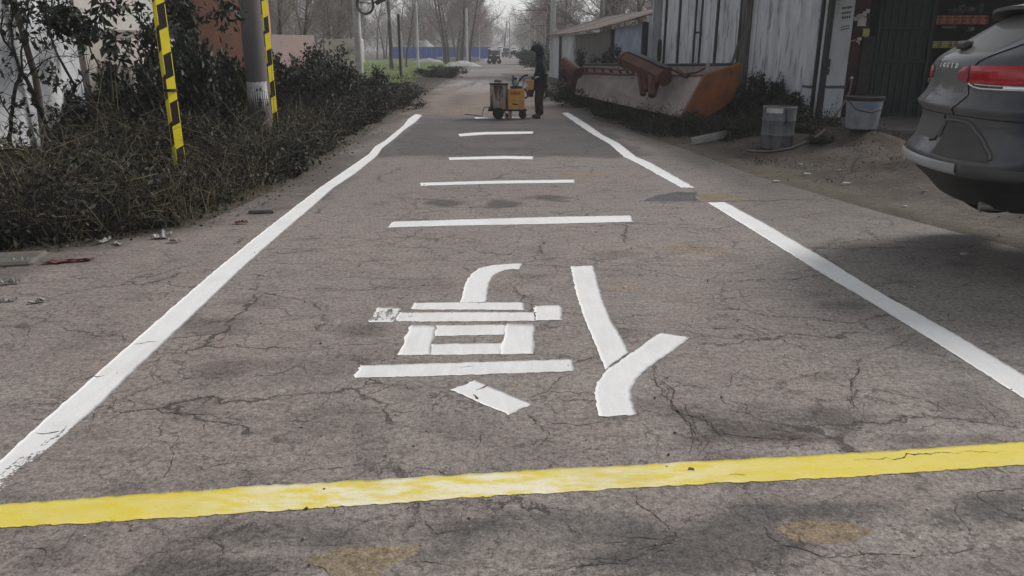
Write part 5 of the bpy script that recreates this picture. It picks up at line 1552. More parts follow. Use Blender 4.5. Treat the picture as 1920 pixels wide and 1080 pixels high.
def post(name, label, px, Y, h, r, m, r2=None, cat="post", z0=0, group=None):
    x = X(px, Y)
    t = thing(name, label, cat, (x, Y, gz1(x, Y)), 0, group)
    mb = MB(); mb.lathe([(r, -.1), (r2 or r * .85, h)], n=14); mb.build("shaft", m, t, smooth=True)
    return t
GP = "posts along the far left verge"
cp = post("cable_pole", "grey concrete pole with a coil of cable and a dark box, left of the field", 690, 32, 7, .16, M_PALECONC, .14, "utility pole")
zc = AT(712, 14, 32)[2]
mb = MB()
for k in range(4):
    mb.tube([(.42 + (.29 + .02 * k) * math.cos(w), -.18 - .02 * k, zc + .05 + (.34 + .015 * k) * math.sin(w)) for w in np.linspace(0, 6.283, 24)], .024, 6)
tag(mb.build("cable_coil", M_DARKBAR, loc=cp.location, smooth=True), "black coil of cable hung high on the grey concrete pole", "cable")
mb = MB(); mb.bbox((1.0, -.1, zc + .18), (.42, .18, .17), .02, Matrix.Rotation(-.45, 3, 'Y')); mb.tube([(.1, 0, zc + .15), (.5, -.05, zc + .1), (.85, -.1, zc + .12)], .02, 6)
tag(mb.build("junction_box", M_DARKBAR, loc=cp.location), "dark junction box hanging beside the coil of cable", "box")
mb = MB(); mb.tube([(.95, -.1, -.2 + zc - .75), (1.02, -.1, zc - 1.0), (1.1, -.1, zc - 1.05)], .035, 6)
dp = post("dark_post", "thin two-tone post at the near edge of the grass field", 762, 42, 3.3, .075, M_DARKBAR, .07, "post", group=GP)
mb = MB(); mb.box((.09, 0, 1.2), (.09, .09, 2.5)); mb.build("pale_side", M_PALECONC, dp)
post("white_post", "white post standing in the green field left of the blue hoarding's middle", 793, 51, 4.5, .085, M_WHITEBOARD, .07, "post", group=GP)
post("white_post", "tallest white post at the road's edge in front of the blue hoarding", 880, 82, 5.6, .14, M_WHITEBOARD, .11, "post", group=GP)
lp = post("lamp_post", "thin lamp post with a curved arm past the blue hoarding", 902, 112, 6.0, .10, M_PALECONC, .07, "street lamp", group=GP)
mb = MB(); mb.tube([(0, 0, 5.6), (-.3, 0, 6.6), (-.3, 0, 6.9), (.2, 0, 7.9)], .09, 6); mb.bbox((.35, 0, 8.0), (.7, .3, .16), .05, Matrix.Rotation(-.8, 3, 'Y')); mb.build("arm", M_DARKBAR, lp)
for px, Y, h in ((956, 150, 6.5), (1000, 140, 6.5), (990, 110, 6.0)):
    post("far_post", {956: "faint pale post in the haze, left side of the far road", 1000: "faint pale post in the haze, right side, behind the dark far bush", 990: "pale post on the right verge beyond the worker's hood"}[px], px, Y, h, .13, M_PALECONC, .1, "post")
post("grey_pole", "grey pole at the far end of the low shed", 1032, 46.6, 5.5, .17, M_PALECONC, .15, "post")

# blue hoarding behind the field, panel by panel
M_BLUE = mat("blue_sheet", (0.003, 0.085, 0.42), (0.004, 0.07, 0.35), scale=.8, rough=.5, bump=.05)
hb = thing("blue_hoarding", "long blue sheet-metal hoarding at the far end of the green field", "hoarding", (X(835, 138), 138, 0))
xa, xb = X(742, 138) - hb.location.x, X(922, 138) - hb.location.x
zt_, zb2 = AT(830, 88, 138)[2], 0.0
k = 0; x = xa
while x < xb - .2:
    w = .93
    mb = MB(); mb.bbox((x + w / 2, .03 * (k % 2) + (abs(x) * .03), zt_ / 2 + R.uniform(-.02, .02)), (w - .03, .05, zt_), .015); mb.build("panel", M_BLUE, hb)
    x += w; k += 1
mb = MB(); mb.box(((xa + xb) / 2, .4, zt_ * .7), (xb - xa, .06, .08)); mb.build("rail", M_DARKBAR, hb)
mb = MB()
for k in range(9):
    mb.bbox((k * .95, 0, .3), (.9, .4, .62 + R.uniform(-.08, .05)), .05)
for k in range(1): pass
kb = thing("pale_kerb_blocks", "row of pale concrete blocks lying below the blue hoarding", "concrete blocks", (X(831, 108), 108, .0))
for k in range(7):
    mb = MB(); mb.bbox((k * .86, R.uniform(-.1, .1), .26), (.82, .4, .56 + R.uniform(-.1, .06)), .05); mb.build("block", M_PALECONC, kb)
def heap(name, label, px, Y, w, h, m, cat, seed, dz=0):
    g = np.random.default_rng(seed)
    n = 22
    V, Fs = [], []
    u_ = np.linspace(-1, 1, n)
    for j in range(9):
        for i in range(n):
            v = -1 + 2 * j / 8
            rr = math.sqrt(min(1, u_[i] ** 2 + v ** 2))
            V.append((u_[i] * w / 2, v * w / 4, dz + h * max(0, 1 - rr) ** .7 * (.6 + .8 * float(vnoise(u_[i] * 5 + seed, v * 3)))))
    for j in range(8):
        for i in range(n - 1): Fs.append((j * n + i, j * n + i + 1, (j + 1) * n + i + 1, (j + 1) * n + i))
    mb = MB(); mb.add(V, Fs)
    x = X(px, Y)
    return tag(mb.build(name, m, loc=(x, Y, gz1(x, Y)), smooth=True), label, cat)
heap("rubble_heap", "pale heap of rubble showing over the left half of the blue hoarding", 800, 146, 8, 3.2, M_PALECONC, "heap", 3)
heap("earth_heap", "low grey heap of earth at the field's edge near the tallest white post", 872, 76, 3.6, .5, M_PALECONC, "heap", 5)
heap("rubble_heap", "pale broken rubble on the grass left of the concrete blocks", 812, 100, 4, .5, M_PALECONC, "heap", 8)

# ------------------------------------------------------------------ steel trough with orange ends
M_STEELBEIGE = mat("dusty_beige_steel", (0.30, 0.245, 0.222), (0.225, 0.185, 0.168), scale=2.0, c=(0.09, 0.06, 0.05), cscale=5, cut=(.6, .75), rough=.75)
M_RUST = mat("orange_rust_paint", (0.27, 0.09, 0.03), (0.17, 0.062, 0.026), scale=2.4, c=(0.09, 0.045, 0.03), cscale=5, cut=(.55, .72), rough=.7)
M_RUSTRED = mat("red_rust_paint", (0.098, 0.036, 0.023), (0.066, 0.027, 0.02), scale=3, c=(0.07, 0.03, 0.022), cscale=6, rough=.7)
tr = thing("steel_trough", "long rusty steel trough with an orange end plate lying beside the road", "trough", (3.0, 19.5, 0))
def TR(name, mb, m, **k):
    o = mb.build(name, m, None, **k); o.parent = tr; o.matrix_parent_inverse = Matrix.Translation(-tr.location); return o
near = [AT(1275, 222, 16.0), AT(1318, 143, 16.2), AT(1387, 121, 16.7), AT(1374, 186, 16.7), AT(1292, 238, 16.15)]
far = [AT(1078, 177, 23.0), AT(1088, 139, 23.2), AT(1096, 121, 23.8), AT(1099, 152, 23.8), AT(1086, 180, 23.2)]
near = [Vector(p) for p in near]; far = [Vector(p) for p in far]
def slab(a, b, c, d, t=.025):
    n = (b - a).cross(d - a).normalized() * t
    mb = MB(); mb.add([a, b, c, d, a + n, b + n, c + n, d + n], [(0, 1, 2, 3), (7, 6, 5, 4), (0, 4, 5, 1), (1, 5, 6, 2), (2, 6, 7, 3), (3, 7, 4, 0)]); return mb
TR("front_panel", slab(near[0], near[1], far[1], far[0]), M_STEELBEIGE)
TR("back_panel", slab(near[3], near[2], far[2], far[3]), M_STEELBEIGE)
TR("bottom_panel", slab(near[4], near[3], far[3], far[4]), M_RUSTRED)
TR("chine_panel", slab(near[0] - Vector((0, 0, .004)), near[4], far[4], far[0] - Vector((0, 0, .004))), M_RUSTRED)
for P, nm, s in ((near, "end_plate", -1), (far, "end_plate", 1)):
    ax = (near[1] - far[1]).normalized() * (-s)
    mb = MB(); c = sum(P, Vector()) / 5
    Q = [c + (p - c) * 1.03 for p in P]
    mb.prism(Q, ax * .03, ax * .05); TR(nm, mb, M_RUST)
# the orange band painted on the last metre of the front
ft = lambda t, u: (near[0] * (1 - u) + near[1] * u) * (1 - t) + (far[0] * (1 - u) + far[1] * u) * t
for a, b, nm in ((near[1], far[1], "front_rim"), (near[2], far[2], "back_rim")):
    mb = MB(); mb.tube([a, a * .5 + b * .5 + Vector((0, 0, -.015)), b], .035, 8); TR(nm, mb, M_RUSTRED if nm == "front_rim" else M_DARKBAR)
mb = MB(); mb.tube([near[1], near[2]], .04, 8); TR("end_rim", mb, M_RUST)
# thick bracket tubes
a, b = Vector(AT(1173, 112, 18.6)), Vector(AT(1246, 146, 16.9))
mb = MB(); mb.tube([a, a * .5 + b * .5, b], [.185, .195, .175], 6); TR("bracket_tube", mb, M_RUSTRED)
d = (b - a).normalized()
for e0, e1, r_ in ((a - d * .02, a + d * .06, .20), (b - d * .08, b + d * .02, .185)):
    mb = MB(); mb.tube([e0, e1], r_, 10); TR("collar", mb, M_RUSTRED, smooth=True)
mb = MB(); mb.box(a * .45 + b * .55 + Vector((.06, .05, .21)), ((b - a).length * .95, .18, .035), Matrix.Rotation(math.atan2(-(b - a).y * -1, (b - a).x), 3, 'Z') @ Matrix.Rotation(-math.asin(d.z), 3, 'Y')); TR("top_strap", mb, M_DARKBAR)
for p, q, w in ((AT(1203, 128, 17.9), AT(1206, 178, 17.55), .13), (AT(1228, 140, 17.3), AT(1222, 180, 17.0), .16), (AT(1212, 138, 17.7), AT(1213, 170, 17.4), .10)):
    mb = MB(); mb.tube([p, q], [w, w * .55], 8); TR("bracket_leg", mb, M_RUSTRED, smooth=True)
a, b = Vector(AT(1058, 117, 22.9)), Vector(AT(1084, 138, 22.2))
mb = MB(); mb.tube([a, b], [.16, .17], 10); TR("bracket_tube", mb, M_RUSTRED, smooth=True)
mb = MB(); mb.tube([AT(1068, 125, 22.7), AT(1072, 158, 22.7)], [.14, .10], 8); TR("bracket_leg", mb, M_RUSTRED, smooth=True)
for z in (0, 1):
    mb = MB(); mb.tube([AT(1088, 127 + 9 * z, 22.3), AT(1130, 128 + 9 * z, 20.6), AT(1160, 131 + 9 * z, 19.6), AT(1188, 131 + 8 * z, 18.6)], .028, 6); TR("rail", mb, M_RUSTRED)
for px in (1098, 1112, 1127, 1142, 1158, 1172, 1182):
    Y = 22.3 - (px - 1088) * .037
    mb = MB(); mb.tube([AT(px, 127, Y), AT(px + 7, 139, Y)], .03, 6); TR("rung", mb, M_RUSTRED)
mb = MB(); mb.tube([AT(1243, 129, 17.2), AT(1262, 132, 17.0), AT(1285, 139, 16.8), AT(1305, 136, 16.6), AT(1322, 128, 16.5)], .022, 6); TR("loose_pipe", mb, M_RUSTRED, smooth=True)
mb = MB(); mb.tube([AT(1268, 132, 16.85), AT(1288, 144, 16.6)], .05, 6); TR("hook", mb, M_RUSTRED)
mb = MB(); mb.bbox(AT(1326, 135, 16.3), (.075, .06, .36), .01); TR("lug", mb, M_STEELBEIGE)

# ------------------------------------------------------------------ drum, bucket, plank, hose
M_ZINC = mat("stained_zinc", (0.15, 0.153, 0.155), (0.085, 0.088, 0.09), scale=5, c=(0.03, 0.03, 0.03), cscale=7, cut=(.56, .66), stretch=(1, 1, .5), rough=.6)
x, y, z = GH(1455, 277)
dr = thing("drum", "dented grey metal drum standing open in the weeds", "drum", (x, y, z))
mb = MB(); mb.lathe([(.225, 0), (.238, .02), (.242, .2), (.250, .21), (.243, .23), (.246, .42), (.254, .43), (.248, .45), (.252, .62), (.258, .635), (.246, .64), (.238, .60), (.23, .05), (.0, .04)], n=30, close=False); mb.build("shell", M_ZINC, dr, smooth=True)
arc_patch(.2525, 200, 262, .55, .625, 8, .004).build("pale_label", M_PAPER, dr, smooth=True)
mb = MB(); mb.tube([(.005, -.254, .6), (.02, -.256, .5), (.012, -.255, .38)], .008, 5); mb.build("drip", M_INK, dr)
apron = lambda x, y: zt if (x > 5.6 and y > 14.25) or (x > 6.2 and y > 13.3) else -1
c = GH(1614, 241, apron)
M_TUB = mat("grey_white_plastic", (0.22, 0.235, 0.25), (0.15, 0.16, 0.17), scale=5, c=(.09, .12, .11), cscale=6, rough=.5)
bk = thing("bucket", "large pale plastic bucket with a dark rim, by the red sheet", "bucket", c)
mb = MB(); mb.lathe([(.215, 0), (.225, .01), (.262, .42), (.272, .43), (.272, .455), (.25, .455), (.22, .03), (0, .02)], n=28, close=False); mb.build("shell", M_TUB, bk, smooth=True)
mb = MB(); mb.lathe([(.275, .43), (.285, .45), (.285, .485), (.265, .49), (.255, .45)], n=28, close=False); mb.build("rim", M_DARKBAR, bk, smooth=True)
arc_patch(.2605, 245, 300, .33, .38, 8, .006).build("blue_band", plain("blue_print", (.10, .16, .28)), bk)
mb = MB(); mb.tube([(-.28, 0, .45), (-.2, -.2, .30), (0, -.28, .26), (.2, -.2, .30), (.28, 0, .45)], .007, 5); mb.build("handle", M_DARKBAR, bk)
a, b = Vector(GH(1296, 272)), Vector(GH(1396, 265))
b = Vector((b.x, a.y + .35, gz1(b.x, a.y + .35)))
mb = MB(); d = b - a; mb.bbox((a + b) / 2 + Vector((0, 0, .06)), (d.length, .05, .13), .008, Matrix.Rotation(math.atan2(d.y, d.x), 3, 'Z') @ Matrix.Rotation(-math.asin(d.z / d.length), 3, 'Y') @ Matrix.Rotation(-.25, 3, 'X'))
tag(mb.build("plank", mat("bleached_wood", (.26, .265, .24), (.19, .19, .17), scale=6, stretch=(1, 4, 4))), "grey plank lying in the weeds under the trough's orange end", "plank")
hp = [(1400, 284), (1422, 287), (1450, 286), (1480, 281), (1505, 272)]
pts = []
apron = lambda x, y: zt if (x > 5.6 and y > 14.25) or (x > 6.2 and y > 13.3) else -1
for q in hp + [(1526, 262), (1543, 249)]:
    x, y, z = GH(*q, apron); pts.append((x, y, z + .022))
for q, f in (((1557, 231), .25), ((1570, 213), .5), ((1583, 192), .75), ((1594, 170), .95), ((1597, 148), 1.0)):
    Y = pts[6][1] * (1 - f) + 15.55 * f
    pts.append(AT(*q, Y))
pts = resample(np.array(pts), 40)
M_HOSE = mat("dusty_hose", (0.20, 0.14, 0.10), (0.13, 0.11, 0.10), scale=4)
mb = MB(); mb.tube([tuple(p) for p in pts], .017, 7)
tag(mb.build("hose", M_HOSE, smooth=True), "pale dusty hose running from the tap down over the ground", "hose")

# ------------------------------------------------------------------ litter and stones
def crumple(name, label, cat, px, py, w, d, h, m, seed, rz=0.0, group=None, z=0.0):
    g = np.random.default_rng(seed)
    n, k = 9, 5
    x, y, z = GH(px, py)
    V = [((i / (n - 1) - .5) * w + g.normal() * w * .03, (j / (k - 1) - .5) * d * (1 - .5 * abs(i / (n - 1) - .5)) + g.normal() * d * .12, .006 + h * abs(g.normal()) * .6) for j in range(k) for i in range(n)]
    Fs = [(j * n + i, j * n + i + 1, (j + 1) * n + i + 1, (j + 1) * n + i) for j in range(k - 1) for i in range(n - 1)]
    mb = MB(); mb.add(V, Fs)
    o = mb.build(name, m, loc=(x, y, z), rot=(0, 0, rz))
    return tag(o, label, cat, group)
M_LITTER = mat("dirty_white_scrap", (0.34, 0.33, 0.31), (0.17, 0.155, 0.14), scale=14)
M_REDCLOTH = mat("faded_red_cloth", (0.13, 0.042, 0.038), (0.09, 0.036, 0.033), scale=8)
GLT = "white scraps of litter along the verge"
crumple("litter", "crumpled white wrapper at the weeds' edge, largest of the scraps", "litter", 306, 447, .15, .10, .055, M_LITTER, 1, .4, GLT)
crumple("litter", "flat white scrap left of the crumpled wrapper, half under the weeds", "litter", 196, 455, .18, .06, .04, M_LITTER, 2, 1.4, GLT)
crumple("litter", "thin white strip between the wrapper and the flat scrap", "litter", 222, 459, .13, .04, .02, M_LITTER, 3, 2.3, GLT)
crumple("litter", "small white scrap at the right tip of the crumpled wrapper", "litter", 328, 455, .10, .03, .03, M_LITTER, 4, 0, GLT)
crumple("litter", "white crumpled scrap on the concrete slab at the left edge", "litter", 40, 494, .10, .06, .05, M_LITTER, 5, 0, GLT)
crumple("litter", "pale scrap below the red cloth at the left edge", "litter", 18, 533, .13, .05, .04, M_LITTER, 6, .3, GLT)
crumple("litter", "pale scrap lying nearest to the viewer at the left edge", "litter", 70, 568, .11, .04, .03, M_LITTER, 7, .5, GLT)
crumple("litter", "pale twig-like strip at the very left edge of the picture", "litter", 14, 566, .12, .03, .02, M_LITTER, 8, .3, GLT)
crumple("litter", "white scrap in the bush foot near the second striped guard's verge", "litter", 392, 375, .12, .05, .05, M_LITTER, 18, .3, GLT)
crumple("red_cloth", "faded red strip of cloth lying on the dirt at the left", "cloth", 128, 492, .34, .07, .02, M_REDCLOTH, 9, .35)
crumple("red_scrap", "small dark red scrap on the road edge near the flat stone", "litter", 452, 420, .12, .05, .03, M_REDCLOTH, 10, .2)
def stone(name, label, px, py, w, d, h, m, seed, rz=0, group=None, cat="stone", z=0.0):
    g = np.random.default_rng(seed)
    x, y, z = GH(px, py)
    n = 9
    V, Fs = [], []
    for (k, s) in ((0, .92), (.35, 1.0), (.8, .93), (1.0, .72)):
        for i in range(n):
            a = 2 * math.pi * i / n
            rr = s * (1 + .18 * math.sin(3 * a + seed) + g.normal() * .05)
            V.append((w / 2 * rr * math.cos(a), d / 2 * rr * math.sin(a), h * k))
    for r in range(3):
        for i in range(n): Fs.append((r * n + i, r * n + (i + 1) % n, (r + 1) * n + (i + 1) % n, (r + 1) * n + i))
    Fs.append(tuple(range(3 * n, 4 * n)))
    mb = MB(); mb.add(V, Fs)
    return tag(mb.build(name, m, loc=(x, y, z - .004), rot=(0, 0, rz)), label, cat, group)
stone("flat_stone", "flat grey stone slab on the road's left edge", 492, 399, .26, .15, .045, M_CONCRETE, 4, .2)
mb = MB(); xx, yy_, zz_ = GH(6, 490); mb.bbox((xx, yy_, zz_ + .005), (.55, .36, .06), .02, Matrix.Rotation(.2, 3, 'Z'))
tag(mb.build("concrete_slab", mat("mossy_concrete", (0.125, 0.115, 0.103), (0.085, 0.078, 0.068), scale=5, bump=.4)), "mossy concrete slab at the left edge below the weeds", "slab")
GS = "pale stones on the dirt in front of the car"
for i, (px, py, w, lab) in enumerate(((1455, 342, .10, "leftmost pale stone on the dirt before the car"), (1512, 328, .10, "oblong pale stone behind the leftmost one, farther up the dirt"), (1586, 347, .12, "broad pale stone in the middle of the dirt"), (1574, 319, .05, "tiny white stone behind the broad pale one"), (1502, 309, .06, "small white stone highest up the dirt bank"), (1697, 388, .06, "lone pale stone nearest the car's shade"), (1807, 477, .06, "white pebble on the dark ground under the car"))):
    stone("stone", lab, px, py, w, w * .55, w * .3, M_PALECONC, i + 20, R.uniform(-.4, .4), GS, z=.12 if py < 400 else 0)
# pebbles scattered on the road
g = np.random.default_rng(17)
n = 420
x = g.uniform(-3.2, 3.6, n); y = 2.0 + 12 * g.random(n) ** 1.5
s = .003 + .006 * g.random(n) ** 2.5
octa = np.array([(1, 0, 0), (0, 1, 0), (-1, 0, 0), (0, -1, 0), (0, 0, .8), (0, 0, -.8)], float)
V = octa[None] * s[:, None, None] * g.uniform(.6, 1.3, (n, 6, 1)) + np.stack([x, y, s * .5], 1)[:, None]
T = np.array([(0, 1, 4), (1, 2, 4), (2, 3, 4), (3, 0, 4), (1, 0, 5), (2, 1, 5), (3, 2, 5), (0, 3, 5)])
tag(link("grit", mesh_np("grit", V.reshape(-1, 3), Ft=(T[None] + 6 * np.arange(n)[:, None, None]).reshape(-1, 3), mat=leaf_mat("grit_stone", (.05, .045, .04), (.22, .20, .18), (.5, .48, .45), trans=0))), "loose grit and pebbles on the road surface", "grit", kind="stuff")

# ------------------------------------------------------------------ road-marking machine
K = 80.5
MO = Vector((AT(950, 222, 18.55)[0], 18.55, 0))
mc = thing("marking_machine", "yellow push-along road marking machine with a paint-streaked tank", "machine", MO)
def q(px, py, y=0.0): return ((px - 950) / K, y, (222 - py) / K)
M_TANK = mat("paint_streaked_tank", (0.30, 0.25, 0.20), (0.045, 0.035, 0.03), scale=5, c=(0.42, 0.38, 0.33), cscale=8, cut=(.58, .66), stretch=(2.2, 2.2, .35), lo=.42, hi=.56, rough=.6)
M_MYEL = mat("machine_yellow", (0.50, 0.26, 0.06), (0.40, 0.20, 0.05), scale=5, c=(.16, .08, .03), cscale=7, cut=(.6, .72), rough=.5)
M_TEAL = mat("engine_dark_blue", (0.022, 0.040, 0.055), (0.012, 0.015, 0.018), scale=8, rough=.5)
M_RUBBER = mat("tyre_rubber", (0.013, 0.013, 0.013), (0.022, 0.021, 0.02), rough=.85)
M_GREYMETAL = mat("dull_metal", (0.30, 0.29, 0.28), (0.2, 0.19, 0.18), rough=.45, metal=.4)
M_REDPRINT = plain("red_print", (.30, .04, .02))
mb = MB(); mb.lathe([(.20, .17), (.215, .2), (.215, .82), (.205, .84), (.06, .86)], q(935, 222), 24); tk = mb.build("tank", M_TANK, mc, smooth=True)
mb = MB(); mb.lathe([(.222, .78), (.226, .80), (.222, .82)], q(935, 222), 24); mb.build("hoop", M_DARKBAR, tk)
mb = MB(); mb.lathe([(.09, .85), (.10, .87), (.09, .89), (.02, .90)], q(934, 222), 14); mb.tube([q(926, 153), q(930, 150), q(936, 152)], .012, 6); mb.build("lid", M_DARKBAR, tk, smooth=True)
mb = MB(); mb.bbox(q(968.5, 186), (.40, .40, .50), .02); bx_ = mb.build("burner_box", M_MYEL, mc)
g = random.Random(4)
for k in range(6):
    mb = MB(); mb.box(((959 + k * 3.2 - 950) / K, -.203, (222 - 174) / K + g.uniform(-.01, .01)), (.028, .004, .05 + g.uniform(0, .03))); mb.box(((959 + k * 3.2 - 950) / K, -.2035, (222 - 173 + g.uniform(-2, 2)) / K), (.04, .004, .014)); mb.build("lettering", M_REDPRINT, bx_)
mb = MB(); mb.prism([(-.07, 0, -.02), (.06, 0, -.02), (.08, 0, .0), (-.02, 0, .008), (-.06, 0, .025)], q(967, 194, -.202), (0, -.004, 0)); mb.build("vent_mark", M_INK, bx_)
mb = MB(); mb.bbox(q(969, 164), (.30, .32, .07), .01); eb = mb.build("engine_base", M_TEAL, mc)
mb = MB(); mb.bbox(q(967, 154), (.17, .24, .16), .03); mb.build("engine", M_TEAL, mc)
for k in range(4):
    mb = MB(); mb.box((q(967, 154)[0], -.125, q(967, 159)[2] + k * .03), (.15, .012, .012)); mb.build("fin", M_GREYMETAL, mc)
mb = MB(); mb.bbox(q(966, 146.5), (.13, .20, .05), .02); mb.lathe([(.03, 0), (.03, .03), (.01, .035)], q(962, 144), 10); mb.build("fuel_tank", M_TEAL, mc)
mb = MB(); mb.lathe([(.06, -.14), (.065, -.13), (.065, -.125), (.03, -.12)], (q(968, 155)[0], -.01, q(968, 155)[2]), 14, axis='y'); mb.build("starter", M_GREYMETAL, mc, smooth=True)
for s in (-1, 1):
    mb = MB(); mb.tube([q(980, 166, s * .17), q(983, 156, s * .19), q(987, 149, s * .20), q(997, 147.5, s * .21), q(1004, 145, s * .21)], .017, 8); mb.build("handlebar", M_PALECONC if s < 0 else M_DARKBAR, mc, smooth=True)
    mb = MB(); mb.tube([q(998, 147.3, s * .21), q(1005, 144.7, s * .21)], .024, 8); mb.build("grip", M_RUBBER, mc, smooth=True)
mb = MB(); mb.tube([q(974, 152, .05), q(982, 143, .05), q(991, 141, .05)], .022, 8); mb.build("control_lever", M_DARKBAR, mc, smooth=True)
mb = MB(); mb.bbox(q(995, 159), (.20, .30, .20), .012); tb = mb.build("bead_box", M_MYEL, mc)
mb = MB(); mb.prism([(-.04, 0, -.05), (.04, 0, -.05), (-.03, 0, .06)], q(990, 158, -.152), (0, -.004, 0)); mb.build("white_mark", M_PAPER, tb)
mb = MB(); mb.box(q(997, 175), (.10, .16, .16), None, 1.5); mb.build("hopper", M_RUSTRED, mc)
mb = MB(); mb.tube([q(984, 166, -.1), q(989, 171, -.13), q(991, 180, -.12), q(986, 184, -.1)], .022, 7); mb.build("hose", M_RUBBER, mc, smooth=True)
for s in (-1, 1):
    mb = MB(); mb.bbox(((951 - 950) / K, s * .19, (222 - 206) / K), (.92, .05, .045), .008); mb.build("frame_rail", M_DARKBAR, mc)
for px in (917, 950, 987):
    mb = MB(); mb.bbox(((px - 950) / K, 0, (222 - 206) / K), (.05, .36, .04), .008); mb.build("cross_member", M_DARKBAR, mc)
def wheel(par, x, y, z, r, w, spokes=True):
    mb = MB(); mb.lathe([(r * .62, -w / 2), (r * .92, -w / 2), (r, -w * .32), (r, w * .32), (r * .92, w / 2), (r * .62, w / 2)], (x, y, z), 22, axis='y'); wl = mb.build("wheel", M_RUBBER, par, smooth=True)
    mb = MB(); mb.lathe([(r * .1, -w * .42), (r * .3, -w * .40), (r * .62, -w * .3), (r * .62, w * .3), (r * .3, w * .4), (r * .1, w * .42)], (x, y, z), 16, axis='y'); mb.build("rim", M_GREYMETAL, wl, smooth=True)
for s in (-1, 1):
    wheel(mc, (934 - 950) / K, s * .25, .135, .135, .07)
wheel(mc, (981 - 950) / K, -.19, .092, .092, .045); wheel(mc, (981 - 950) / K, .19, .092, .092, .045)
for s in (-1, 1):
    mb = MB(); mb.tube([((981 - 950) / K, s * .155, .18), ((981 - 950) / K, s * .155, .09), ((981 - 950) / K, s * .20, .09)], .014, 6); mb.build("fork", M_DARKBAR, mc)
mb = MB(); mb.tube([((934 - 950) / K, -.27, .135), ((934 - 950) / K, .27, .135)], .016, 8); mb.build("axle", M_DARKBAR, mc)
mb = MB(); mb.bbox((-.02 + .06, -.1, .05), (.16, .16, .09), .012); mb.build("paint_shoe", M_TANK, mc)
mb = MB(); mb.tube([q(944, 205, -.2), q(948, 212, -.15), q(953, 214, -.1)], .018, 6); mb.bbox(q(957, 210, -.1), (.08, .1, .08), .01); mb.build("valve", M_GREYMETAL, mc, smooth=True)
mb = MB(); mb.tube([q(921, 200, -.18), q(907, 200, -.18), q(902, 217, -.18), q(869, 213.5, -.16)], .010, 6); mb.build("pointer_rod", M_DARKBAR, mc, smooth=True)
mb = MB(); mb.bbox(q(919, 203, -.15), (.07, .12, .10), .01); mb.build("bracket", M_DARKBAR, mc)

# ------------------------------------------------------------------ the worker
def skinned(name, pts, edges, mat_, parent, sub=2, root=0):
    me = bpy.data.meshes.new(name)
    me.from_pydata([p[:3] for p in pts], edges, [])
    me.materials.append(mat_)
    o = link(name, me, parent)
    md = o.modifiers.new("skin", 'SKIN'); md.use_smooth_shade = True; md.branch_smoothing = .6
    if not me.skin_vertices: me.skin_vertices.new()
    for i, p in enumerate(pts):
        r = p[3]
        me.skin_vertices[0].data[i].radius = r if hasattr(r, '__len__') else (r, r)
        me.skin_vertices[0].data[i].use_root = (i == root)
    sb = o.modifiers.new("smooth", 'SUBSURF'); sb.levels = sub; sb.render_levels = sub
    return o
M_SKIN = plain("skin", (.30, .17, .12), .6)
M_JACKET = mat("dark_navy_jacket", (0.016, 0.018, 0.023), (0.010, 0.011, 0.014), scale=7, rough=.8, bump=.5, bscale=9, bdist=.03)
M_TROUSER = mat("dark_brown_trousers", (0.036, 0.023, 0.018), (0.022, 0.015, 0.012), scale=7, rough=.9, bump=.5, bscale=9, bdist=.03)
M_SHOE = plain("black_shoe", (.012, .011, .011), .6)
M_GLOVE = plain("white_glove", (.55, .54, .52), .8)
wk = thing("person", "worker in dark hooded jacket, brown trousers and white gloves holding the machine handles", "person", (AT(1012, 222, 18.55)[0], 18.55, 0))
hx = q(1003, 146)[0] - q(1012, 222)[0]
hz_ = q(1003, 146)[2] + .012
# body: one figure
body = [(.0, 0, .84, .10), (.01, 0, 1.02, .10), (.02, 0, 1.22, .12), (.0, 0, 1.36, .07), (-.04, 0, 1.46, .052), (-.07, 0, 1.53, .075), (-.085, 0, 1.60, .088), (-.075, 0, 1.67, .06),
        (.02, -.16, 1.31, .05), (.06, -.22, 1.10, .042), (-.01, -.22, .97, .032), (hx + .06, -.21, hz_ + .01, .026), (.02, .16, 1.31, .05), (.06, .22, 1.10, .042), (-.01, .22, .97, .032), (hx + .06, .21, hz_ + .01, .026),
        (.0, -.09, .78, .07), (-.02, -.10, .45, .05), (.03, -.10, .10, .038), (-.05, -.11, .045, .035), (.0, .09, .78, .07), (-.04, .11, .45, .05), (-.02, .11, .10, .038), (-.10, .12, .045, .035),
        (-.165, 0, 1.575, .022), (-.155, 0, 1.53, .025)]
ed = [(0, 1), (1, 2), (2, 3), (3, 4), (4, 5), (5, 6), (6, 7), (2, 8), (8, 9), (9, 10), (10, 11), (2, 12), (12, 13), (13, 14), (14, 15), (0, 16), (16, 17), (17, 18), (18, 19), (0, 20), (20, 21), (21, 22), (22, 23), (6, 24), (5, 25)]
skinned("body", body, ed, M_SKIN, wk)
jk = [(.01, 0, .86, (.19, .165)), (.015, 0, 1.0, (.19, .165)), (.03, 0, 1.18, (.20, .18)), (.03, 0, 1.30, (.165, .16)), (.0, 0, 1.40, .10),
      (.03, -.17, 1.31, .082), (.07, -.23, 1.10, .068), (.0, -.225, .985, .058), (hx + .085, -.21, hz_ + .02, .046), (.03, .17, 1.31, .082), (.07, .23, 1.10, .068), (.0, .225, .985, .058), (hx + .085, .21, hz_ + .02, .046), (.01, 0, .76, (.185, .16))]
skinned("jacket", jk, [(13, 0), (0, 1), (1, 2), (2, 3), (3, 4), (3, 5), (5, 6), (6, 7), (7, 8), (3, 9), (9, 10), (10, 11), (11, 12)], M_JACKET, wk)
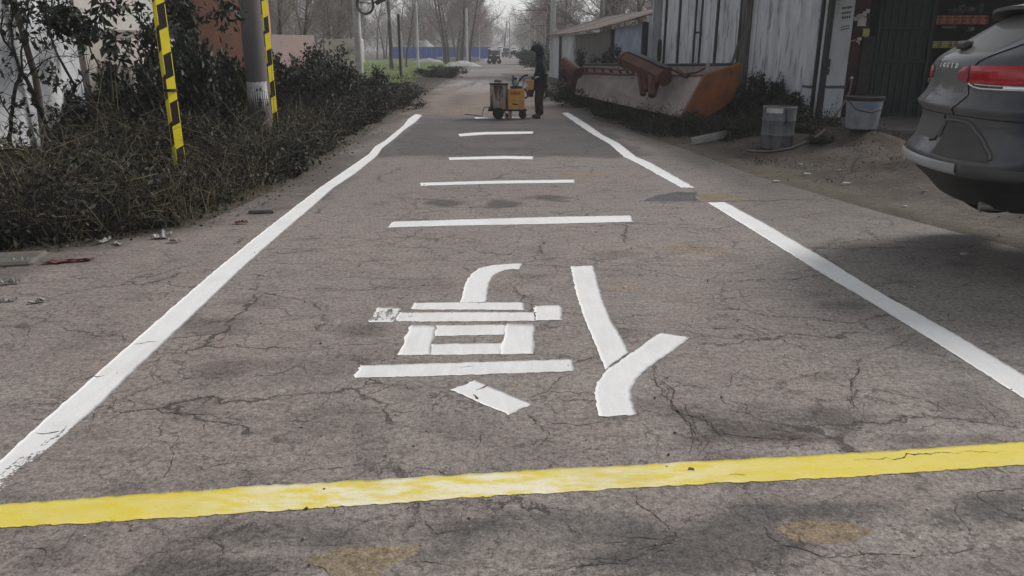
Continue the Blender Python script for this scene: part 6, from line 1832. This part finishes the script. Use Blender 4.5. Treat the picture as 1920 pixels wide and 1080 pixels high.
hd = [(.03, 0, 1.37, .12), (.01, 0, 1.45, .115), (-.035, 0, 1.545, .14), (-.045, 0, 1.62, .115), (-.045, 0, 1.675, .075), (-.045, 0, 1.70, .02), (-.13, 0, 1.60, .085), (-.19, 0, 1.575, .04)]
hm = MB(); hv = []; nu, nv = 20, 14
for j in range(nv + 1):
    th = math.pi * j / nv
    for i in range(nu):
        ph = 2 * math.pi * i / nu
        x, y, z = math.sin(th) * math.cos(ph), math.sin(th) * math.sin(ph), math.cos(th)
        fx = -x
        px_, py_, pz_ = x * .145, y * .125, z * .165
        if z < -.2: px_ += .05 * (-.2 - z); pz_ -= .05 * (-.2 - z); px_ *= 1.1; py_ *= 1.15
        if fx > .35 and .0 < z < .75: px_ -= .055 * (fx - .35) / .65        # brim
        if fx > .55 and -.75 < z < -.02: px_ += .075 * (fx - .55) / .45     # opening for the face
        hv.append((px_ - .035, py_, pz_ + 1.565))
hf = [(j * nu + i, j * nu + (i + 1) % nu, (j + 1) * nu + (i + 1) % nu, (j + 1) * nu + i) for j in range(nv) for i in range(nu)]
hm.add(hv, hf); hm.tube([(.035, 0, 1.33), (.02, 0, 1.42), (.0, 0, 1.48)], [.16, .135, .11], 16)
hm.build("hood", M_JACKET, wk, smooth=True)
tz = [(.01, 0, .84, (.16, .135)), (.01, -.085, .70, .122), (-.015, -.10, .46, .094), (.02, -.10, .16, .074), (.025, -.10, .085, .076), (.01, .085, .70, .122), (-.045, .11, .46, .094), (-.04, .11, .16, .074), (-.04, .11, .085, .076)]
skinned("trousers", tz, [(0, 1), (1, 2), (2, 3), (3, 4), (0, 5), (5, 6), (6, 7), (7, 8)], M_TROUSER, wk)
for y0, x0_ in ((-.10, .03), (.11, -.02)):
    skinned("shoe", [(x0_ + .02, y0, .055, .05), (x0_ - .05, y0 - .003, .048, .046), (x0_ - .13, y0 - .006, .040, .042), (x0_ - .175, y0 - .006, .036, .030), (x0_ + .01, y0, .10, .045)], [(0, 1), (1, 2), (2, 3), (0, 4)], M_SHOE, wk)
for s in (-1, 1):
    y0 = s * .21
    # gloved hand: palm, four fingers curled round the grip, thumb beneath
    pts = [(hx + .075, y0, hz_ + .012, .030), (hx + .045, y0, hz_ + .016, (.040, .020)), (hx + .02, y0, hz_ + .020, (.040, .018))]
    eds = [(0, 1), (1, 2)]
    for f in range(4):
        yo = y0 + (f - 1.5) * .021; l = (.9, 1.0, .97, .8)[f]
        b = len(pts)
        pts += [(hx + .012, yo, hz_ + .020, .0105), (hx - .018 * l, yo, hz_ + .012, .0100), (hx - .026 * l, yo, hz_ - .014, .0095), (hx - .006, yo, hz_ - .034 * l, .0085)]
        eds += [(2, b), (b, b + 1), (b + 1, b + 2), (b + 2, b + 3)]
    b = len(pts)
    pts += [(hx + .035, y0 - s * .042, hz_ + .005, .012), (hx + .010, y0 - s * .045, hz_ - .022, .011), (hx - .012, y0 - s * .030, hz_ - .030, .010)]
    eds += [(1, b), (b, b + 1), (b + 1, b + 2)]
    skinned("glove", pts, eds, M_GLOVE, wk, 1)

# ------------------------------------------------------------------ far vehicles
M_VEHDARK = plain("dark_vehicle_paint", (.03, .03, .034), .4)
M_VEHWHITE = plain("white_vehicle_paint", (.75, .75, .75), .35)
M_GLASS = plain("dark_glass", (.02, .022, .025), .08, .6)
def tricycle(label, px, Y, w, h, body_m, top_m, loaded=False):
    x = X(px, Y)
    t = thing("cargo_tricycle", label, "tricycle", (x, Y, 0), 0, "three-wheelers driving on the far road")
    mb = MB(); mb.bbox((0, .9, .30 * h + .12), (w, 1.8, .30 * h), .05); mb.build("cargo_bed", body_m, t)
    mb = MB(); mb.bbox((0, -.2, .36 * h), (w * .86, .5, .34 * h), .08); mb.build("cab_front", body_m, t)
    mb = MB(); mb.bbox((0, .25, h - .05), (w * 1.02, 1.5, .10), .03); mb.build("canopy", top_m, t)
    for s in (-1, 1):
        for y in (-.35, .9):
            mb = MB(); mb.tube([(s * w * .44, y, .5 * h), (s * w * .46, y, h - .05)], .03, 6); mb.build("canopy_post", M_DARKBAR, t)
        mb = MB(); mb.lathe([(.09, -.5), (.10, -.49), (.09, -.46)], (s * w * .33, 0, .26 * h), 12, axis='y'); mb.build("headlight", M_VEHWHITE, t)
        wheel(t, s * w * .42, 1.1, .26, .26, .14)
    wheel(t, 0, -.35, .26, .26, .12)
    mb = MB(); mb.bbox((0, -.40, .72 * h), (w * .82, .03, .30 * h), .01, Matrix.Rotation(-.15, 3, 'X')); mb.build("windscreen", M_GLASS, t)
    mb = MB(); mb.bbox((0, .35, .62 * h), (.42, .28, .42 * h), .1); mb.build("seat", M_VEHDARK, t)
    return t
tricycle("dark three-wheeler with a white-edged canopy coming down the far road, nearest of the traffic", 928, 87, 1.32, 1.68, M_VEHDARK, M_VEHWHITE)
tricycle("second three-wheeler behind the first, fainter in the haze", 950, 160, 1.6, 2.0, M_VEHDARK, M_VEHWHITE)
def van(label, px, Y, w, h):
    x = X(px, Y)
    t = thing("white_van", label, "van", (x, Y, 0), 0, "white vehicles at the end of the road")
    mb = MB(); mb.bbox((0, 2, h * .38 + .15), (w, 4, h * .55), .2); mb.build("body", M_VEHWHITE, t)
    mb = MB(); mb.bbox((0, 2.2, h * .80), (w * .88, 3.2, h * .36), .2); mb.build("cab", M_VEHWHITE, t)
    mb = MB(); mb.bbox((0, .58, h * .76), (w * .76, .05, h * .24), .05, Matrix.Rotation(-.2, 3, 'X')); mb.build("windscreen", M_GLASS, t)
    for s in (-1, 1):
        mb = MB(); mb.bbox((s * w * .36, -.01, h * .4), (.3, .06, .18), .03); mb.build("headlight", M_VEHWHITE, t)
        wheel(t, s * w * .44, .8, .33, .33, .2); wheel(t, s * w * .44, 3.2, .33, .33, .2)
van("white van far off at the end of the road, left one", 938, 230, 1.9, 2.5)
van("white van far off at the end of the road, right one", 963, 250, 1.9, 2.3)
# ------------------------------------------------------------------ the parked car
def dusty(name, a, dust, amt, rough=.35, coat=.4, rear=0.0):
    m, t, s = new_mat(name)
    v = coords(t, False)
    n = noise_(t, v, 3.0, 6, .6); n2 = noise_(t, v, 40.0, 5, .7)
    f = math_(t, 'MULTIPLY_ADD', maprange(t, n, .3, .7), .30, amt, clamp=True)
    if rear:        # road dirt thrown up on the tail thins out along the flank
        sx = N(t, "ShaderNodeSeparateXYZ"); t.links.new(v, sx.inputs[0])
        f = math_(t, 'ADD', f, maprange(t, sx.outputs[0], .52, .12, 0.0, rear))
    f = math_(t, 'MULTIPLY', f, math_(t, 'MULTIPLY_ADD', n2, .5, .75), clamp=True)
    t.links.new(mixc(t, f, a, dust), s.inputs["Base Color"])
    t.links.new(math_(t, 'MULTIPLY_ADD', f, .5, rough, clamp=True), s.inputs["Roughness"])
    s.inputs["Coat Weight"].default_value = coat * (1 - amt)
    s.inputs["Specular IOR Level"].default_value = .22
    return m
DUST = (0.125, 0.12, 0.113)
M_CARSIDE = dusty("dark_blue_car_paint", (0.012, 0.019, 0.042), DUST, .02, .22, .35, rear=.66)
M_CARREAR = dusty("dusty_car_paint", (0.016, 0.019, 0.026), DUST, .34, .35)
M_CARGLASS = dusty("dusty_rear_glass", (0.02, 0.021, 0.022), (0.18, 0.172, 0.16), .58, .3, .3)
M_CARTRIM = dusty("grey_plastic_trim", (0.045, 0.043, 0.042), DUST, .30, .6, 0)
M_GREYTRIM = dusty("light_grey_trim", (0.11, 0.11, 0.11), DUST, .2, .5, 0)
M_CARBLACK = dusty("black_plastic", (0.010, 0.010, 0.010), DUST, .08, .5, 0)
M_SILVER = dusty("silver_trim", (0.42, 0.42, 0.42), (0.22, 0.215, 0.205), .25, .3, .2)
M_CHROME = mat("chrome", (0.75, 0.75, 0.76), (0.6, 0.6, 0.61), rough=.15, metal=.9, bump=0)
M_REDLAMP = mat("red_lamp_lens", (0.42, 0.012, 0.022), (0.30, 0.008, 0.014), scale=6, rough=.18, coat=.6, bump=0)
M_PINKLAMP = mat("dusty_red_lens", (0.34, 0.045, 0.065), (0.26, 0.03, 0.045), scale=6, rough=.4, coat=.2, bump=0)
M_SEAM = plain("seam_black", (.006, .006, .006), .8)

CAR_POS, CAR_YAW = (3.20, 6.02), math.radians(-13)
CAR_Z = 0.27
CZ = [0.22, 0.33, 0.40, 0.46, 0.50, 0.56, 0.60, 0.64, 0.72, 0.82, 0.88, 0.92, 0.96, 1.02, 1.10, 1.18, 1.24, 1.28, 1.32, 1.40, 1.50, 1.58, 1.62, 1.655, 1.675]
CXR = [0.30, 0.20, 0.12, 0.06, 0.03, 0.03, 0.05, 0.08, 0.105, 0.12, 0.10, 0.052, 0.080, 0.125, 0.135, 0.135, 0.145, 0.18, 0.245, 0.37, 0.51, 0.63, 0.74, 1.05, 1.50]
CW = [0.74, 0.80, 0.86, 0.905, 0.92, 0.93, 0.932, 0.935, 0.938, 0.94, 0.94, 0.94, 0.94, 0.94, 0.935, 0.915, 0.90, 0.885, 0.865, 0.825, 0.765, 0.71, 0.67, 0.60, 0.46]
CXF = [4.2, 4.36, 4.44, 4.48, 4.49, 4.49, 4.49, 4.49, 4.47, 4.43, 4.38, 4.30, 4.15, 3.75, 3.40, 3.22, 3.10, 3.02, 2.94, 2.78, 2.58, 2.40, 2.28, 2.05, 1.80]
CD = [0.55] * 15 + [0.52, 0.5, 0.48, .45, .42, .38, .34, .3, .26, .2]
def cint(A, z):
    i = np.interp(z, CZ, A)
    return float(i)
NEXP = 2.5
def surf(s, z):
    """car skin: s in [-1,1] runs round the rear from left to right, |s|>1 goes on forward along the side in metres"""
    W, xr, D = cint(CW, z), cint(CXR, z), cint(CD, z)
    a = max(-1, min(1, s)) * math.pi / 2
    u = W * math.copysign(abs(math.sin(a)) ** (2 / NEXP), a)
    x = xr + D * (1 - abs(math.cos(a)) ** (2 / NEXP))
    if abs(s) > 1:
        x = xr + D + (abs(s) - 1)
    return Vector((x, -u, z))
def s_of_u(u, z):
    W = cint(CW, z); k = max(-1, min(1, u / W))
    return math.copysign(math.asin(abs(k) ** (NEXP / 2)) / (math.pi / 2), k)
def snorm(s, z):
    e = .01
    a = surf(s + e, z) - surf(s - e, z); b = surf(s, min(z + e, 1.67)) - surf(s, z - e)
    n = a.cross(b)
    n = n.normalized() if n.length > 1e-9 else Vector((-1, 0, 0))
    if n.dot(surf(s, z) - Vector((2.2, 0, .9))) < 0: n = -n
    return n
car = thing("parked_car", "dusty dark blue car parked with its rear to the road, red tail lamp", "car", (*CAR_POS, CAR_Z), CAR_YAW)
# shell
zz = np.concatenate([np.linspace(CZ[i], CZ[i + 1], 4)[:-1] for i in range(len(CZ) - 1)] + [[CZ[-1]]])
sv = list(np.sin(np.linspace(-math.pi / 2, math.pi / 2, 56)) * 1.0)
V, Fs = [], []
sideN = 26
rings = []
for z in zz:
    W, xr, D, xf = cint(CW, z), cint(CXR, z), cint(CD, z), cint(CXF, z)
    ring = [surf(s, z) for s in sv]
    x0 = xr + D; Df = min(.75, (xf - x0) * .45)
    for i in range(1, sideN):
        ring.append(Vector((x0 + (xf - Df - x0) * i / sideN, -W, z)))
    for i in range(25):
        a = math.pi / 2 - math.pi * i / 24
        ring.append(Vector((xf - Df * (1 - abs(math.cos(a)) ** .8), -W * math.copysign(abs(math.sin(a)) ** .75, a), z)))
    for i in range(sideN - 1, 0, -1):
        ring.append(Vector((x0 + (xf - Df - x0) * i / sideN, W, z)))
    rings.append(ring)
nr = len(rings[0])
# light smoothing down the profile
arr = np.array([[tuple(p) for p in r] for r in rings])
for _ in range(2):
    arr[1:-1] = arr[1:-1] * .5 + (arr[:-2] + arr[2:]) * .25
V = arr.reshape(-1, 3)
nz_ = len(zz)
Q, mi = [], []
for i in range(nz_ - 1):
    for k in range(nr):
        k2 = (k + 1) % nr
        Q.append((i * nr + k, i * nr + nr * 0 + k2, (i + 1) * nr + k2, (i + 1) * nr + k))
top = len(V); bot = top + 1
V = np.vstack([V, [[1.65, 0, 1.685]], [[2.3, 0, .22]]])
T = [((nz_ - 1) * nr + k, (nz_ - 1) * nr + (k + 1) % nr, top) for k in range(nr)] + [((k + 1) % nr, k, bot) for k in range(nr)]
me = mesh_np("body", V, Fq=Q, Ft=T, mats=[M_CARSIDE], smooth=True)
import bmesh
bm = bmesh.new(); bm.from_mesh(me); bmesh.ops.recalc_face_normals(bm, faces=bm.faces); bm.to_mesh(me); bm.free()
body_o = link("body", me, car)

def patch(name, s0, s1, zlo, zhi, m, off=.006, ns=24, nz=8, par=None, bulge=0.0, flare=0.0):
    """a panel that follows the skin"""
    lo = zlo if callable(zlo) else (lambda s: zlo)
    hi = zhi if callable(zhi) else (lambda s: zhi)
    V, Fs = [], []
    for i in range(ns + 1):
        f = i / ns
        s = s0 + (s1 - s0) * f
        for j in range(nz + 1):
            g_ = j / nz
            z = lo(s) + (hi(s) - lo(s)) * g_
            e = min(1, 4 * min(f, 1 - f), 4 * min(g_, 1 - g_)) if bulge else 1
            e0 = -0.004 if (i in (0, ns) or j in (0, nz)) else 0
            sf = s * (1 + flare * g_)
            V.append(surf(sf, z) + snorm(sf, z) * (off + e0 + bulge * e))
    for i in range(ns):
        for j in range(nz):
            a = i * (nz + 1) + j
            Fs.append((a, a + nz + 1, a + nz + 2, a + 1))
    mb = MB(); mb.add(V, Fs)
    o = mb.build(name, m, par or car, smooth=True, fix=False)
    return o
def line_on(name, pts, r, m, off=.002, par=None, n=40, k=6):
    q_ = resample(np.array(pts, float), n)
    P = [surf(s, z) + snorm(s, z) * off for s, z in q_]
    mb = MB(); mb.tube(P, r, k)
    return mb.build(name, m, par or car, smooth=True)
S = lambda u, z: s_of_u(u, z)
# rear glass, spoiler
patch("rear_window", -.34, .34, lambda s: 1.300 + .03 * abs(s), lambda s: 1.575 - .05 * s * s, M_CARGLASS, .004, 30, 10, flare=.75)
V = []
mb = MB()
n = 18
prof = [(0.49, 1.605), (0.49, 1.630), (0.85, 1.690), (1.25, 1.694), (1.25, 1.62), (0.72, 1.585)]
Vv = []
for i in range(n + 1):
    f = -1 + 2 * i / n
    w = .70 * f
    dx = .16 * abs(f) ** 2.5
    for (x, z) in prof:
        Vv.append((x + dx, -w, z - .055 * abs(f) ** 2.4))
np_ = len(prof)
Fs = []
for i in range(n):
    for j in range(np_):
        j2 = (j + 1) % np_
        Fs.append((i * np_ + j, i * np_ + j2, (i + 1) * np_ + j2, (i + 1) * np_ + j))
Fs.append(tuple(range(np_))); Fs.append(tuple(range(n * np_, n * np_ + np_))[::-1])
mb.add(Vv, Fs)
sp_ = mb.build("spoiler", M_CARREAR, car, smooth=True)
patch("spoiler_underside", -.55, .55, 1.578, 1.612, M_CARBLACK, .004, 20, 3)
# tailgate crease below the glass, lower lip, bumper insert, plate recess
patch("plate_recess", -.52, S(.26, .7), .66, .855, M_GREYTRIM, .003, 22, 6)
patch("bumper_insert", S(.30, .7), .66, lambda s: .575 + .01 * s, lambda s: .835 - .25 * max(0, s - .36) / .3, M_CARTRIM, .012, 22, 6)
patch("skid_trim", -.66, S(.64, .5), lambda s: .475 + .01 * abs(s), lambda s: .545 + .01 * abs(s), M_SILVER, .022, 34, 6, bulge=.010)
line_on("insert_edge", [(S(.26, .7), .70), (S(.30, .7), .835), (.25, .842), (.36, .838), (.50, .74), (.66, .60)], .011, M_GREYTRIM, .012)
patch("lower_bumper", -1.05, 1.25, .225, lambda s: .455, M_CARBLACK, .006, 40, 5)
patch("bumper_side", S(.68, .5), 1.5, .475, .545, M_CARTRIM, .012, 22, 4)
line_on("recess_edge", [(S(.265, .7), .86), (S(.255, .7), .80), (S(.20, .7), .67), (S(.10, .66), .655)], .008, M_SEAM)
line_on("tailgate_seam", [(.74, 1.50), (.56, 1.40), (.42, 1.31), (.32, 1.24), (.275, 1.16), (.27, 1.10), (.31, 1.01), (.285, .94), (.23, .875)], .0045, M_SEAM)
line_on("bumper_seam", [(-.7, .875), (0, .865), (.23, .875), (.45, .87), (.8, .86), (1.35, .84)], .004, M_SEAM)
# tail lamps, one each side: lens on the tailgate and lens on the wing
for sg in (1, -1):
    lo = lambda s: 1.10 + .035 * max(0, (.24 - abs(s)) / .09) ** 2
    hi = lambda s: 1.215 - .05 * max(0, (.26 - abs(s)) / .11) ** 2
    tl = patch("tail_lamp", sg * .155, sg * .262, lo, hi, M_PINKLAMP, .010, 14, 6, bulge=.006)
    hi2 = lambda s: 1.217 + .012 * max(0, min(abs(s), 1) - .3) - .05 * max(0, abs(s) - 1.15)
    lo2 = lambda s: 1.095 + .0 * s + .03 * max(0, abs(s) - 1.2)
    tw = patch("tail_lamp", sg * .275, sg * 1.38, lo2, hi2, M_REDLAMP, .010, 26, 6, bulge=.008)
    line_on("chrome_strip", [(sg * .285, 1.095), (sg * .34, 1.072), (sg * .40, 1.064), (sg * 1.36, 1.068)], .006, M_CHROME, .012, tw)
    line_on("chrome_strip", [(sg * .34, 1.092), (sg * .45, 1.088), (sg * .6, 1.088)], .003, M_CHROME, .012, tw)
    patch("chrome_plate", sg * .56, sg * .80, 1.066, 1.090, M_CHROME, .013, 6, 3, tw)
    # side windows, sills, arches, wheels, mirrors, handles
    patch("side_window", sg * 1.42, sg * 2.0, lambda s: 1.19, lambda s: 1.50 - .12 * max(0, 1.6 - abs(s)), M_GLASS, .004, 14, 6)
    patch("side_window", sg * 2.06, sg * 2.55, 1.18, 1.51, M_GLASS, .004, 10, 6)
    patch("sill", sg * 1.8, sg * 3.0, .28, .40, M_CARBLACK, .014, 12, 4)
    patch("door_handle", sg * 1.75, sg * 1.92, 1.02, 1.045, M_CHROME, .02, 6, 3)
    patch("door_handle", sg * 2.65, sg * 2.82, 1.02, 1.045, M_CHROME, .02, 6, 3)
    for x in (.95, 3.62):
        mb = MB()
        mb.lathe([(.385, -.012), (.385, .012), (.0, .013)], (x, -sg * .937, .38), 30, axis='y'); mb.build("wheel_arch", M_CARBLACK, car, smooth=True)
        mb = MB(); w_ = .22; r_ = .345
        mb.lathe([(r_ * .66, -w_ / 2), (r_ * .93, -w_ / 2), (r_, -w_ * .34), (r_, w_ * .34), (r_ * .93, w_ / 2), (r_ * .66, w_ / 2)], (x, -sg * .86, .345 - .07), 30, axis='y'); wl = mb.build("wheel", M_RUBBER, car, smooth=True)
        mb = MB(); mb.lathe([(.02, -.10), (.06, -.105), (r_ * .66, -.09), (r_ * .66, .09), (.06, .105), (.02, .10)], (x, -sg * .86, .275), 20, axis='y'); rm = mb.build("rim", M_GREYMETAL, wl, smooth=True)
    mb = MB(); mb.bbox((2.95, -sg * 1.02, 1.16), (.10, .20, .14), .04); mb.build("mirror", M_CARSIDE, car, smooth=True)
    mb = MB(); mb.bbox((4.28, -sg * .66, .86), (.22, .42, .12), .05); mb.build("headlight", M_CHROME, car, smooth=True)
    mb = MB(); mb.tube([(.36, -sg * .56, .235), (.52, -sg * .56, .235)], [.032, .030], 14); mb.build("exhaust", M_GREYMETAL, car, smooth=True)
    line_on("roof_rail", [(sg * 1.2, 1.645), (sg * 2.2, 1.648)], .015, M_SILVER, .02)
    line_on("door_seam", [(sg * 1.58, 1.52), (sg * 1.42, 1.2), (sg * 1.40, .95), (sg * 1.62, .55), (sg * 1.75, .40)], .004, M_SEAM)
    line_on("door_seam", [(sg * 2.03, 1.52), (sg * 2.03, .40)], .004, M_SEAM)
# windscreen and underside
mb = MB(); mb.add([(3.12, -.78, 1.14), (3.12, .78, 1.14), (2.36, .62, 1.60), (2.36, -.62, 1.60), (3.09, -.78, 1.14), (3.09, .78, 1.14), (2.33, .62, 1.60), (2.33, -.62, 1.60)], [(0, 1, 2, 3), (7, 6, 5, 4), (0, 4, 5, 1), (1, 5, 6, 2), (2, 6, 7, 3), (3, 7, 4, 0)]); mb.build("windscreen", M_GLASS, car, loc=(.05, 0, .03))
mb = MB(); mb.bbox((2.3, 0, .26), (3.6, 1.4, .10), .03); mb.build("underside", M_CARBLACK, car)
# wiper pod
c = surf(S(-.02, 1.33), 1.335) + snorm(0.0, 1.335) * .03
mb = MB(); mb.bbox((0, 0, 0), (.075, .20, .055), .02, Matrix.Rotation(-.7, 3, 'Y')); mb.build("wiper_pod", M_CARBLACK, car, loc=c, smooth=True)
mb = MB(); mb.tube([surf(S(u, 1.335 + .02), 1.335 + .035 * (.3 - u)) + snorm(0, 1.35) * .02 for u in np.linspace(-.02, -.5, 8)], .010, 6); mb.build("wiper", M_CARBLACK, car)
# chromed lettering on the tailgate
def lettering(txt, size, u0, u1, z, m, off=.004):
    cu = bpy.data.curves.new("lettering", 'FONT')
    n = len(txt)
    for i, ch in enumerate(txt):
        cu.body = ch; cu.size = size; cu.align_x = 'CENTER'; cu.extrude = .0; cu.resolution_u = 2
        tmp = bpy.data.objects.new("lettering_source", cu)
        COL.objects.link(tmp)
        dg = bpy.context.evaluated_depsgraph_get()
        me = bpy.data.meshes.new_from_object(tmp.evaluated_get(dg))
        bpy.data.objects.remove(tmp)
        uc = u0 + (u1 - u0) * (i / (n - 1) if n > 1 else .5)
        V = []
        for v in me.vertices:
            u = uc + v.co.x * 1.15; zz_ = z + v.co.y
            s = S(u, zz_); V.append(surf(s, zz_) + snorm(s, zz_) * off)
        Fs = [tuple(p.vertices) for p in me.polygons]
        n0 = len(V)
        V2 = V + [p + snorm(S(uc, z), z) * .004 for p in V]
        mb = MB(); mb.add(V2, Fs + [tuple(k + n0 for k in f) for f in Fs])
        mb.build("letter", m, car, fix=False)
        bpy.data.meshes.remove(me)
    bpy.data.curves.remove(cu)
lettering("BORGWARD", .050, -.38, .25, 1.195, M_CHROME)
lettering("BX5", .035, .30, .40, 1.025, M_GREYMETAL)
lettering("25T", .028, .33, .40, .975, M_GREYMETAL)
# ------------------------------------------------------------------ haze
hz = bpy.data.materials.new("haze_air"); hz.use_nodes = True
t = hz.node_tree; t.nodes.clear()
o_ = t.nodes.new("ShaderNodeOutputMaterial"); v_ = t.nodes.new("ShaderNodeVolumePrincipled")
v_.inputs["Color"].default_value = (0.93, 0.94, 0.96, 1)
v_.inputs["Density"].default_value = 0.0013
v_.inputs["Anisotropy"].default_value = 0.2
t.links.new(v_.outputs[0], o_.inputs["Volume"])
mb = MB(); mb.box((0, 395, 9), (1330, 930, 22))
tag(mb.build("haze", hz), "pale winter haze filling the air", kind="stuff")
